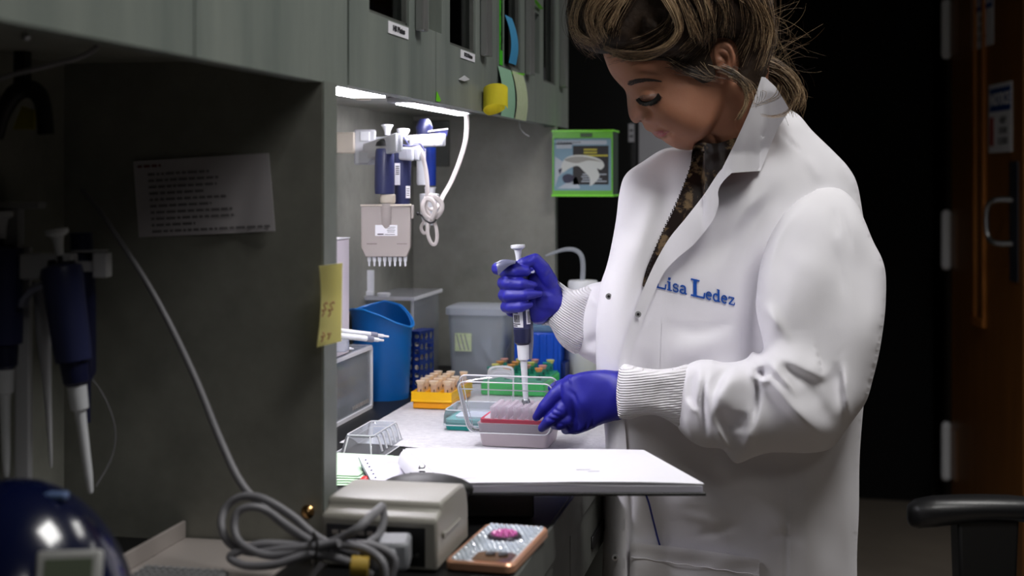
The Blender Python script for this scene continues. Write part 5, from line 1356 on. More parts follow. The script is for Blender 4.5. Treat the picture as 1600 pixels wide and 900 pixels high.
cc = P(108, 893, 1.015)
ob('display_bezel', G().obox(cc, uu * .0235, vv * .015, n_ * .004), mat('pale_bezel', (170, 170, 168), .4), t, bevel=.003)
ob('display', G().obox(cc + n_ * .0042, uu * .017, vv * .0085, n_ * .0004), mat('lcd_grey_green', (92, 100, 84), .25), t)
ob('latch', G().obox(P(86, 775, 1.09), rgt * .010, fwd * .006, upv * .003), mat('pale_marking', (90, 110, 150), .3), t, bevel=.002)

# white tray and grey strip rack
t = thing('foam_tray', 'low white plastic tray on the bench at the foot of the near divider', 'tray', at(-.58, 1.36))
y0, y1 = YD(-.648, 1.21), YN - .003
ob('base', G().box(-.650, -.505, y0, y1, BZ, BZ + .004), M['pgrey'], t, bevel=.001)
ob('side_wall', G().prism([(-.650, y0, BZ + .004), (-.650, y1, BZ + .004), (-.650, y1, BZ + .022), (-.650, y0, BZ + .022)], (.004, 0, 0)), M['pgrey'], t, bevel=.001)
yA, yBk = YD(-.6, 1.26), YD(-.6, 1.345)
x0, x1 = P(212, 0, 1.33).x, P(358, 0, 1.33).x
t = thing('strip_tube_rack', 'grey strip tube rack with rows of holes in the white tray', 'rack', ((x0 + x1) / 2, (yA + yBk) / 2, BZ + .004))
ob('block', G().box(x0, x1, yA, yBk, BZ + .004, BZ + .016), mat('mid_grey_plastic', (120, 120, 122), .45), t, bevel=.002)
g = G()
for i in range(11):
    for j in range(8): g.lathe([(.0030, 0), (.0034, .002), (.0026, .0022), (.0020, .0005)], (x0 + .006 + i * (x1 - x0 - .012) / 10, yA + .006 + j * (yBk - yA - .012) / 7, BZ + .016), n=10)
ob('wells', g, mat('light_grey_wells', (150, 150, 152), .4), t)

# ---- pipette stand in the dark bay
D = 1.40
base = P(60, 0, D); bx, by = base.x, base.y
M['dwhite'] = mat('satin_white_plastic', (190, 190, 194), .4)
t = thing('pipette_stand', 'white pipette stand at the left, in the shade of the near bay', 'stand', (bx, by, BZ))
ob('post', G().obox(P(37, 620, D + .02), rgt * 12 * D / F, fwd * .006, upv * .148 * 1.02), M['dwhite'], t, bevel=.002)
zp = P(0, 620, D + .02).z - .151
ob('base', G().box(bx - .055, bx + .04, by - .06, by + .05, BZ, BZ + .012), M['dwhite'], t, bevel=.004)
g = G().obox(P(76, 416, D - .02), rgt * 41 * D / F, fwd * .010, upv * 20 * D / F); ob('front_bracket', g, M['dwhite'], t, bevel=.002)
g = G().obox(P(160, 414, D), rgt * 11 * D / F, fwd * .010, upv * 19 * D / F).obox(P(140, 392, D + .005), rgt * 25 * D / F, fwd * .012, upv * 1.5 * D / F); ob('side_bracket', g, M['dwhite'], t, bevel=.002)
g = G().obox(P(30, 320, D + .01), rgt * 37 * D / F, fwd * .012, upv * 6 * D / F).obox(P(22, 355, D + .012), rgt * 12 * D / F, fwd * .010, upv * 30 * D / F); ob('top_bracket', g, M['dwhite'], t, bevel=.002)
# link between brackets and post
ob('link_arm', G().obox(P(76, 416, D + .0), rgt * 85 * D / F, fwd * .006, upv * 8 * D / F), M['dwhite'], t)
def hung(label, pxt, pyt, pxb, pyb, d, s_):
    a_, b_ = P(pxb, pyb, d), P(pxt, pyt, d); return pipette('pipette', label, a_, s_ * (b_ - a_).length / .2675, tilt=b_ - a_, face=-rgt, body=1.35)
hung('dark pipette with a white plunger hanging at the front bracket of the left stand', 88, 357, 142, 770, D - .03, 1.0)
hung('dark pipette cut by the left edge of the picture', 2, 330, 10, 745, D - .02, 1.0)
tag(ob('slim_pipettor', G().tube([P(64, 440, D), P(68, 520, D), P(74, 610, D), P(80, 730, D)], [.0085, .0075, .0040, .0012], 12), M['dwhite']), 'slim tapering pale pipettor hanging between the two dark pipettes', 'pipette')
tag(ob('pipette', G().lathe([(.004, 0), (.0055, .04), (.011, .05), (.013, .13), (.011, .19)], P(135, 660, D + .01), (-.03, 0, 1), 18), M['dnavy']), 'slimmer dark pipette behind the one at the front bracket', 'pipette')
tag(ob('wire_loop', G().tube([P(100, 560, D + .02), P(150, 600, D + .03), P(178, 660, D + .03), P(176, 710, D + .03), P(150, 760, D + .02)], .0008, 6), M['cab']), 'thin grey wire loop beside the hanging dark pipettes', 'wire')
# dark handle with a yellow panel
g = G(); 
for q_ in (1,): g.tube([P(-8, 215, 1.38), P(5, 175, 1.38), P(25, 145, 1.38), P(50, 140, 1.38), P(66, 160, 1.38), P(72, 210, 1.38)], [.008, .008, .009, .009, .008, .008], 12)
t = thing('black_bracket', 'black arched bracket around a yellow panel under the nearest cabinet', 'bracket', P(35, 215, 1.38))
ob('arch', g, M['rubber'], t); ob('yellow_panel', G().prism([P(20, 202, 1.385), P(52, 202, 1.385), P(53, 172, 1.385), P(34, 166, 1.385)], fwd * .006), mat('dull_yellow', (150, 140, 20), .5), t)
ob('hanger', G().box(P(35, 0, 1.38).x - .006, P(35, 0, 1.38).x + .006, P(35, 0, 1.38).y - .006, P(35, 0, 1.38).y + .006, P(35, 141, 1.38).z, UND), M['rubber'], t)
tag(ob('stud', G().sphere((P(40, 64, 1.2).x, P(40, 64, 1.2).y, UND - .003), .004, 8), M['steel']), 'tiny pale stud under the floor of the nearest cabinet', 'stud')

# ================================================================ chair at the lower right
D = 2.45; sc = D / F
t = thing('office_chair', 'black office chair, only its padded armrest and arm post in view', 'chair', (P(1700, 0, D).x, P(1700, 0, D).y, 0))
cx, cy = P(1735, 0, D).x, P(1735, 0, D).y; zA = P(0, 806, D).z
M['lea'] = mat('black_vinyl', (20, 20, 22), .38, bump=.15, bscale=140, spec=.5)
M['armpost'] = mat('black_nylon', (10, 10, 11), .55)
secs = []
for px_, py_, hw_, hh_ in ((1418, 806, .006, .008), (1421, 805, .018, .019), (1432, 803, .028, .025), (1460, 799, .034, .026), (1500, 795, .037, .023), (1540, 793, .038, .021), (1580, 794, .037, .021), (1620, 797, .034, .020), (1640, 800, .02, .012)):
    c_ = P(px_, py_, D); ring = []
    for k in range(20):
        a_ = 2 * math.pi * k / 20; ca, sa = math.cos(a_), math.sin(a_); ring.append(c_ + fwd * hw_ * math.copysign(abs(ca) ** .8, ca) + upv * hh_ * math.copysign(abs(sa) ** .8, sa))
    secs.append(ring)
ob('armrest', loft(G(), secs), M['lea'], t, smooth=60)
ob('arm_post', G().prism([P(1497, 812, D - .025), P(1594, 812, D - .025), P(1590, 905, D - .025), P(1600, 985, D - .025), P(1640, 1000, D - .025), P(1640, 1030, D - .025), P(1540, 1030, D - .025), P(1502, 960, D - .025)], fwd * .05), M['armpost'], t, bevel=.006)
zs = .47
g = loft(G(), [[Vector((cx + p_[0], cy + p_[1], z)) for p_ in rrect(-a_, a_, -a_, a_, .07, 6)] for a_, z in ((.20, zs - .06), (.235, zs - .04), (.24, zs), (.21, zs + .025))]); ob('seat', g, M['lea'], t, smooth=50)
c2 = Vector((cx, cy, 0))
ob('arm_bracket', G().obox(c2 + Vector((-.22, 0, zs - .07)), (.12, 0, 0), (0, .03, 0), (0, 0, .01)).obox(P(1790 + 60, 0, D).xy.to_3d() * 0 + c2 + Vector((.0, 0, zs - .068)), (.12, 0, 0), (0, .03, 0), (0, 0, .008)), M['armpost'], t)
bk = c2 + Vector((.25, .02, 0))
g = loft(G(), [[bk + Vector((x_, p_[0], p_[1])) for p_ in rrect(-a_, a_, .62, 1.05, .08, 6)] for a_, x_ in ((.19, 0), (.21, .02), (.21, .05), (.18, .07))]); ob('backrest', g, M['lea'], t, smooth=50)
ob('back_stem', G().obox(bk + Vector((.03, 0, .58)), (.012, 0, 0), (0, .03, 0), (0, 0, .14)).obox(c2 + Vector((.15, 0, zs - .075)), (.15, 0, 0), (0, .03, 0), (0, 0, .010)), M['armpost'], t)
ob('gas_column', G().cyl(c2 + upv * .09, c2 + upv * (zs - .06), .025), M['armpost'], t)
for k in range(5):
    a_ = 2 * math.pi * k / 5 + .3; dv = Vector((math.cos(a_), math.sin(a_), 0)); lg = ob('leg', G().tube([c2 + upv * .10, c2 + dv * .14 + upv * .095, c2 + dv * .27 + upv * .07], [.024, .02, .015], 10), M['armpost'], t)
    ob('caster', G().cyl(c2 + dv * .27 + upv * .028 - dv.cross(upv) * .02, c2 + dv * .27 + upv * .028 + dv.cross(upv) * .02, .028, n=18), M['armpost'], lg)
# ================================================================ the person
def coatmat(name, col, col2, rib=None, weave=900):
    m, nt, b = newmat(name); b.inputs['Roughness'].default_value = .85; b.inputs['Specular IOR Level'].default_value = .15; b.inputs['Sheen Weight'].default_value = .08
    tc = nt.nodes.new('ShaderNodeTexCoord'); n = nt.nodes.new('ShaderNodeTexNoise'); n.inputs['Scale'].default_value = 7; n.inputs['Detail'].default_value = 6
    r = nt.nodes.new('ShaderNodeValToRGB'); r.color_ramp.elements[0].position = .35; r.color_ramp.elements[1].position = .65; r.color_ramp.elements[0].color = lin(col); r.color_ramp.elements[1].color = lin(col2)
    nt.links.new(tc.outputs['Object'], n.inputs[0]); nt.links.new(n.outputs['Fac'], r.inputs[0]); nt.links.new(r.outputs[0], b.inputs['Base Color'])
    n2 = nt.nodes.new('ShaderNodeTexNoise'); n2.inputs['Scale'].default_value = weave if not rib else 300; n2.inputs['Detail'].default_value = 2
    n3 = nt.nodes.new('ShaderNodeTexNoise'); n3.inputs['Scale'].default_value = 11; n3.inputs['Detail'].default_value = 3; n3.inputs['Distortion'].default_value = .6
    nt.links.new(tc.outputs['Object'], n2.inputs[0]); nt.links.new(tc.outputs['Object'], n3.inputs[0])
    bp = nt.nodes.new('ShaderNodeBump'); bp.inputs['Strength'].default_value = .10; bp.inputs['Distance'].default_value = .001
    bp3 = nt.nodes.new('ShaderNodeBump'); bp3.inputs['Strength'].default_value = .15 if not rib else .0; bp3.inputs['Distance'].default_value = .005
    nt.links.new(n2.outputs['Fac'], bp.inputs['Height']); nt.links.new(n3.outputs['Fac'], bp3.inputs['Height']); nt.links.new(bp3.outputs[0], bp.inputs['Normal'])
    last = bp
    if rib:
        mp = nt.nodes.new('ShaderNodeMapping'); mp.inputs['Rotation'].default_value = rib[0]; wv = nt.nodes.new('ShaderNodeTexWave'); wv.inputs['Scale'].default_value = rib[1]; wv.inputs['Distortion'].default_value = .6; wv.inputs['Detail'].default_value = 0
        wv.bands_direction = 'Z'; nt.links.new(tc.outputs['Object'], mp.inputs[0]); nt.links.new(mp.outputs[0], wv.inputs[0])
        b2 = nt.nodes.new('ShaderNodeBump'); b2.inputs['Strength'].default_value = .9; b2.inputs['Distance'].default_value = .0016; nt.links.new(wv.outputs['Fac'], b2.inputs['Height']); nt.links.new(bp.outputs[0], b2.inputs['Normal']); last = b2
    nt.links.new(last.outputs[0], b.inputs['Normal']); return m
M['coat'] = coatmat('white_coat_cotton', (226, 224, 230), (233, 231, 236))
M['cuffR'] = coatmat('ribbed_cuff_knit', (228, 226, 230), (234, 232, 236), ((0, math.radians(-32), 0), 95))
M['cuffL'] = coatmat('ribbed_cuff_knit', (228, 226, 230), (234, 232, 236), ((0, math.radians(6), 0), 95))
M['skin'] = mat('skin', (156, 108, 84), .52, var=(146, 98, 76), vscale=18, spec=.35, sss=.12, bump=.06, bscale=500)
M['glove'] = mat('blue_nitrile', (30, 29, 150), .5, spec=.5, bump=.12, bscale=130, sss=.0)
def attr_hair(name):
    m, nt, b = newmat(name); a = nt.nodes.new('ShaderNodeAttribute'); a.attribute_name = 'Col'; nt.links.new(a.outputs['Color'], b.inputs['Base Color'])
    b.inputs['Roughness'].default_value = .42; b.inputs['Specular IOR Level'].default_value = .4; return m
M['strand'] = attr_hair('hair_strands_material')
M['hcap'] = mat('dark_hair_mass', (36, 26, 20), .6, var=(50, 38, 28), vscale=60, stretch=(1, 1, 1), spec=.2, bump=.5, bscale=150)
Sk = Stroke
M['blouse'] = mat('dark_brown_patterned_silk', (26, 15, 12), .35, var=(112, 92, 66), vscale=42, spec=.4)
_r = [n for n in M['blouse'].node_tree.nodes if n.type == 'VALTORGB'][0]; _r.color_ramp.elements[0].position = .52; _r.color_ramp.elements[1].position = .60
person = thing('person', 'person in a white laboratory coat and blue gloves bending over the bench with a pipette', 'person', (P(1170, 0, 1.98).x, P(1170, 0, 1.98).y, 0))

# ---------------------------------------------------------------- coat body
TD = 2.03
def tdepth(x, y):
    q = np.clip((1050 - np.asarray(x, float)) / 105, 0, 1); return TD - .055 * q * q * (3 - 2 * q)
torso_out = [(1120, 238), (1165, 205), (1203, 165), (1243, 176), (1270, 205), (1302, 236), (1326, 262), (1340, 290), (1350, 345), (1362, 400), (1364, 470), (1360, 540), (1352, 610), (1347, 660), (1343, 720), (1342, 800), (1339, 880), (1342, 1000), (1350, 1090),
             (1200, 1110), (1040, 1105), (946, 1090), (940, 1000), (941, 900), (943, 830), (943, 770), (946, 700), (942, 650), (934, 610), (931, 560), (932, 500), (937, 450), (948, 415), (956, 380), (963, 340), (968, 300), (978, 272), (1005, 252), (1040, 232), (1080, 232)]
body_folds = [
    # diagonal drag folds from the shoulder over the chest
    Sk([(1185, 300), (1150, 350), (1110, 400), (1085, 440)], 20, -.010), Sk([(1235, 290), (1190, 330), (1160, 400), (1150, 470)], 16, -.011), Sk([(1205, 285), (1165, 330), (1130, 385)], 12, .008),
    Sk([(1200, 380), (1178, 450), (1172, 520), (1178, 600)], 18, -.020), Sk([(1150, 520), (1080, 545), (1020, 540)], 22, .008), Sk([(1160, 500), (1090, 520), (1030, 505)], 10, -.004),
    Sk([(1010, 300), (985, 340), (975, 400)], 22, -.006), Sk([(1040, 270), (1015, 330), (995, 400), (985, 440)], 16, .005),
    Sk([(1012, 540), (1005, 600), (990, 640)], 14, -.008),
    # skirt: big soft folds
    Sk([(1010, 690), (1080, 720), (1160, 800), (1210, 900)], 34, -.012), Sk([(980, 650), (1040, 700), (1100, 790), (1130, 850)], 26, .008), Sk([(1000, 800), (1090, 780), (1180, 830)], 24, .007),
    Sk([(1040, 640), (1120, 690), (1210, 730), (1240, 790)], 30, -.012), Sk([(1300, 720), (1290, 800), (1296, 900)], 22, -.007), Sk([(1262, 720), (1262, 820), (1268, 930)], 16, .006), Sk([(1330, 720), (1322, 820), (1326, 900)], 8, .004),
    Sk([(1231, 700), (1230, 800), (1229, 905), (1228, 1000)], 2.4, -.0035), Sk([(1234, 700), (1233, 800), (1232, 905), (1231, 1000)], 3, .0016),
    Sk([(1080, 838), (1120, 830), (1170, 815)], 7, -.003), Sk([(1050, 800), (1110, 815), (1150, 850)], 8, .003), Sk([(1190, 850), (1225, 835), (1262, 850)], 8, -.003), Sk([(1195, 800), (1215, 820), (1226, 850)], 7, .003),
    Sk([(980, 700), (984, 790), (981, 850), (983, 900), (983, 1000)], 4, -.005), Sk([(996, 690), (1000, 790), (996, 840)], 12, .005),
    # yoke and collar line
    Sk([(1216, 200), (1235, 222), (1256, 240)], 2.2, -.004), Sk([(1216, 200), (1255, 195), (1288, 215)], 9, .003), Sk([(1256, 240), (1272, 262), (1283, 290)], 8, .004),
    Sk([(1310, 262), (1330, 300), (1340, 330)], 9, -.005)]
torso = Puff(torso_out, tdepth, .116, step=4.5, strokes=body_folds, power=.55, cap=.85)
puff('lab_coat', torso, M['coat'], person)
coat = bpy.data.objects['lab_coat']
tf = torso.front

# ---------------------------------------------------------------- head, neck, hidden body
HD = 1.95
head_out = [(942, 83), (945, 93), (949, 104), (953, 113), (959, 122), (968, 132), (975, 139), (978, 145), (979.5, 154), (980, 163), (981, 172), (982.5, 180), (986, 188), (991, 192.5), (996, 192.5), (1001, 190), (1004, 192.5), (1006, 198), (1010, 203.5), (1017, 206.5), (1021, 209), (1023, 213), (1030, 217), (1035, 218.5), (1037.5, 221), (1043, 225), (1052, 230), (1062, 233.5), (1074, 235), (1086, 233.5), (1094, 231), (1100, 240), (1106, 258), (1120, 272), (1160, 268), (1184, 240), (1196, 200), (1200, 160), (1204, 120), (1208, 80), (1204, 30), (1186, -20), (1140, -60), (1080, -76), (1020, -72), (970, -46), (944, -6), (936, 36), (938, 64)]
head = Puff(head_out, HD, .0745, step=3.2, grid=2.6, power=.5, cap=.62)
earD = HD - .0790
ear = Puff([(1114, 72), (1119, 66), (1127, 64), (1136, 66), (1143, 72), (1147, 82), (1150, 96), (1149, 106), (1144, 114), (1140, 123), (1134, 130), (1127, 129), (1122, 120), (1119, 108), (1115, 94), (1113, 82)], idw([(1116, 90, earD + .010), (1146, 90, earD - .006), (1128, 126, earD + .006)]), .0085, step=2.2, grid=1.2, power=.5, cap=.5)
g = G(); c_ = P(1150, 330, TD); 
core = chain([P(1150, 215, 1.975), P(1152, 260, 2.0), P(1150, 345, 2.04), P(1150, 460, 2.045), P(1150, 700, 2.045), P(1150, 860, 2.045)], [.040, .045, .060, .070, .065, .07])
v, n, f = remeshed([head.mesh(), ear.mesh()], .0017, 4)
fs_ = [ # the face, drawn from folds and swellings
    Sk([(986, 145), (1000, 140), (1018, 139), (1042, 146)], 9, -.0036), Sk([(1000, 151), (1012, 151.5), (1024, 148)], 6.5, .0046), Sk([(994, 148), (1006, 142.5), (1019, 141), (1032, 145)], 1.8, -.0014),
    Sk([(996, 161), (1010, 165), (1028, 160)], 4, -.0009), Sk([(981, 131), (1000, 123.5), (1020, 121), (1042, 126)], 7, .0024),
    Sk([(992, 146), (997, 158), (1003, 167), (1012, 172), (1019, 178), (1021, 188), (1018, 195)], 4.2, -.0042), Sk([(1010, 183.5)], 6.2, .0060), Sk([(993, 184)], 8, .0012), Sk([(1001.5, 190.5)], 2.6, -.0040),
    Sk([(985, 150), (985, 165), (988, 178)], 4, .0012),
    Sk([(1021, 188), (1030, 198), (1041, 205), (1048, 214)], 5, -.0018), Sk([(1010, 198), (1020, 200), (1032, 200)], 5, .0014),
    Sk([(1016, 206), (1026, 204), (1038, 204.5), (1048, 206)], 2.6, .0030), Sk([(1016, 209.5), (1029, 208.8), (1048, 206)], 1.5, -.0044), Sk([(1022, 213.2), (1031, 213), (1043, 209)], 3.0, .0034), Sk([(1026, 219), (1038, 218), (1050, 213)], 3.4, -.0030), Sk([(1050, 206.5)], 3.2, -.0020),
    Sk([(1052, 224)], 12, .0030), Sk([(1054, 178)], 30, .0046), Sk([(1084, 205)], 30, .0030),
    Sk([(1030, 300), (1066, 262), (1100, 232), (1120, 204), (1131, 176), (1137, 150), (1139, 126)], 42, -.019, 's', 10),
    Sk([(1062, 98), (1070, 120), (1074, 140)], 24, -.0016),
    # ear relief
    Sk([(1121, 94), (1126, 87), (1132, 90), (1133, 99), (1127, 106), (1122, 104)], 4.6, -.0070), Sk([(1119, 82), (1127, 75), (1137, 79), (1141, 92), (1139, 108)], 2.2, -.0036), Sk([(1116, 76), (1126, 68), (1138, 71), (1146, 86), (1146, 102), (1140, 116)], 2.6, .0022), Sk([(1121, 110), (1124, 118)], 3, -.0020), Sk([(1152, 66), (1157, 95), (1150, 124), (1136, 137)], 4, -.005)]
v = stroke_on(v, n, fs_)
cv, cf = core; V = list(map(tuple, v)); k = len(V); FF = list(f) + [tuple(i + k for i in q) for q in cf]; V += [tuple(q) for q in cv]
# legs down to the floor
for dx in (-.085, .085):
    b0 = P(1150, 860, 2.0); c_ = b0 + rgt * (dx * .9 - .012); lv, lf = chain([c_ + upv * -.06, c_ + upv * -.34, Vector((c_.x, c_.y, .09))], [.07, .055, .038]); k = len(V); V += [tuple(q) for q in lv]; FF += [tuple(i + k for i in q) for q in lf]
body = raw('body', V, FF, M['skin'], person, 180)
# head surface as a function, for everything laid on it
from mathutils.bvhtree import BVHTree
tree = BVHTree.FromPolygons([tuple(q) for q in v], [tuple(q) for q in f])
cam0 = Vector((0, 0, H))
def hd(px, py, default=HD):
    r = (P(px, py, 2.0) - cam0).normalized(); h = tree.ray_cast(cam0, r)
    if h[0] is None: return default
    return float(proj(np.array(h[0]))[2])
def hsurf(x, y): return np.array([hd(a_, b_) for a_, b_ in zip(np.ravel(x), np.ravel(y))])
patch('blouse_collar', catmull([(1086, 236), (1098, 238), (1116, 240), (1140, 232), (1160, 214), (1174, 192), (1182, 204), (1164, 236), (1140, 262), (1112, 270), (1092, 262)], 4), hsurf, .0050, .002, M['blouse'], person, step=3)
M['lip'] = mat('lips', (132, 60, 62), .4, spec=.4); M['brow'] = mat('brow_hair', (44, 30, 24), .7); M['lash'] = mat('black_lash', (8, 7, 7), .5)
patch('lips', catmull([(1019, 208), (1024, 205.5), (1031, 204), (1039, 204.5), (1046, 205.5), (1043, 208), (1038, 212), (1032, 215.5), (1027, 215.5), (1023, 212.5), (1021, 210)], 1.5), hsurf, .0012, .0016, M['lip'], person, step=2)
g = G(); rr = random.Random(21)
for k in range(420):
    s = rr.random() ** .8; x = 980 + 50 * s; y = 132.5 - 21 * s + 15.5 * s * s + (rr.random() - .5) * 8.5 * (1 - .8 * s); dx, dy = 4.5, -3.2 + 4.2 * s
    d = hd(x, y) - .0008; g.tube([P(x, y, d), P(x + dx * .5, y + dy * .5 - .3, hd(x + dx * .5, y + dy * .5) - .0011), P(x + dx, y + dy, hd(x + dx, y + dy) - .0006)], [.00036, .00034, .0001], 4, smooth=False)
ob('eyebrow', g, M['brow'], person)
g = G()
lid = catmull([(998, 153.5), (1003, 158), (1010, 159.5), (1018, 157.5), (1025, 152), (1028.5, 146)], 1, False)
g.tube([P(x, y, hd(x, y) - .0008) for x, y in lid], .0008, 5, smooth=False)
for k in range(330):
    i = rr.randrange(len(lid)); x, y = lid[i]; s = i / len(lid); a_ = math.radians(150 - 95 * s + rr.uniform(-14, 14)); L_ = (7.0 + 6 * s) * rr.uniform(.8, 1.15); ex, ey = x + math.cos(a_) * L_ * .8, y + abs(math.sin(a_)) * L_ * .75
    d = hd(x, y); g.tube([P(x, y, d - .0006), P((x + ex) / 2, (y + ey) / 2 + .9, d - .0040), P(ex, ey - .3, d - .0075)], [.0006, .0004, .0001], 4, smooth=False)
ob('eyelashes', g, M['lash'], person); 
patch('eyelid_shadow', catmull([(998, 153), (1004, 156), (1012, 157), (1020, 155), (1026, 149), (1027, 146), (1021, 147), (1011, 148), (1003, 149)], 2), hsurf, .0003, .0006, mat('eyelid_makeup', (120, 84, 70), .5), person, step=2.5)
g = G().sphere(P(1001, 188.6, hd(1001, 188.6) - .0002), 1, 6, sc=(.0026, .0014, .0010)); ob('nostril', g, mat('nostril_dark', (50, 26, 20), .8), person)
GX = np.arange(880, 1222, 3.0); GY = np.arange(-110, 240, 3.0); HG = np.full((len(GY), len(GX)), 9.0)
for i_, y_ in enumerate(GY):
    for j_, x_ in enumerate(GX):
        HG[i_, j_] = hd(x_, y_, 9.0)
def hgrid(x, y):
    fx = np.clip((np.asarray(x) - GX[0]) / 3, 0, len(GX) - 1.001); fy = np.clip((np.asarray(y) - GY[0]) / 3, 0, len(GY) - 1.001); i = fx.astype(int); j = fy.astype(int); a = fx - i; b = fy - j
    q = [HG[j, i], HG[j, i + 1], HG[j + 1, i], HG[j + 1, i + 1]]; w_ = [(1 - a) * (1 - b), a * (1 - b), (1 - a) * b, a * b]
    num = sum(np.where(k < 8, k * c, 0) for k, c in zip(q, w_)); den = sum(np.where(k < 8, c, 0) for k, c in zip(q, w_)); return np.where(den > .01, num / np.maximum(den, .01), 9.0)
# opening: blouse, chain, lapels
blouse_poly = [(1086, 226), (1120, 224), (1160, 214), (1164, 232), (1140, 262), (1112, 300), (1080, 340), (1050, 378), (1030, 412), (1014, 440), (1008, 452), (1004, 446), (1010, 420), (1022, 392), (1036, 362), (1052, 330), (1066, 296), (1078, 262)]
def tf2(x, y): return np.minimum(tf(x, y), hgrid(x, y) - .003)
patch('blouse', catmull(blouse_poly, 8), tf2, .004, .003, M['blouse'], person, step=5, extra=lambda x, y: .010 * np.exp(-((x - 1110) / 30) ** 2 - ((y - 240) / 26) ** 2))
far_edge = [(1094, 226), (1084, 246), (1072, 280), (1058, 314), (1042, 348), (1026, 384), (1014, 416), (1008, 446)]
g = G(); pts = catmull(far_edge, 3.2, False)
for k, (x, y) in enumerate(pts):
    d = float(tf(np.array([x]), np.array([y]))[0]) - .0105 - (.010 * math.exp(-((x - 1110) / 30) ** 2 - ((y - 240) / 26) ** 2)); g.sphere(P(x + (1.0 if k % 2 else -.6), y, d), .0015 if k % 2 else .0011, 3, 0)
ob('beaded_chain', g, mat('beaded_chain', (60, 54, 52), .3, metal=.6), person); person.children[-1]['kind'] = 'stuff'

lapel_poly = [(1128, 264), (1144, 268), (1136, 277), (1128, 286), (1122, 300), (1123, 318), (1116, 340), (1104, 358), (1084, 382), (1060, 402), (1042, 420), (1032, 436), (1022, 458), (1008, 492), (994, 530), (982, 566), (976, 590), (966, 580), (972, 548), (984, 510), (998, 470), (1010, 440), (1026, 406), (1046, 372), (1072, 340), (1100, 304)]
patch('lapel', catmull(lapel_poly, 5), tf2, .0150, .0028, M['coat'], coat, step=4.5, extra=lambda x, y: .004 * np.exp(-((x - 1080) / 60) ** 2 - ((y - 340) / 70) ** 2))
collar_poly = [(1190, 120), (1196, 121), (1212, 136), (1226, 158), (1234, 172), (1222, 190), (1216, 199), (1206, 222), (1196, 247), (1188, 267), (1160, 269), (1137, 271), (1126, 268), (1136, 248), (1148, 224), (1160, 198), (1170, 176), (1180, 150)]
def csurf(x, y):
    # collar rises from the shoulder to stand up round the neck
    x = np.asarray(x, float); y = np.asarray(y, float); base = tf(np.clip(x, 1000, 1300), np.maximum(y, 232)); t_ = np.clip((262 - y) / 120, 0, 1)
    near_ = 1.888 + .018 * np.clip((x - 1150) / 60, -1, 1) ** 2
    return np.minimum(base * (1 - t_) + near_ * t_, hgrid(x, y) - .002)
patch('collar', polyline(collar_poly, 5), lambda x, y: csurf(x, y), .010, .003, M['coat'], coat, step=4.5)
far_lapel_unused = [(1040, 234), (1062, 227), (1082, 233), (1078, 262), (1066, 292), (1050, 330), (1034, 362), (1020, 392), (1008, 420), (1000, 450), (990, 440), (984, 400), (984, 350), (978, 300), (980, 276), (1006, 254)]
# front placket and pockets
placket = [(976, 590), (966, 582), (956, 640), (948, 700), (946, 780), (944, 900), (944, 1000), (980, 1000), (980, 900), (981, 790), (979, 700), (975, 640)]
patch('placket', polyline(placket, 8), tf, .0035, .003, M['coat'], coat, step=6)
hip = [(985, 847), (1050, 854), (1120, 863), (1186, 874), (1187, 930), (1187, 1010), (984, 1005), (983, 930)]
pk = patch('hip_pocket', polyline(hip, 6), tf, .0075, .005, M['coat'], coat, step=5, extra=lambda x, y: .002 * np.sin((x - 985) / 18) * np.exp(-((y - 884) / 14) ** 2) + .002 * np.exp(-((y - 850 - (x - 985) * .135) / 10) ** 2))
g = G()
for a_, b_ in (((986, 870), (1186, 899)),): 
    pts = [P(a_[0] + (b_[0] - a_[0]) * k / 40, a_[1] + (b_[1] - a_[1]) * k / 40 + .8 * math.sin(k), float(tf(np.array([a_[0] + (b_[0] - a_[0]) * k / 40.]), np.array([a_[1] + (b_[1] - a_[1]) * k / 40.]))[0]) - .0092) for k in range(41)]; g.tube(pts, .0007, 5, smooth=False)
ob('seam', g, M['coat'], coat)
breast = [(1034, 505), (1090, 500), (1158, 512), (1156, 570), (1152, 640), (1030, 640)]
patch('breast_pocket', polyline(breast, 8), tf, .0010, .0006, M['coat'], coat, step=6)
M['snap'] = mat('snap_metal', (190, 190, 192), .35, metal=.6); M['snapc'] = mat('snap_dark', (70, 68, 68), .35, metal=.6)
def snap(px, py, off, r=.0042):
    d = float(tf(np.array([float(px)]), np.array([float(py)]))[0]) - off; c_ = P(px, py, d); sq = .78
    g = G().lathe([(r * .55, 0), (r, .0002), (r, .0012), (r * .75, .0014)], c_ + fwd * .0004, -fwd, 20); ob('snap', g, M['snap'], coat)
    g = G().lathe([(r * .5, .0), (r * .45, .0020)], c_, -fwd, 14); ob('snap', g, M['snapc'], coat)
snap(951, 463, .004); snap(997, 491, .0190); snap(961, 871, .0080, .0044)
# blue ink line
g = G(); pts = catmull([(1009, 772), (1014, 786), (1019, 806), (1024, 826), (1028, 842), (1032, 855)], 4, False)
g.tube([P(x, y, float(tf(np.array([x]), np.array([y]))[0]) - .0012) for x, y in pts], .0012, 6, smooth=False)
ob('blue_piping', g, mat('blue_thread', (40, 50, 130), .6), coat, label='dark blue line running down to the pocket')

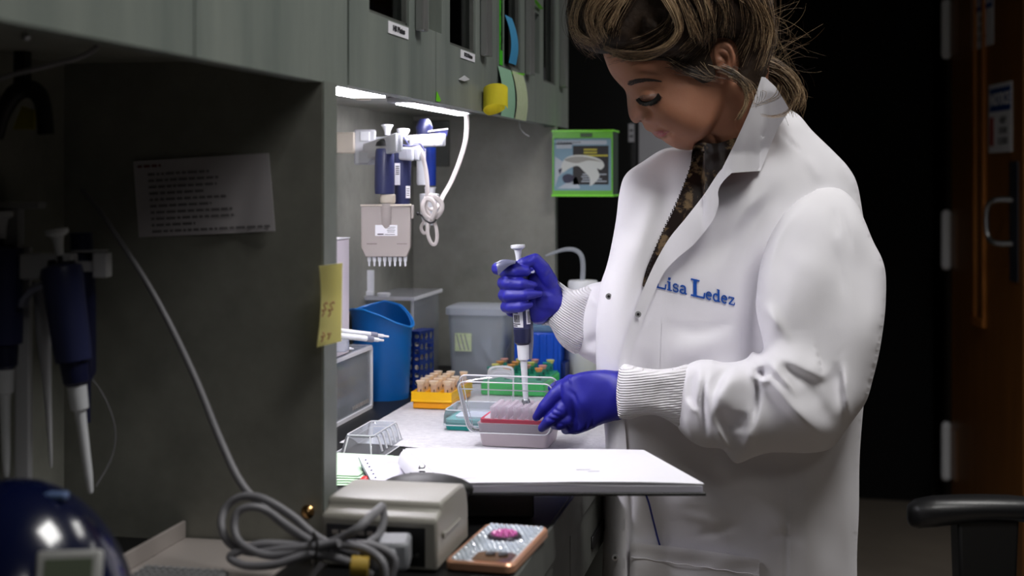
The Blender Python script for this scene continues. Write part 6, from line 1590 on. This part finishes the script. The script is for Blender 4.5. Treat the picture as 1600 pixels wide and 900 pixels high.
# embroidery: slab-serif lettering stitched on the chest
E = {}
def arc(cx, cy, rx, ry, a0_, a1, n=10): return [(cx + rx * math.cos(math.radians(a0_ + (a1 - a0_) * k / n)), cy + ry * math.sin(math.radians(a0_ + (a1 - a0_) * k / n))) for k in range(n + 1)]
E['L'] = (.86, [([(.26, 0), (.26, 1)], .2), ([(.02, .96), (.52, .96)], .09), ([(.02, .04), (.80, .04)], .10), ([(.78, .02), (.82, .34)], .09)])
E['i'] = (.42, [([(.2, 0), (.2, .62)], .16), ([(.04, .60), (.2, .60)], .08), ([(.03, .04), (.38, .04)], .08), ([(.11, .84), (.29, .84)], .18)])
E['s'] = (.54, [(arc(.25, .46, .17, .16, 50, 270, 8) + arc(.25, .17, .18, .15, 80, -140, 8), .11), ([(.43, .42), (.43, .62)], .07), ([(.07, .02), (.07, .2)], .07)])
E['a'] = (.62, [(arc(.27, .45, .18, .17, 160, 0, 8) + [(.45, .1), (.48, .04), (.58, .04)], .13), (arc(.24, .18, .18, .15, 60, 350, 12), .11)])
E['e'] = (.58, [([(.09, .34), (.46, .34)] + arc(.28, .32, .20, .29, 10, 320, 16), .12)])
E['d'] = (.66, [(arc(.26, .31, .19, .28, 40, 320, 14), .13), ([(.48, 0), (.48, .98)], .16), ([(.34, .96), (.48, .96)], .08), ([(.48, .04), (.62, .04)], .08)])
E['z'] = (.56, [([(.06, .58), (.46, .58)], .09), ([(.45, .57), (.08, .06)], .12), ([(.06, .05), (.48, .05)], .09), ([(.07, .58), (.06, .42)], .07), ([(.48, .05), (.50, .24)], .07)])
def emb(word, x0, y0, sizes):
    x = 0; g = G()
    for ch, sz in zip(word, sizes):
        if ch == ' ': x += sz; continue
        wd_, strokes = E[ch]
        for pts, th in strokes:
            px_ = []
            for (a_, b_) in pts:
                X = x + a_ * sz; Y = b_ * sz; px_.append((x0 + X, y0 + X * .232 + .00012 * X * X * 0 - Y))
            q = polyline_open(px_, 1.2)
            L_, R_ = [], []
            for k in range(len(q)):
                tx = q[min(k + 1, len(q) - 1)] - q[max(k - 1, 0)]; tx = tx / (np.linalg.norm(tx) + 1e-9); n_ = np.array([-tx[1], tx[0]]) * th * sz / 2; L_.append(q[k] + n_); R_.append(q[k] - n_)
            A_ = np.array(L_ + R_); d_ = tf(A_[:, 0], A_[:, 1])
            W0 = Pn(A_[:, 0], A_[:, 1], d_ - .0014); W1_ = Pn(A_[:, 0], A_[:, 1], d_ + .0006); n_ = len(q); vs = np.concatenate([W0, W1_]); fs = []
            for k in range(n_ - 1): fs += [(k, k + 1, n_ + k + 1, n_ + k), (2 * n_ + k, 2 * n_ + n_ + k, 2 * n_ + n_ + k + 1, 2 * n_ + k + 1), (k, 2 * n_ + k, 2 * n_ + k + 1, k + 1), (n_ + k, n_ + k + 1, 3 * n_ + k + 1, 3 * n_ + k)]
            fs += [(0, n_, 3 * n_, 2 * n_), (n_ - 1, 3 * n_ - 1, 4 * n_ - 1, 2 * n_ - 1)]
            g.add(vs.tolist(), fs)
        x += wd_ * sz
    return g
def polyline_open(pts, step):
    p = np.asarray(pts, float); out = []
    for b, c in zip(p[:-1], p[1:]):
        k = max(1, int(round(np.linalg.norm(c - b) / step)))
        for t_ in np.arange(k) / k: out.append(b * (1 - t_) + c * t_)
    out.append(p[-1]); return np.array(out)
g = emb('Lisa Ledez', 1020, 448, (25, 22, 20, 20, 5, 27, 19.5, 19.5, 19.5, 20.5))
ob('embroidery', g, mat('blue_embroidery_thread', (20, 84, 176), .5, var=(14, 70, 158), vscale=300), coat, smooth=0, label='blue stitched lettering on the chest')

# ---------------------------------------------------------------- near sleeve (her left arm)
sleeve_out = [(1264, 298), (1290, 290), (1318, 298), (1338, 318), (1350, 342), (1364, 376), (1378, 404), (1384, 430), (1384, 470), (1381, 505), (1374, 550), (1364, 592), (1354, 626), (1338, 650), (1322, 672), (1308, 692), (1290, 704), (1262, 708), (1225, 707), (1200, 708), (1176, 715), (1160, 722), (1150, 724), (1142, 718), (1130, 703), (1118, 700), (1100, 699), (1082, 691), (1068, 680), (1058, 664), (1056, 630), (1060, 600), (1070, 574), (1090, 563), (1110, 562), (1130, 566), (1150, 565), (1166, 560), (1176, 550), (1186, 552), (1193, 545), (1190, 524), (1184, 500), (1181, 478), (1182, 460), (1185, 430), (1190, 405), (1200, 372), (1216, 342), (1238, 316)]
sl_depth = idw([(1290, 300, 1.98), (1230, 350, 1.94), (1360, 400, 1.96), (1280, 450, 1.90), (1220, 500, 1.89), (1340, 560, 1.90), (1280, 640, 1.86), (1200, 660, 1.855), (1130, 640, 1.86), (1070, 620, 1.868)], 3, 60)
sl_folds = [
    Sk([(1258, 318), (1225, 352), (1205, 400), (1197, 450)], 9, .007), Sk([(1298, 330), (1302, 380), (1312, 440), (1318, 520)], 24, -.004), Sk([(1330, 340), (1345, 400), (1352, 470), (1345, 540)], 16, -.004),
    Sk([(1300, 318), (1306, 352), (1310, 376)], 7, -.004), Sk([(1286, 340), (1280, 400), (1262, 470), (1240, 520)], 26, .003), Sk([(1240, 360), (1222, 420), (1215, 470), (1224, 520)], 16, -.004),
    Sk([(1190, 470), (1210, 500), (1206, 530)], 10, .007),
    Sk([(1312, 318), (1324, 360), (1330, 400)], 5, -.004), Sk([(1302, 372), (1312, 420), (1322, 470)], 7, -.003), Sk([(1205, 380), (1240, 400), (1270, 440)], 16, .002), Sk([(1188, 478), (1215, 505), (1235, 540)], 9, .005),
    # elbow: folds radiating from the crook
    Sk([(1176, 552), (1200, 585), (1220, 612), (1246, 642), (1278, 672), (1306, 692)], 12, .021, 's', 30),
    Sk([(1200, 548), (1230, 562), (1262, 578), (1286, 586), (1302, 566)], 9, .015, 's', 26),
    Sk([(1190, 552), (1215, 580), (1236, 604), (1248, 624)], 6, .015, 's', 16),
    Sk([(1250, 590), (1270, 620), (1290, 650), (1312, 676)], 17, -.011), Sk([(1214, 566), (1236, 590), (1256, 612)], 10, -.010),
    Sk([(1176, 562), (1182, 600), (1180, 640), (1170, 690)], 5, -.014), Sk([(1186, 572), (1192, 584), (1198, 592)], 7, -.020), Sk([(1170, 566), (1180, 590), (1196, 596), (1206, 584)], 5, .008),
    Sk([(1168, 560), (1150, 580), (1130, 600), (1120, 640), (1122, 670)], 7, .015, 's', 24), Sk([(1150, 572), (1128, 590), (1112, 620)], 9, -.010),
    Sk([(1128, 630), (1136, 670), (1150, 712)], 10, -.010), Sk([(1118, 650), (1126, 680), (1146, 716)], 6, .010), Sk([(1180, 620), (1176, 660), (1166, 700), (1154, 716)], 9, .010), Sk([(1152, 640), (1150, 680)], 14, -.010),
    Sk([(1200, 620), (1240, 660), (1290, 694)], 18, .006), Sk([(1318, 560), (1322, 610), (1326, 650), (1334, 664)], 6, .013), Sk([(1306, 560), (1308, 610), (1314, 650)], 12, -.010),
    Sk([(1090, 570), (1082, 590), (1080, 620), (1090, 650)], 6, -.009), Sk([(1104, 580), (1098, 610), (1100, 660), (1104, 696)], 5, -.010), Sk([(1096, 566), (1094, 600), (1090, 640)], 5, .006), Sk([(1112, 570), (1106, 600), (1110, 650), (1120, 696)], 7, .008),
    Sk([(1072, 620), (1082, 640), (1094, 644)], 5, .006), Sk([(1066, 640), (1074, 668), (1090, 690)], 7, .005)]
sleeve = Puff(sleeve_out, sl_depth, .072, step=4, strokes=sl_folds, power=.5, cap=.80)
puff('sleeve', sleeve, M['coat'], coat)
# shoulder seam piping
g = G(); pts = catmull([(1342, 330), (1328, 304), (1306, 291), (1284, 290), (1262, 300), (1236, 318), (1214, 345), (1199, 376), (1189, 408), (1183, 445)], 4, False)
# ribbed cuff, left
cuffL_out = [(966, 582), (970, 573), (979, 569), (1000, 574), (1030, 577), (1056, 574), (1076, 570), (1084, 590), (1086, 630), (1082, 660), (1074, 676), (1060, 668), (1042, 656), (1024, 649), (1002, 650), (984, 655), (972, 654), (966, 650), (963, 616)]
cl = Puff(cuffL_out, idw([(966, 610, 1.866), (1080, 620, 1.866)]), .036, step=3.5, power=.5, cap=.9, strokes=[Sk([(1036, 590), (1034, 620), (1036, 645)], 10, -.003), Sk([(968, 575), (965, 615), (969, 653)], 3, .0025)] + [Sk([(1034, 585 + 8.5 * k), (1056, 588 + 9 * k), (1074, 592 + 9.8 * k)], 2.2, -.0024) for k in range(8)])
puff('cuff', cl, M['cuffL'], coat)

# far sleeve and cuff (her right arm)
slR = Puff([(900, 470), (915, 448), (940, 440), (975, 440), (1010, 470), (1010, 560), (980, 590), (950, 580), (925, 566), (908, 556), (900, 545), (896, 510)], 2.07, .055, step=4.5, power=.5, strokes=[Sk([(905, 548), (925, 552), (945, 560)], 6, .006), Sk([(912, 540), (930, 530), (945, 520)], 8, -.006), Sk([(920, 452), (930, 470), (945, 480)], 8, .005)])
puff('sleeve', slR, M['coat'], coat)
cuffR_out = [(869, 438), (878, 443), (890, 451), (902, 452), (914, 448), (926, 446), (938, 450), (940, 480), (936, 510), (924, 530), (908, 548), (898, 553), (888, 548), (878, 540), (870, 530), (864, 518), (858, 509), (846, 508), (852, 500), (862, 490), (871, 476), (875, 461), (873, 448)]
cr_ = Puff(cuffR_out, idw([(865, 470, 2.065), (935, 490, 2.065)]), .034, step=3.2, power=.5, cap=.9, strokes=[Sk([(868, 440), (876, 452), (876, 466), (870, 482), (859, 498), (848, 508)], 3, .0022)] + [Sk([(938 - 1.0 * k, 462 + 6 * k), (914 - 1.5 * k, 472 + 6.6 * k), (898 - 2.5 * k, 478 + 8.0 * k)], 2.0, -.0022) for k in range(9)])
puff('cuff', cr_, M['cuffR'], coat)

# ---------------------------------------------------------------- gloves
def px_chain(pts, rpx):
    return chain([P(x, y, d) for x, y, d in pts], [r * pts[i][2] / F for i, r in enumerate(rpx)])
# left hand, back of the hand to the viewer
DH = 1.955
palm = Puff([(974, 582), (960, 579), (944, 577.5), (927, 578.5), (910, 581), (896, 585), (884, 592), (876, 602), (876, 620), (880, 640), (882, 656), (884, 670), (894, 679), (908, 677), (924, 671), (942, 663), (958, 658), (974, 652), (978, 616)], idw([(970, 615, 1.868), (930, 615, 1.905), (900, 600, DH), (890, 660, DH)]), .0175, step=3, power=.42, cap=.7)
pieces = [palm.mesh(),
    px_chain([(892, 598, DH - .004), (868, 617, DH - .012), (851, 636, DH - .012), (838, 652, DH - .006)], [13.5, 12.2, 10.6, 6.6]),
    px_chain([(893, 618, DH - .008), (876, 642, DH - .020), (858, 658, DH - .018), (846.5, 669, DH - .010)], [12.5, 11.2, 9.8, 6.6]),
    px_chain([(897, 640, DH - .008), (889, 656, DH - .018), (874, 664, DH - .016), (866, 664, DH - .002)], [12.5, 11.5, 8.6, 7.2]),
    px_chain([(905, 655, DH - .004), (893, 668, DH - .012), (884, 671, DH - .004)], [13, 10.5, 8]),
    px_chain([(905, 602, DH + .014), (884, 600, DH + .028), (868, 603, DH + .034), (860, 607, DH + .034)], [12, 10, 7.2, 5.0])]
v, n, f = remeshed(pieces, .0014, 7)
st = [Sk([(905, 640), (897, 618), (885, 606)], 3.5, -.0022), Sk([(893, 668), (898, 650), (894, 632), (888, 618)], 3, -.0024), Sk([(900, 676), (903, 664), (898, 650)], 2.5, -.0014),
      Sk([(887, 592), (892, 590)], 7, .0022), Sk([(880, 646), (868, 640), (862, 634)], 2, -.0012), Sk([(876, 652), (864, 648), (858, 642)], 2, -.0012), Sk([(872, 658), (860, 655), (852, 650)], 2, -.0010),
      Sk([(910, 678), (916, 668), (918, 655)], 2.5, -.0012), Sk([(920, 674), (926, 664), (926, 652)], 2.5, -.0012), Sk([(930, 670), (936, 662)], 2.5, -.0010), Sk([(940, 666), (948, 657)], 2.5, -.0010),
      Sk([(884, 672), (880, 664), (872, 660)], 2, -.0012), Sk([(893, 678), (889, 668), (882, 662)], 2, -.0012), Sk([(900, 600), (930, 595), (960, 600)], 18, .0015), Sk([(902, 612), (912, 640), (916, 660)], 9, .0018),
      Sk([(958, 585), (962, 610), (960, 645)], 5, -.0012)]
v = stroke_on(v, n, st); raw('glove', v, f, M['glove'], person, 180, label='blue glove on the hand steadying the tip box')

# right hand closed round the pipette, palm to the viewer
D0 = DP
palmR = Puff([(826, 428), (838, 420), (850, 414), (860, 424), (869, 438), (876, 450), (878, 461), (873, 477), (862, 494), (850, 505), (838, 507), (828, 500), (824, 480), (822, 450)], D0 + .004, .0165, step=3, power=.42, cap=.7)
wristR = px_chain([(852, 470, D0 + .004), (885, 480, D0 + .012)], [24, 22])
pieces = [palmR.mesh(), wristR,
    # thumb: base, knuckle at the top, tip resting against the barrel
    px_chain([(858, 440, D0 - .004), (848, 420, D0 - .012), (836, 406, D0 - .014), (818, 411, D0 - .018), (808, 412.5, D0 - .018)], [14, 12.0, 10.6, 9.0, 5.6]),
    # index passes under the hook, knuckle at the left
    px_chain([(846, 432, D0 + .026), (806, 424, D0 + .030), (778, 419.5, D0 + .010), (786, 421, D0 - .014), (806, 423.5, D0 - .025), (822, 424, D0 - .024)], [12, 11, 10.5, 10.2, 9.6, 8.0]),
    px_chain([(848, 452, D0 + .026), (806, 444, D0 + .032), (787, 442, D0 + .008), (792, 442.5, D0 - .018), (815, 444, D0 - .028), (835, 445, D0 - .022)], [12, 11, 10.6, 10.4, 9.6, 5.2]),
    px_chain([(848, 470, D0 + .026), (806, 462, D0 + .032), (788, 461, D0 + .008), (794, 462, D0 - .018), (820, 461, D0 - .028), (844, 459, D0 - .022)], [12, 11, 10.4, 10.2, 9.4, 5.0]),
    px_chain([(846, 486, D0 + .024), (810, 480, D0 + .030), (791, 479.5, D0 + .008), (797, 480.5, D0 - .016), (814, 479.5, D0 - .025), (828, 476, D0 - .022)], [12, 10.5, 9.6, 9.2, 8.6, 5.4]),
    px_chain([(846, 492, D0 + .022), (815, 489, D0 + .022), (798, 487, D0 + .014)], [14, 11, 8])]
v, n, f = remeshed(pieces, .0014, 6)
st = [Sk([(804, 411), (812, 416), (822, 417)], 2.5, .0008), Sk([(806, 409), (814, 403)], 2, -.001), Sk([(822, 408), (832, 402), (834, 396)], 2.2, -.0012), Sk([(852, 430), (862, 422)], 2, -.0012), Sk([(848, 436), (860, 428), (866, 424)], 2, -.0012), Sk([(844, 424), (856, 416)], 2, -.001),
      Sk([(822, 440), (834, 443), (839, 445)], 1.8, -.0014), Sk([(790, 433), (796, 443), (791, 452)], 3, -.0008), Sk([(845, 460), (850, 475), (846, 490)], 9, -.0016), Sk([(856, 452), (866, 470), (858, 490)], 8, .0012)]
v = stroke_on(v, n, st); raw('glove', v, f, M['glove'], person, 180, label='blue glove on the hand gripping the pipette')

# trousers and shoes below the coat
b0 = P(1150, 860, 2.0); M['trous'] = mat('black_trousers', (22, 22, 26), .8)
for dx in (-.085, .085):
    c_ = b0 + rgt * (dx * .9 - .012); g = G().lathe([(.080, .76), (.078, .60), (.070, .30), (.065, .07)][::-1], (c_.x, c_.y, 0), n=24); ob('trouser_leg', g, M['trous'], person)
    g = loft(G(), [[Vector((c_.x - .05, c_.y, 0)) + Vector((p_[0], p_[1], z)) for p_ in rrect(-a_, a_, -b_, b_, .035, 5)] for a_, b_, z in ((.125, .045, .0), (.128, .048, .03), (.10, .045, .065), (.055, .04, .09))]); ob('shoe', g, M['rubber'], person, smooth=50)

# ---------------------------------------------------------------- hair
cap_out = [(941, 84), (950, 84), (960, 88), (972, 92), (988, 95), (1006, 96), (1024, 94), (1040, 95), (1054, 99), (1064, 103), (1072, 111), (1080, 119), (1090, 126), (1100, 130), (1112, 126), (1118, 116), (1114, 100), (1109, 84), (1110, 70), (1120, 60), (1136, 60), (1148, 68), (1155, 86), (1155, 104), (1150, 120), (1158, 134), (1172, 142), (1188, 134), (1196, 120), (1204, 104), (1210, 78), (1212, 44), (1206, 4), (1188, -40), (1140, -84), (1060, -106), (980, -96), (924, -56), (898, -12), (890, 20), (890, 44), (897, 60), (912, 74), (928, 82)]
cap = Puff(cap_out, HD + .004, .108, step=4, grid=3.2, power=.5, cap=.62, strokes=[Sk([(1010, 40), (1030, 30), (1045, 45), (1030, 64), (1000, 66), (970, 60)], 16, -.016), Sk([(990, 40), (1010, 50), (1020, 40)], 18, -.014), Sk([(945, 55), (935, 75)], 9, -.010)])
cv_, cf_ = cap.mesh()
cx_p, cy_p, cd_p = proj(cv_); nrmf = (cd_p <= HD + .005)
skin_d = hgrid(cx_p, cy_p); newd = np.where(nrmf & (skin_d < 8), np.minimum(cd_p, skin_d - .0022), cd_p); cv_ = Pn(cx_p, cy_p, newd)
pony = Puff([(1168, 84), (1186, 82), (1206, 88), (1224, 98), (1238, 112), (1246, 130), (1246, 148), (1238, 160), (1228, 150), (1216, 134), (1200, 122), (1180, 116), (1168, 104)], HD - .01, .026, step=4, grid=2, power=.5)
pv_, pf_ = pony.mesh(); k = len(cv_)
def capf(x, y): return np.minimum(cap.front(x, y), hgrid(x, y) - .0022)
strands_v = []; strands_f = []; strands_c = []
def strand(pts, r0, r1, col):
    pts = np.asarray(pts); n_ = len(pts); T = np.gradient(pts, axis=0); T /= (np.linalg.norm(T, axis=1, keepdims=True) + 1e-12)
    up_ = np.array([0.31, .7, .64]); A_ = np.cross(T, up_); A_ /= (np.linalg.norm(A_, axis=1, keepdims=True) + 1e-12); B_ = np.cross(T, A_); rr_ = np.linspace(r0, r1, n_)[:, None]
    base = len(strands_v) and sum(len(q) for q in strands_v); rings = [pts + (A_ * math.cos(q) + B_ * math.sin(q)) * rr_ for q in (0, 2.094, 4.189)]
    vs = np.stack(rings, 1).reshape(-1, 3); strands_v.append(vs); global SB
    for i in range(n_ - 1):
        for q in range(3): a_ = SB + i * 3 + q; b_ = SB + i * 3 + (q + 1) % 3; strands_f.append((a_, b_, b_ + 3, a_ + 3))
    strands_c.append(np.tile(col, (len(vs), 1))); SB += len(vs)
SB = 0
LIGHT = [(170, 144, 112), (142, 116, 88), (188, 162, 128), (114, 90, 66)]; DARK = [(48, 34, 26), (62, 46, 34), (38, 28, 22)]
hr = np.random.default_rng(5)
EARP = np.array([(1114, 72), (1119, 66), (1127, 64), (1136, 66), (1143, 72), (1147, 82), (1150, 96), (1149, 106), (1144, 114), (1140, 123), (1134, 130), (1127, 129), (1122, 120), (1119, 108), (1115, 94), (1113, 82)], float)
def lock(guide, n_, spread, off=.004, light=.6, thick=.00042, jit=.0025, ends=1.0, free=False, depth=None, wav=1.0):
    "bundle of strands following a guide curve"
    gd = catmull(guide, 9, False); m = len(gd)
    for _ in range(n_):
        o_ = hr.normal(0, 1, 2) * spread; o2 = hr.normal(0, 1, 2) * spread * ends * .7; t0 = hr.uniform(0, .15); t1 = hr.uniform(.85, 1.0); s = np.linspace(t0, t1, max(8, int(m * .9)))
        gx = np.interp(s * (m - 1), np.arange(m), gd[:, 0]); gy = np.interp(s * (m - 1), np.arange(m), gd[:, 1])
        ph_ = hr.uniform(0, 6.28); wv = wav * np.sin(s * hr.uniform(3, 8) + ph_)
        x = gx + o_[0] * (1 - s) + o2[0] * s + wv; y = gy + o_[1] * (1 - s) + o2[1] * s + wv * .5
        if depth is None and inside(EARP, x, y).mean() > .04 : continue
        if depth is None: d = capf(x, y); dm = d; dd = dm - off - hr.uniform(0, jit) - .004 * np.sin(s * 3.14) * hr.uniform(0, 1)
        else: dd = np.full(len(s), depth) + np.interp(s, [0, 1], [0, hr.normal(0, .008)]) - hr.uniform(0, jit * 2)
        pal = LIGHT if hr.random() < light else DARK; c_ = np.array(lin(pal[hr.integers(len(pal))])) * np.array([1, 1, 1, 1]); c_[:3] *= hr.uniform(.75, 1.2)
        # smooth the depth so strands do not jump
        dd = np.convolve(np.pad(dd, 2, 'edge'), np.ones(5) / 5, 'valid')
        strand(Pn(x, y, dd), thick * hr.uniform(.7, 1.2), thick * .4, c_)
# overall dark cover, combed back
for gd in ([(940, -80), (912, -30), (896, 20), (902, 60), (930, 80)], [(985, -90), (950, -30), (925, 20), (925, 60), (940, 82)], [(1010, -95), (985, -20), (960, 30), (948, 70)], [(1060, -100), (1060, -30), (1050, 40), (1010, 70), (960, 86)], [(1100, -95), (1110, -20), (1100, 50), (1060, 90)], [(1150, -80), (1170, -10), (1170, 50), (1150, 95)], [(1180, -50), (1200, 10), (1205, 60), (1190, 110)], [(1120, -80), (1140, 0), (1130, 50), (1110, 100)]):
    lock(gd, 130, 11, light=.22, off=.002)
lock([(962, -60), (925, -30), (900, 10), (896, 44), (912, 62), (935, 70)], 190, 5, light=.8, off=.007)
lock([(985, -50), (944, -10), (922, 20), (926, 50), (938, 66)], 160, 6, light=.85, off=.010)
lock([(1000, -40), (965, -5), (945, 18), (936, 42), (944, 60)], 150, 5.5, light=.8, off=.012)
lock([(990, -30), (975, -5), (962, 20), (950, 46)], 90, 5, light=.7, off=.012)
lock([(1012, -50), (1040, -5), (1056, 24), (1060, 50), (1040, 74), (1005, 84), (965, 82), (943, 74)], 230, 5.0, light=.85, off=.010, ends=.6)
lock([(1030, -50), (1052, 0), (1062, 40), (1052, 66), (1020, 88), (985, 92), (955, 84)], 160, 4.0, light=.7, off=.008, ends=.6)
lock([(1040, -50), (1066, 0), (1084, 40), (1092, 66)], 100, 8, light=.6, off=.008)
lock([(1070, -50), (1096, 0), (1106, 40), (1106, 72)], 90, 9, light=.45, off=.007)
lock([(1100, -50), (1130, 0), (1138, 30), (1136, 60)], 80, 10, light=.4, off=.006)
lock([(1120, -50), (1160, -8), (1190, 14), (1206, 44), (1200, 78)], 170, 4.5, light=.65, off=.004)
lock([(1140, -40), (1172, 0), (1188, 40), (1184, 80)], 80, 8, light=.45, off=.006)
lock([(1046, 96), (1080, 112), (1108, 118)], 70, 6, light=.15, off=.001, thick=.0003)
lock([(1086, 108), (1104, 118), (1122, 122)], 60, 6, light=.35, off=.002, thick=.0003)
# ponytail, tendrils, flyaways
lock([(1160, 96), (1190, 96), (1220, 108), (1240, 128), (1248, 150), (1238, 172)], 190, 7, light=.75, depth=HD - .030, ends=1.3, wav=2)
lock([(1158, 110), (1186, 112), (1210, 128), (1226, 150), (1236, 176)], 110, 8, light=.6, depth=HD - .020, ends=1.4, wav=2)
lock([(1140, 118), (1156, 124), (1167, 142), (1166, 164), (1152, 188)], 60, 3.0, light=.7, depth=HD - .085, ends=1.0, wav=1.2)
lock([(1120, 106), (1140, 112), (1158, 126), (1172, 140), (1172, 160)], 60, 5, light=.5, depth=HD - .085, ends=1.6, wav=1.5)
lock([(1165, 128), (1182, 136), (1180, 156), (1170, 172)], 60, 6, light=.4, depth=HD - .06, ends=1.4)
lock([(1218, 130), (1216, 150), (1196, 160), (1176, 166)], 8, 3, light=.4, depth=HD - .085)
lock([(1240, 160), (1228, 176), (1206, 182), (1186, 178)], 8, 2, light=.9, depth=HD - .085)
for k in range(90):
    a0_ = (hr.uniform(1165, 1215), hr.uniform(15, 125)); th_ = hr.uniform(-1.2, 1.0); L_ = hr.uniform(35, 110); bend = hr.uniform(-2.4, 2.4)
    pts = [a0_]; a_ = th_
    for q in range(5): a_ += bend / 5; pts.append((pts[-1][0] + math.cos(a_) * L_ / 5, pts[-1][1] + math.sin(a_) * L_ / 5))
    lock(pts, 1, .5, light=.8, depth=HD - hr.uniform(-.03, .05), thick=.00018)
for k in range(14): lock([(930, 80 + hr.uniform(-6, 6)), (925 + hr.uniform(-8, 8), 86), (918 + hr.uniform(-10, 14), 90 + hr.uniform(0, 10))], 1, 2, light=.3, depth=HD - .02, thick=.00017)
SV = np.concatenate(strands_v); SC = np.concatenate(strands_c); nb_ = len(cv_); npn = len(pv_)
allv = np.concatenate([cv_, pv_, SV]); allf = list(cf_) + [tuple(i + nb_ for i in q) for q in pf_] + [tuple(i + nb_ + npn for i in q) for q in strands_f]
mi = [0] * (len(cf_) + len(pf_)) + [1] * len(strands_f)
hair = raw('hair', allv, allf, [M['hcap'], M['strand']], person, 180, mi, recalc=False)
ca = hair.data.color_attributes.new('Col', 'FLOAT_COLOR', 'POINT'); full = np.ones((len(allv), 4)); full[nb_ + npn:] = SC
if len(hair.data.vertices) == len(allv): ca.data.foreach_set('color', full.ravel())
hair['kind'] = 'stuff'
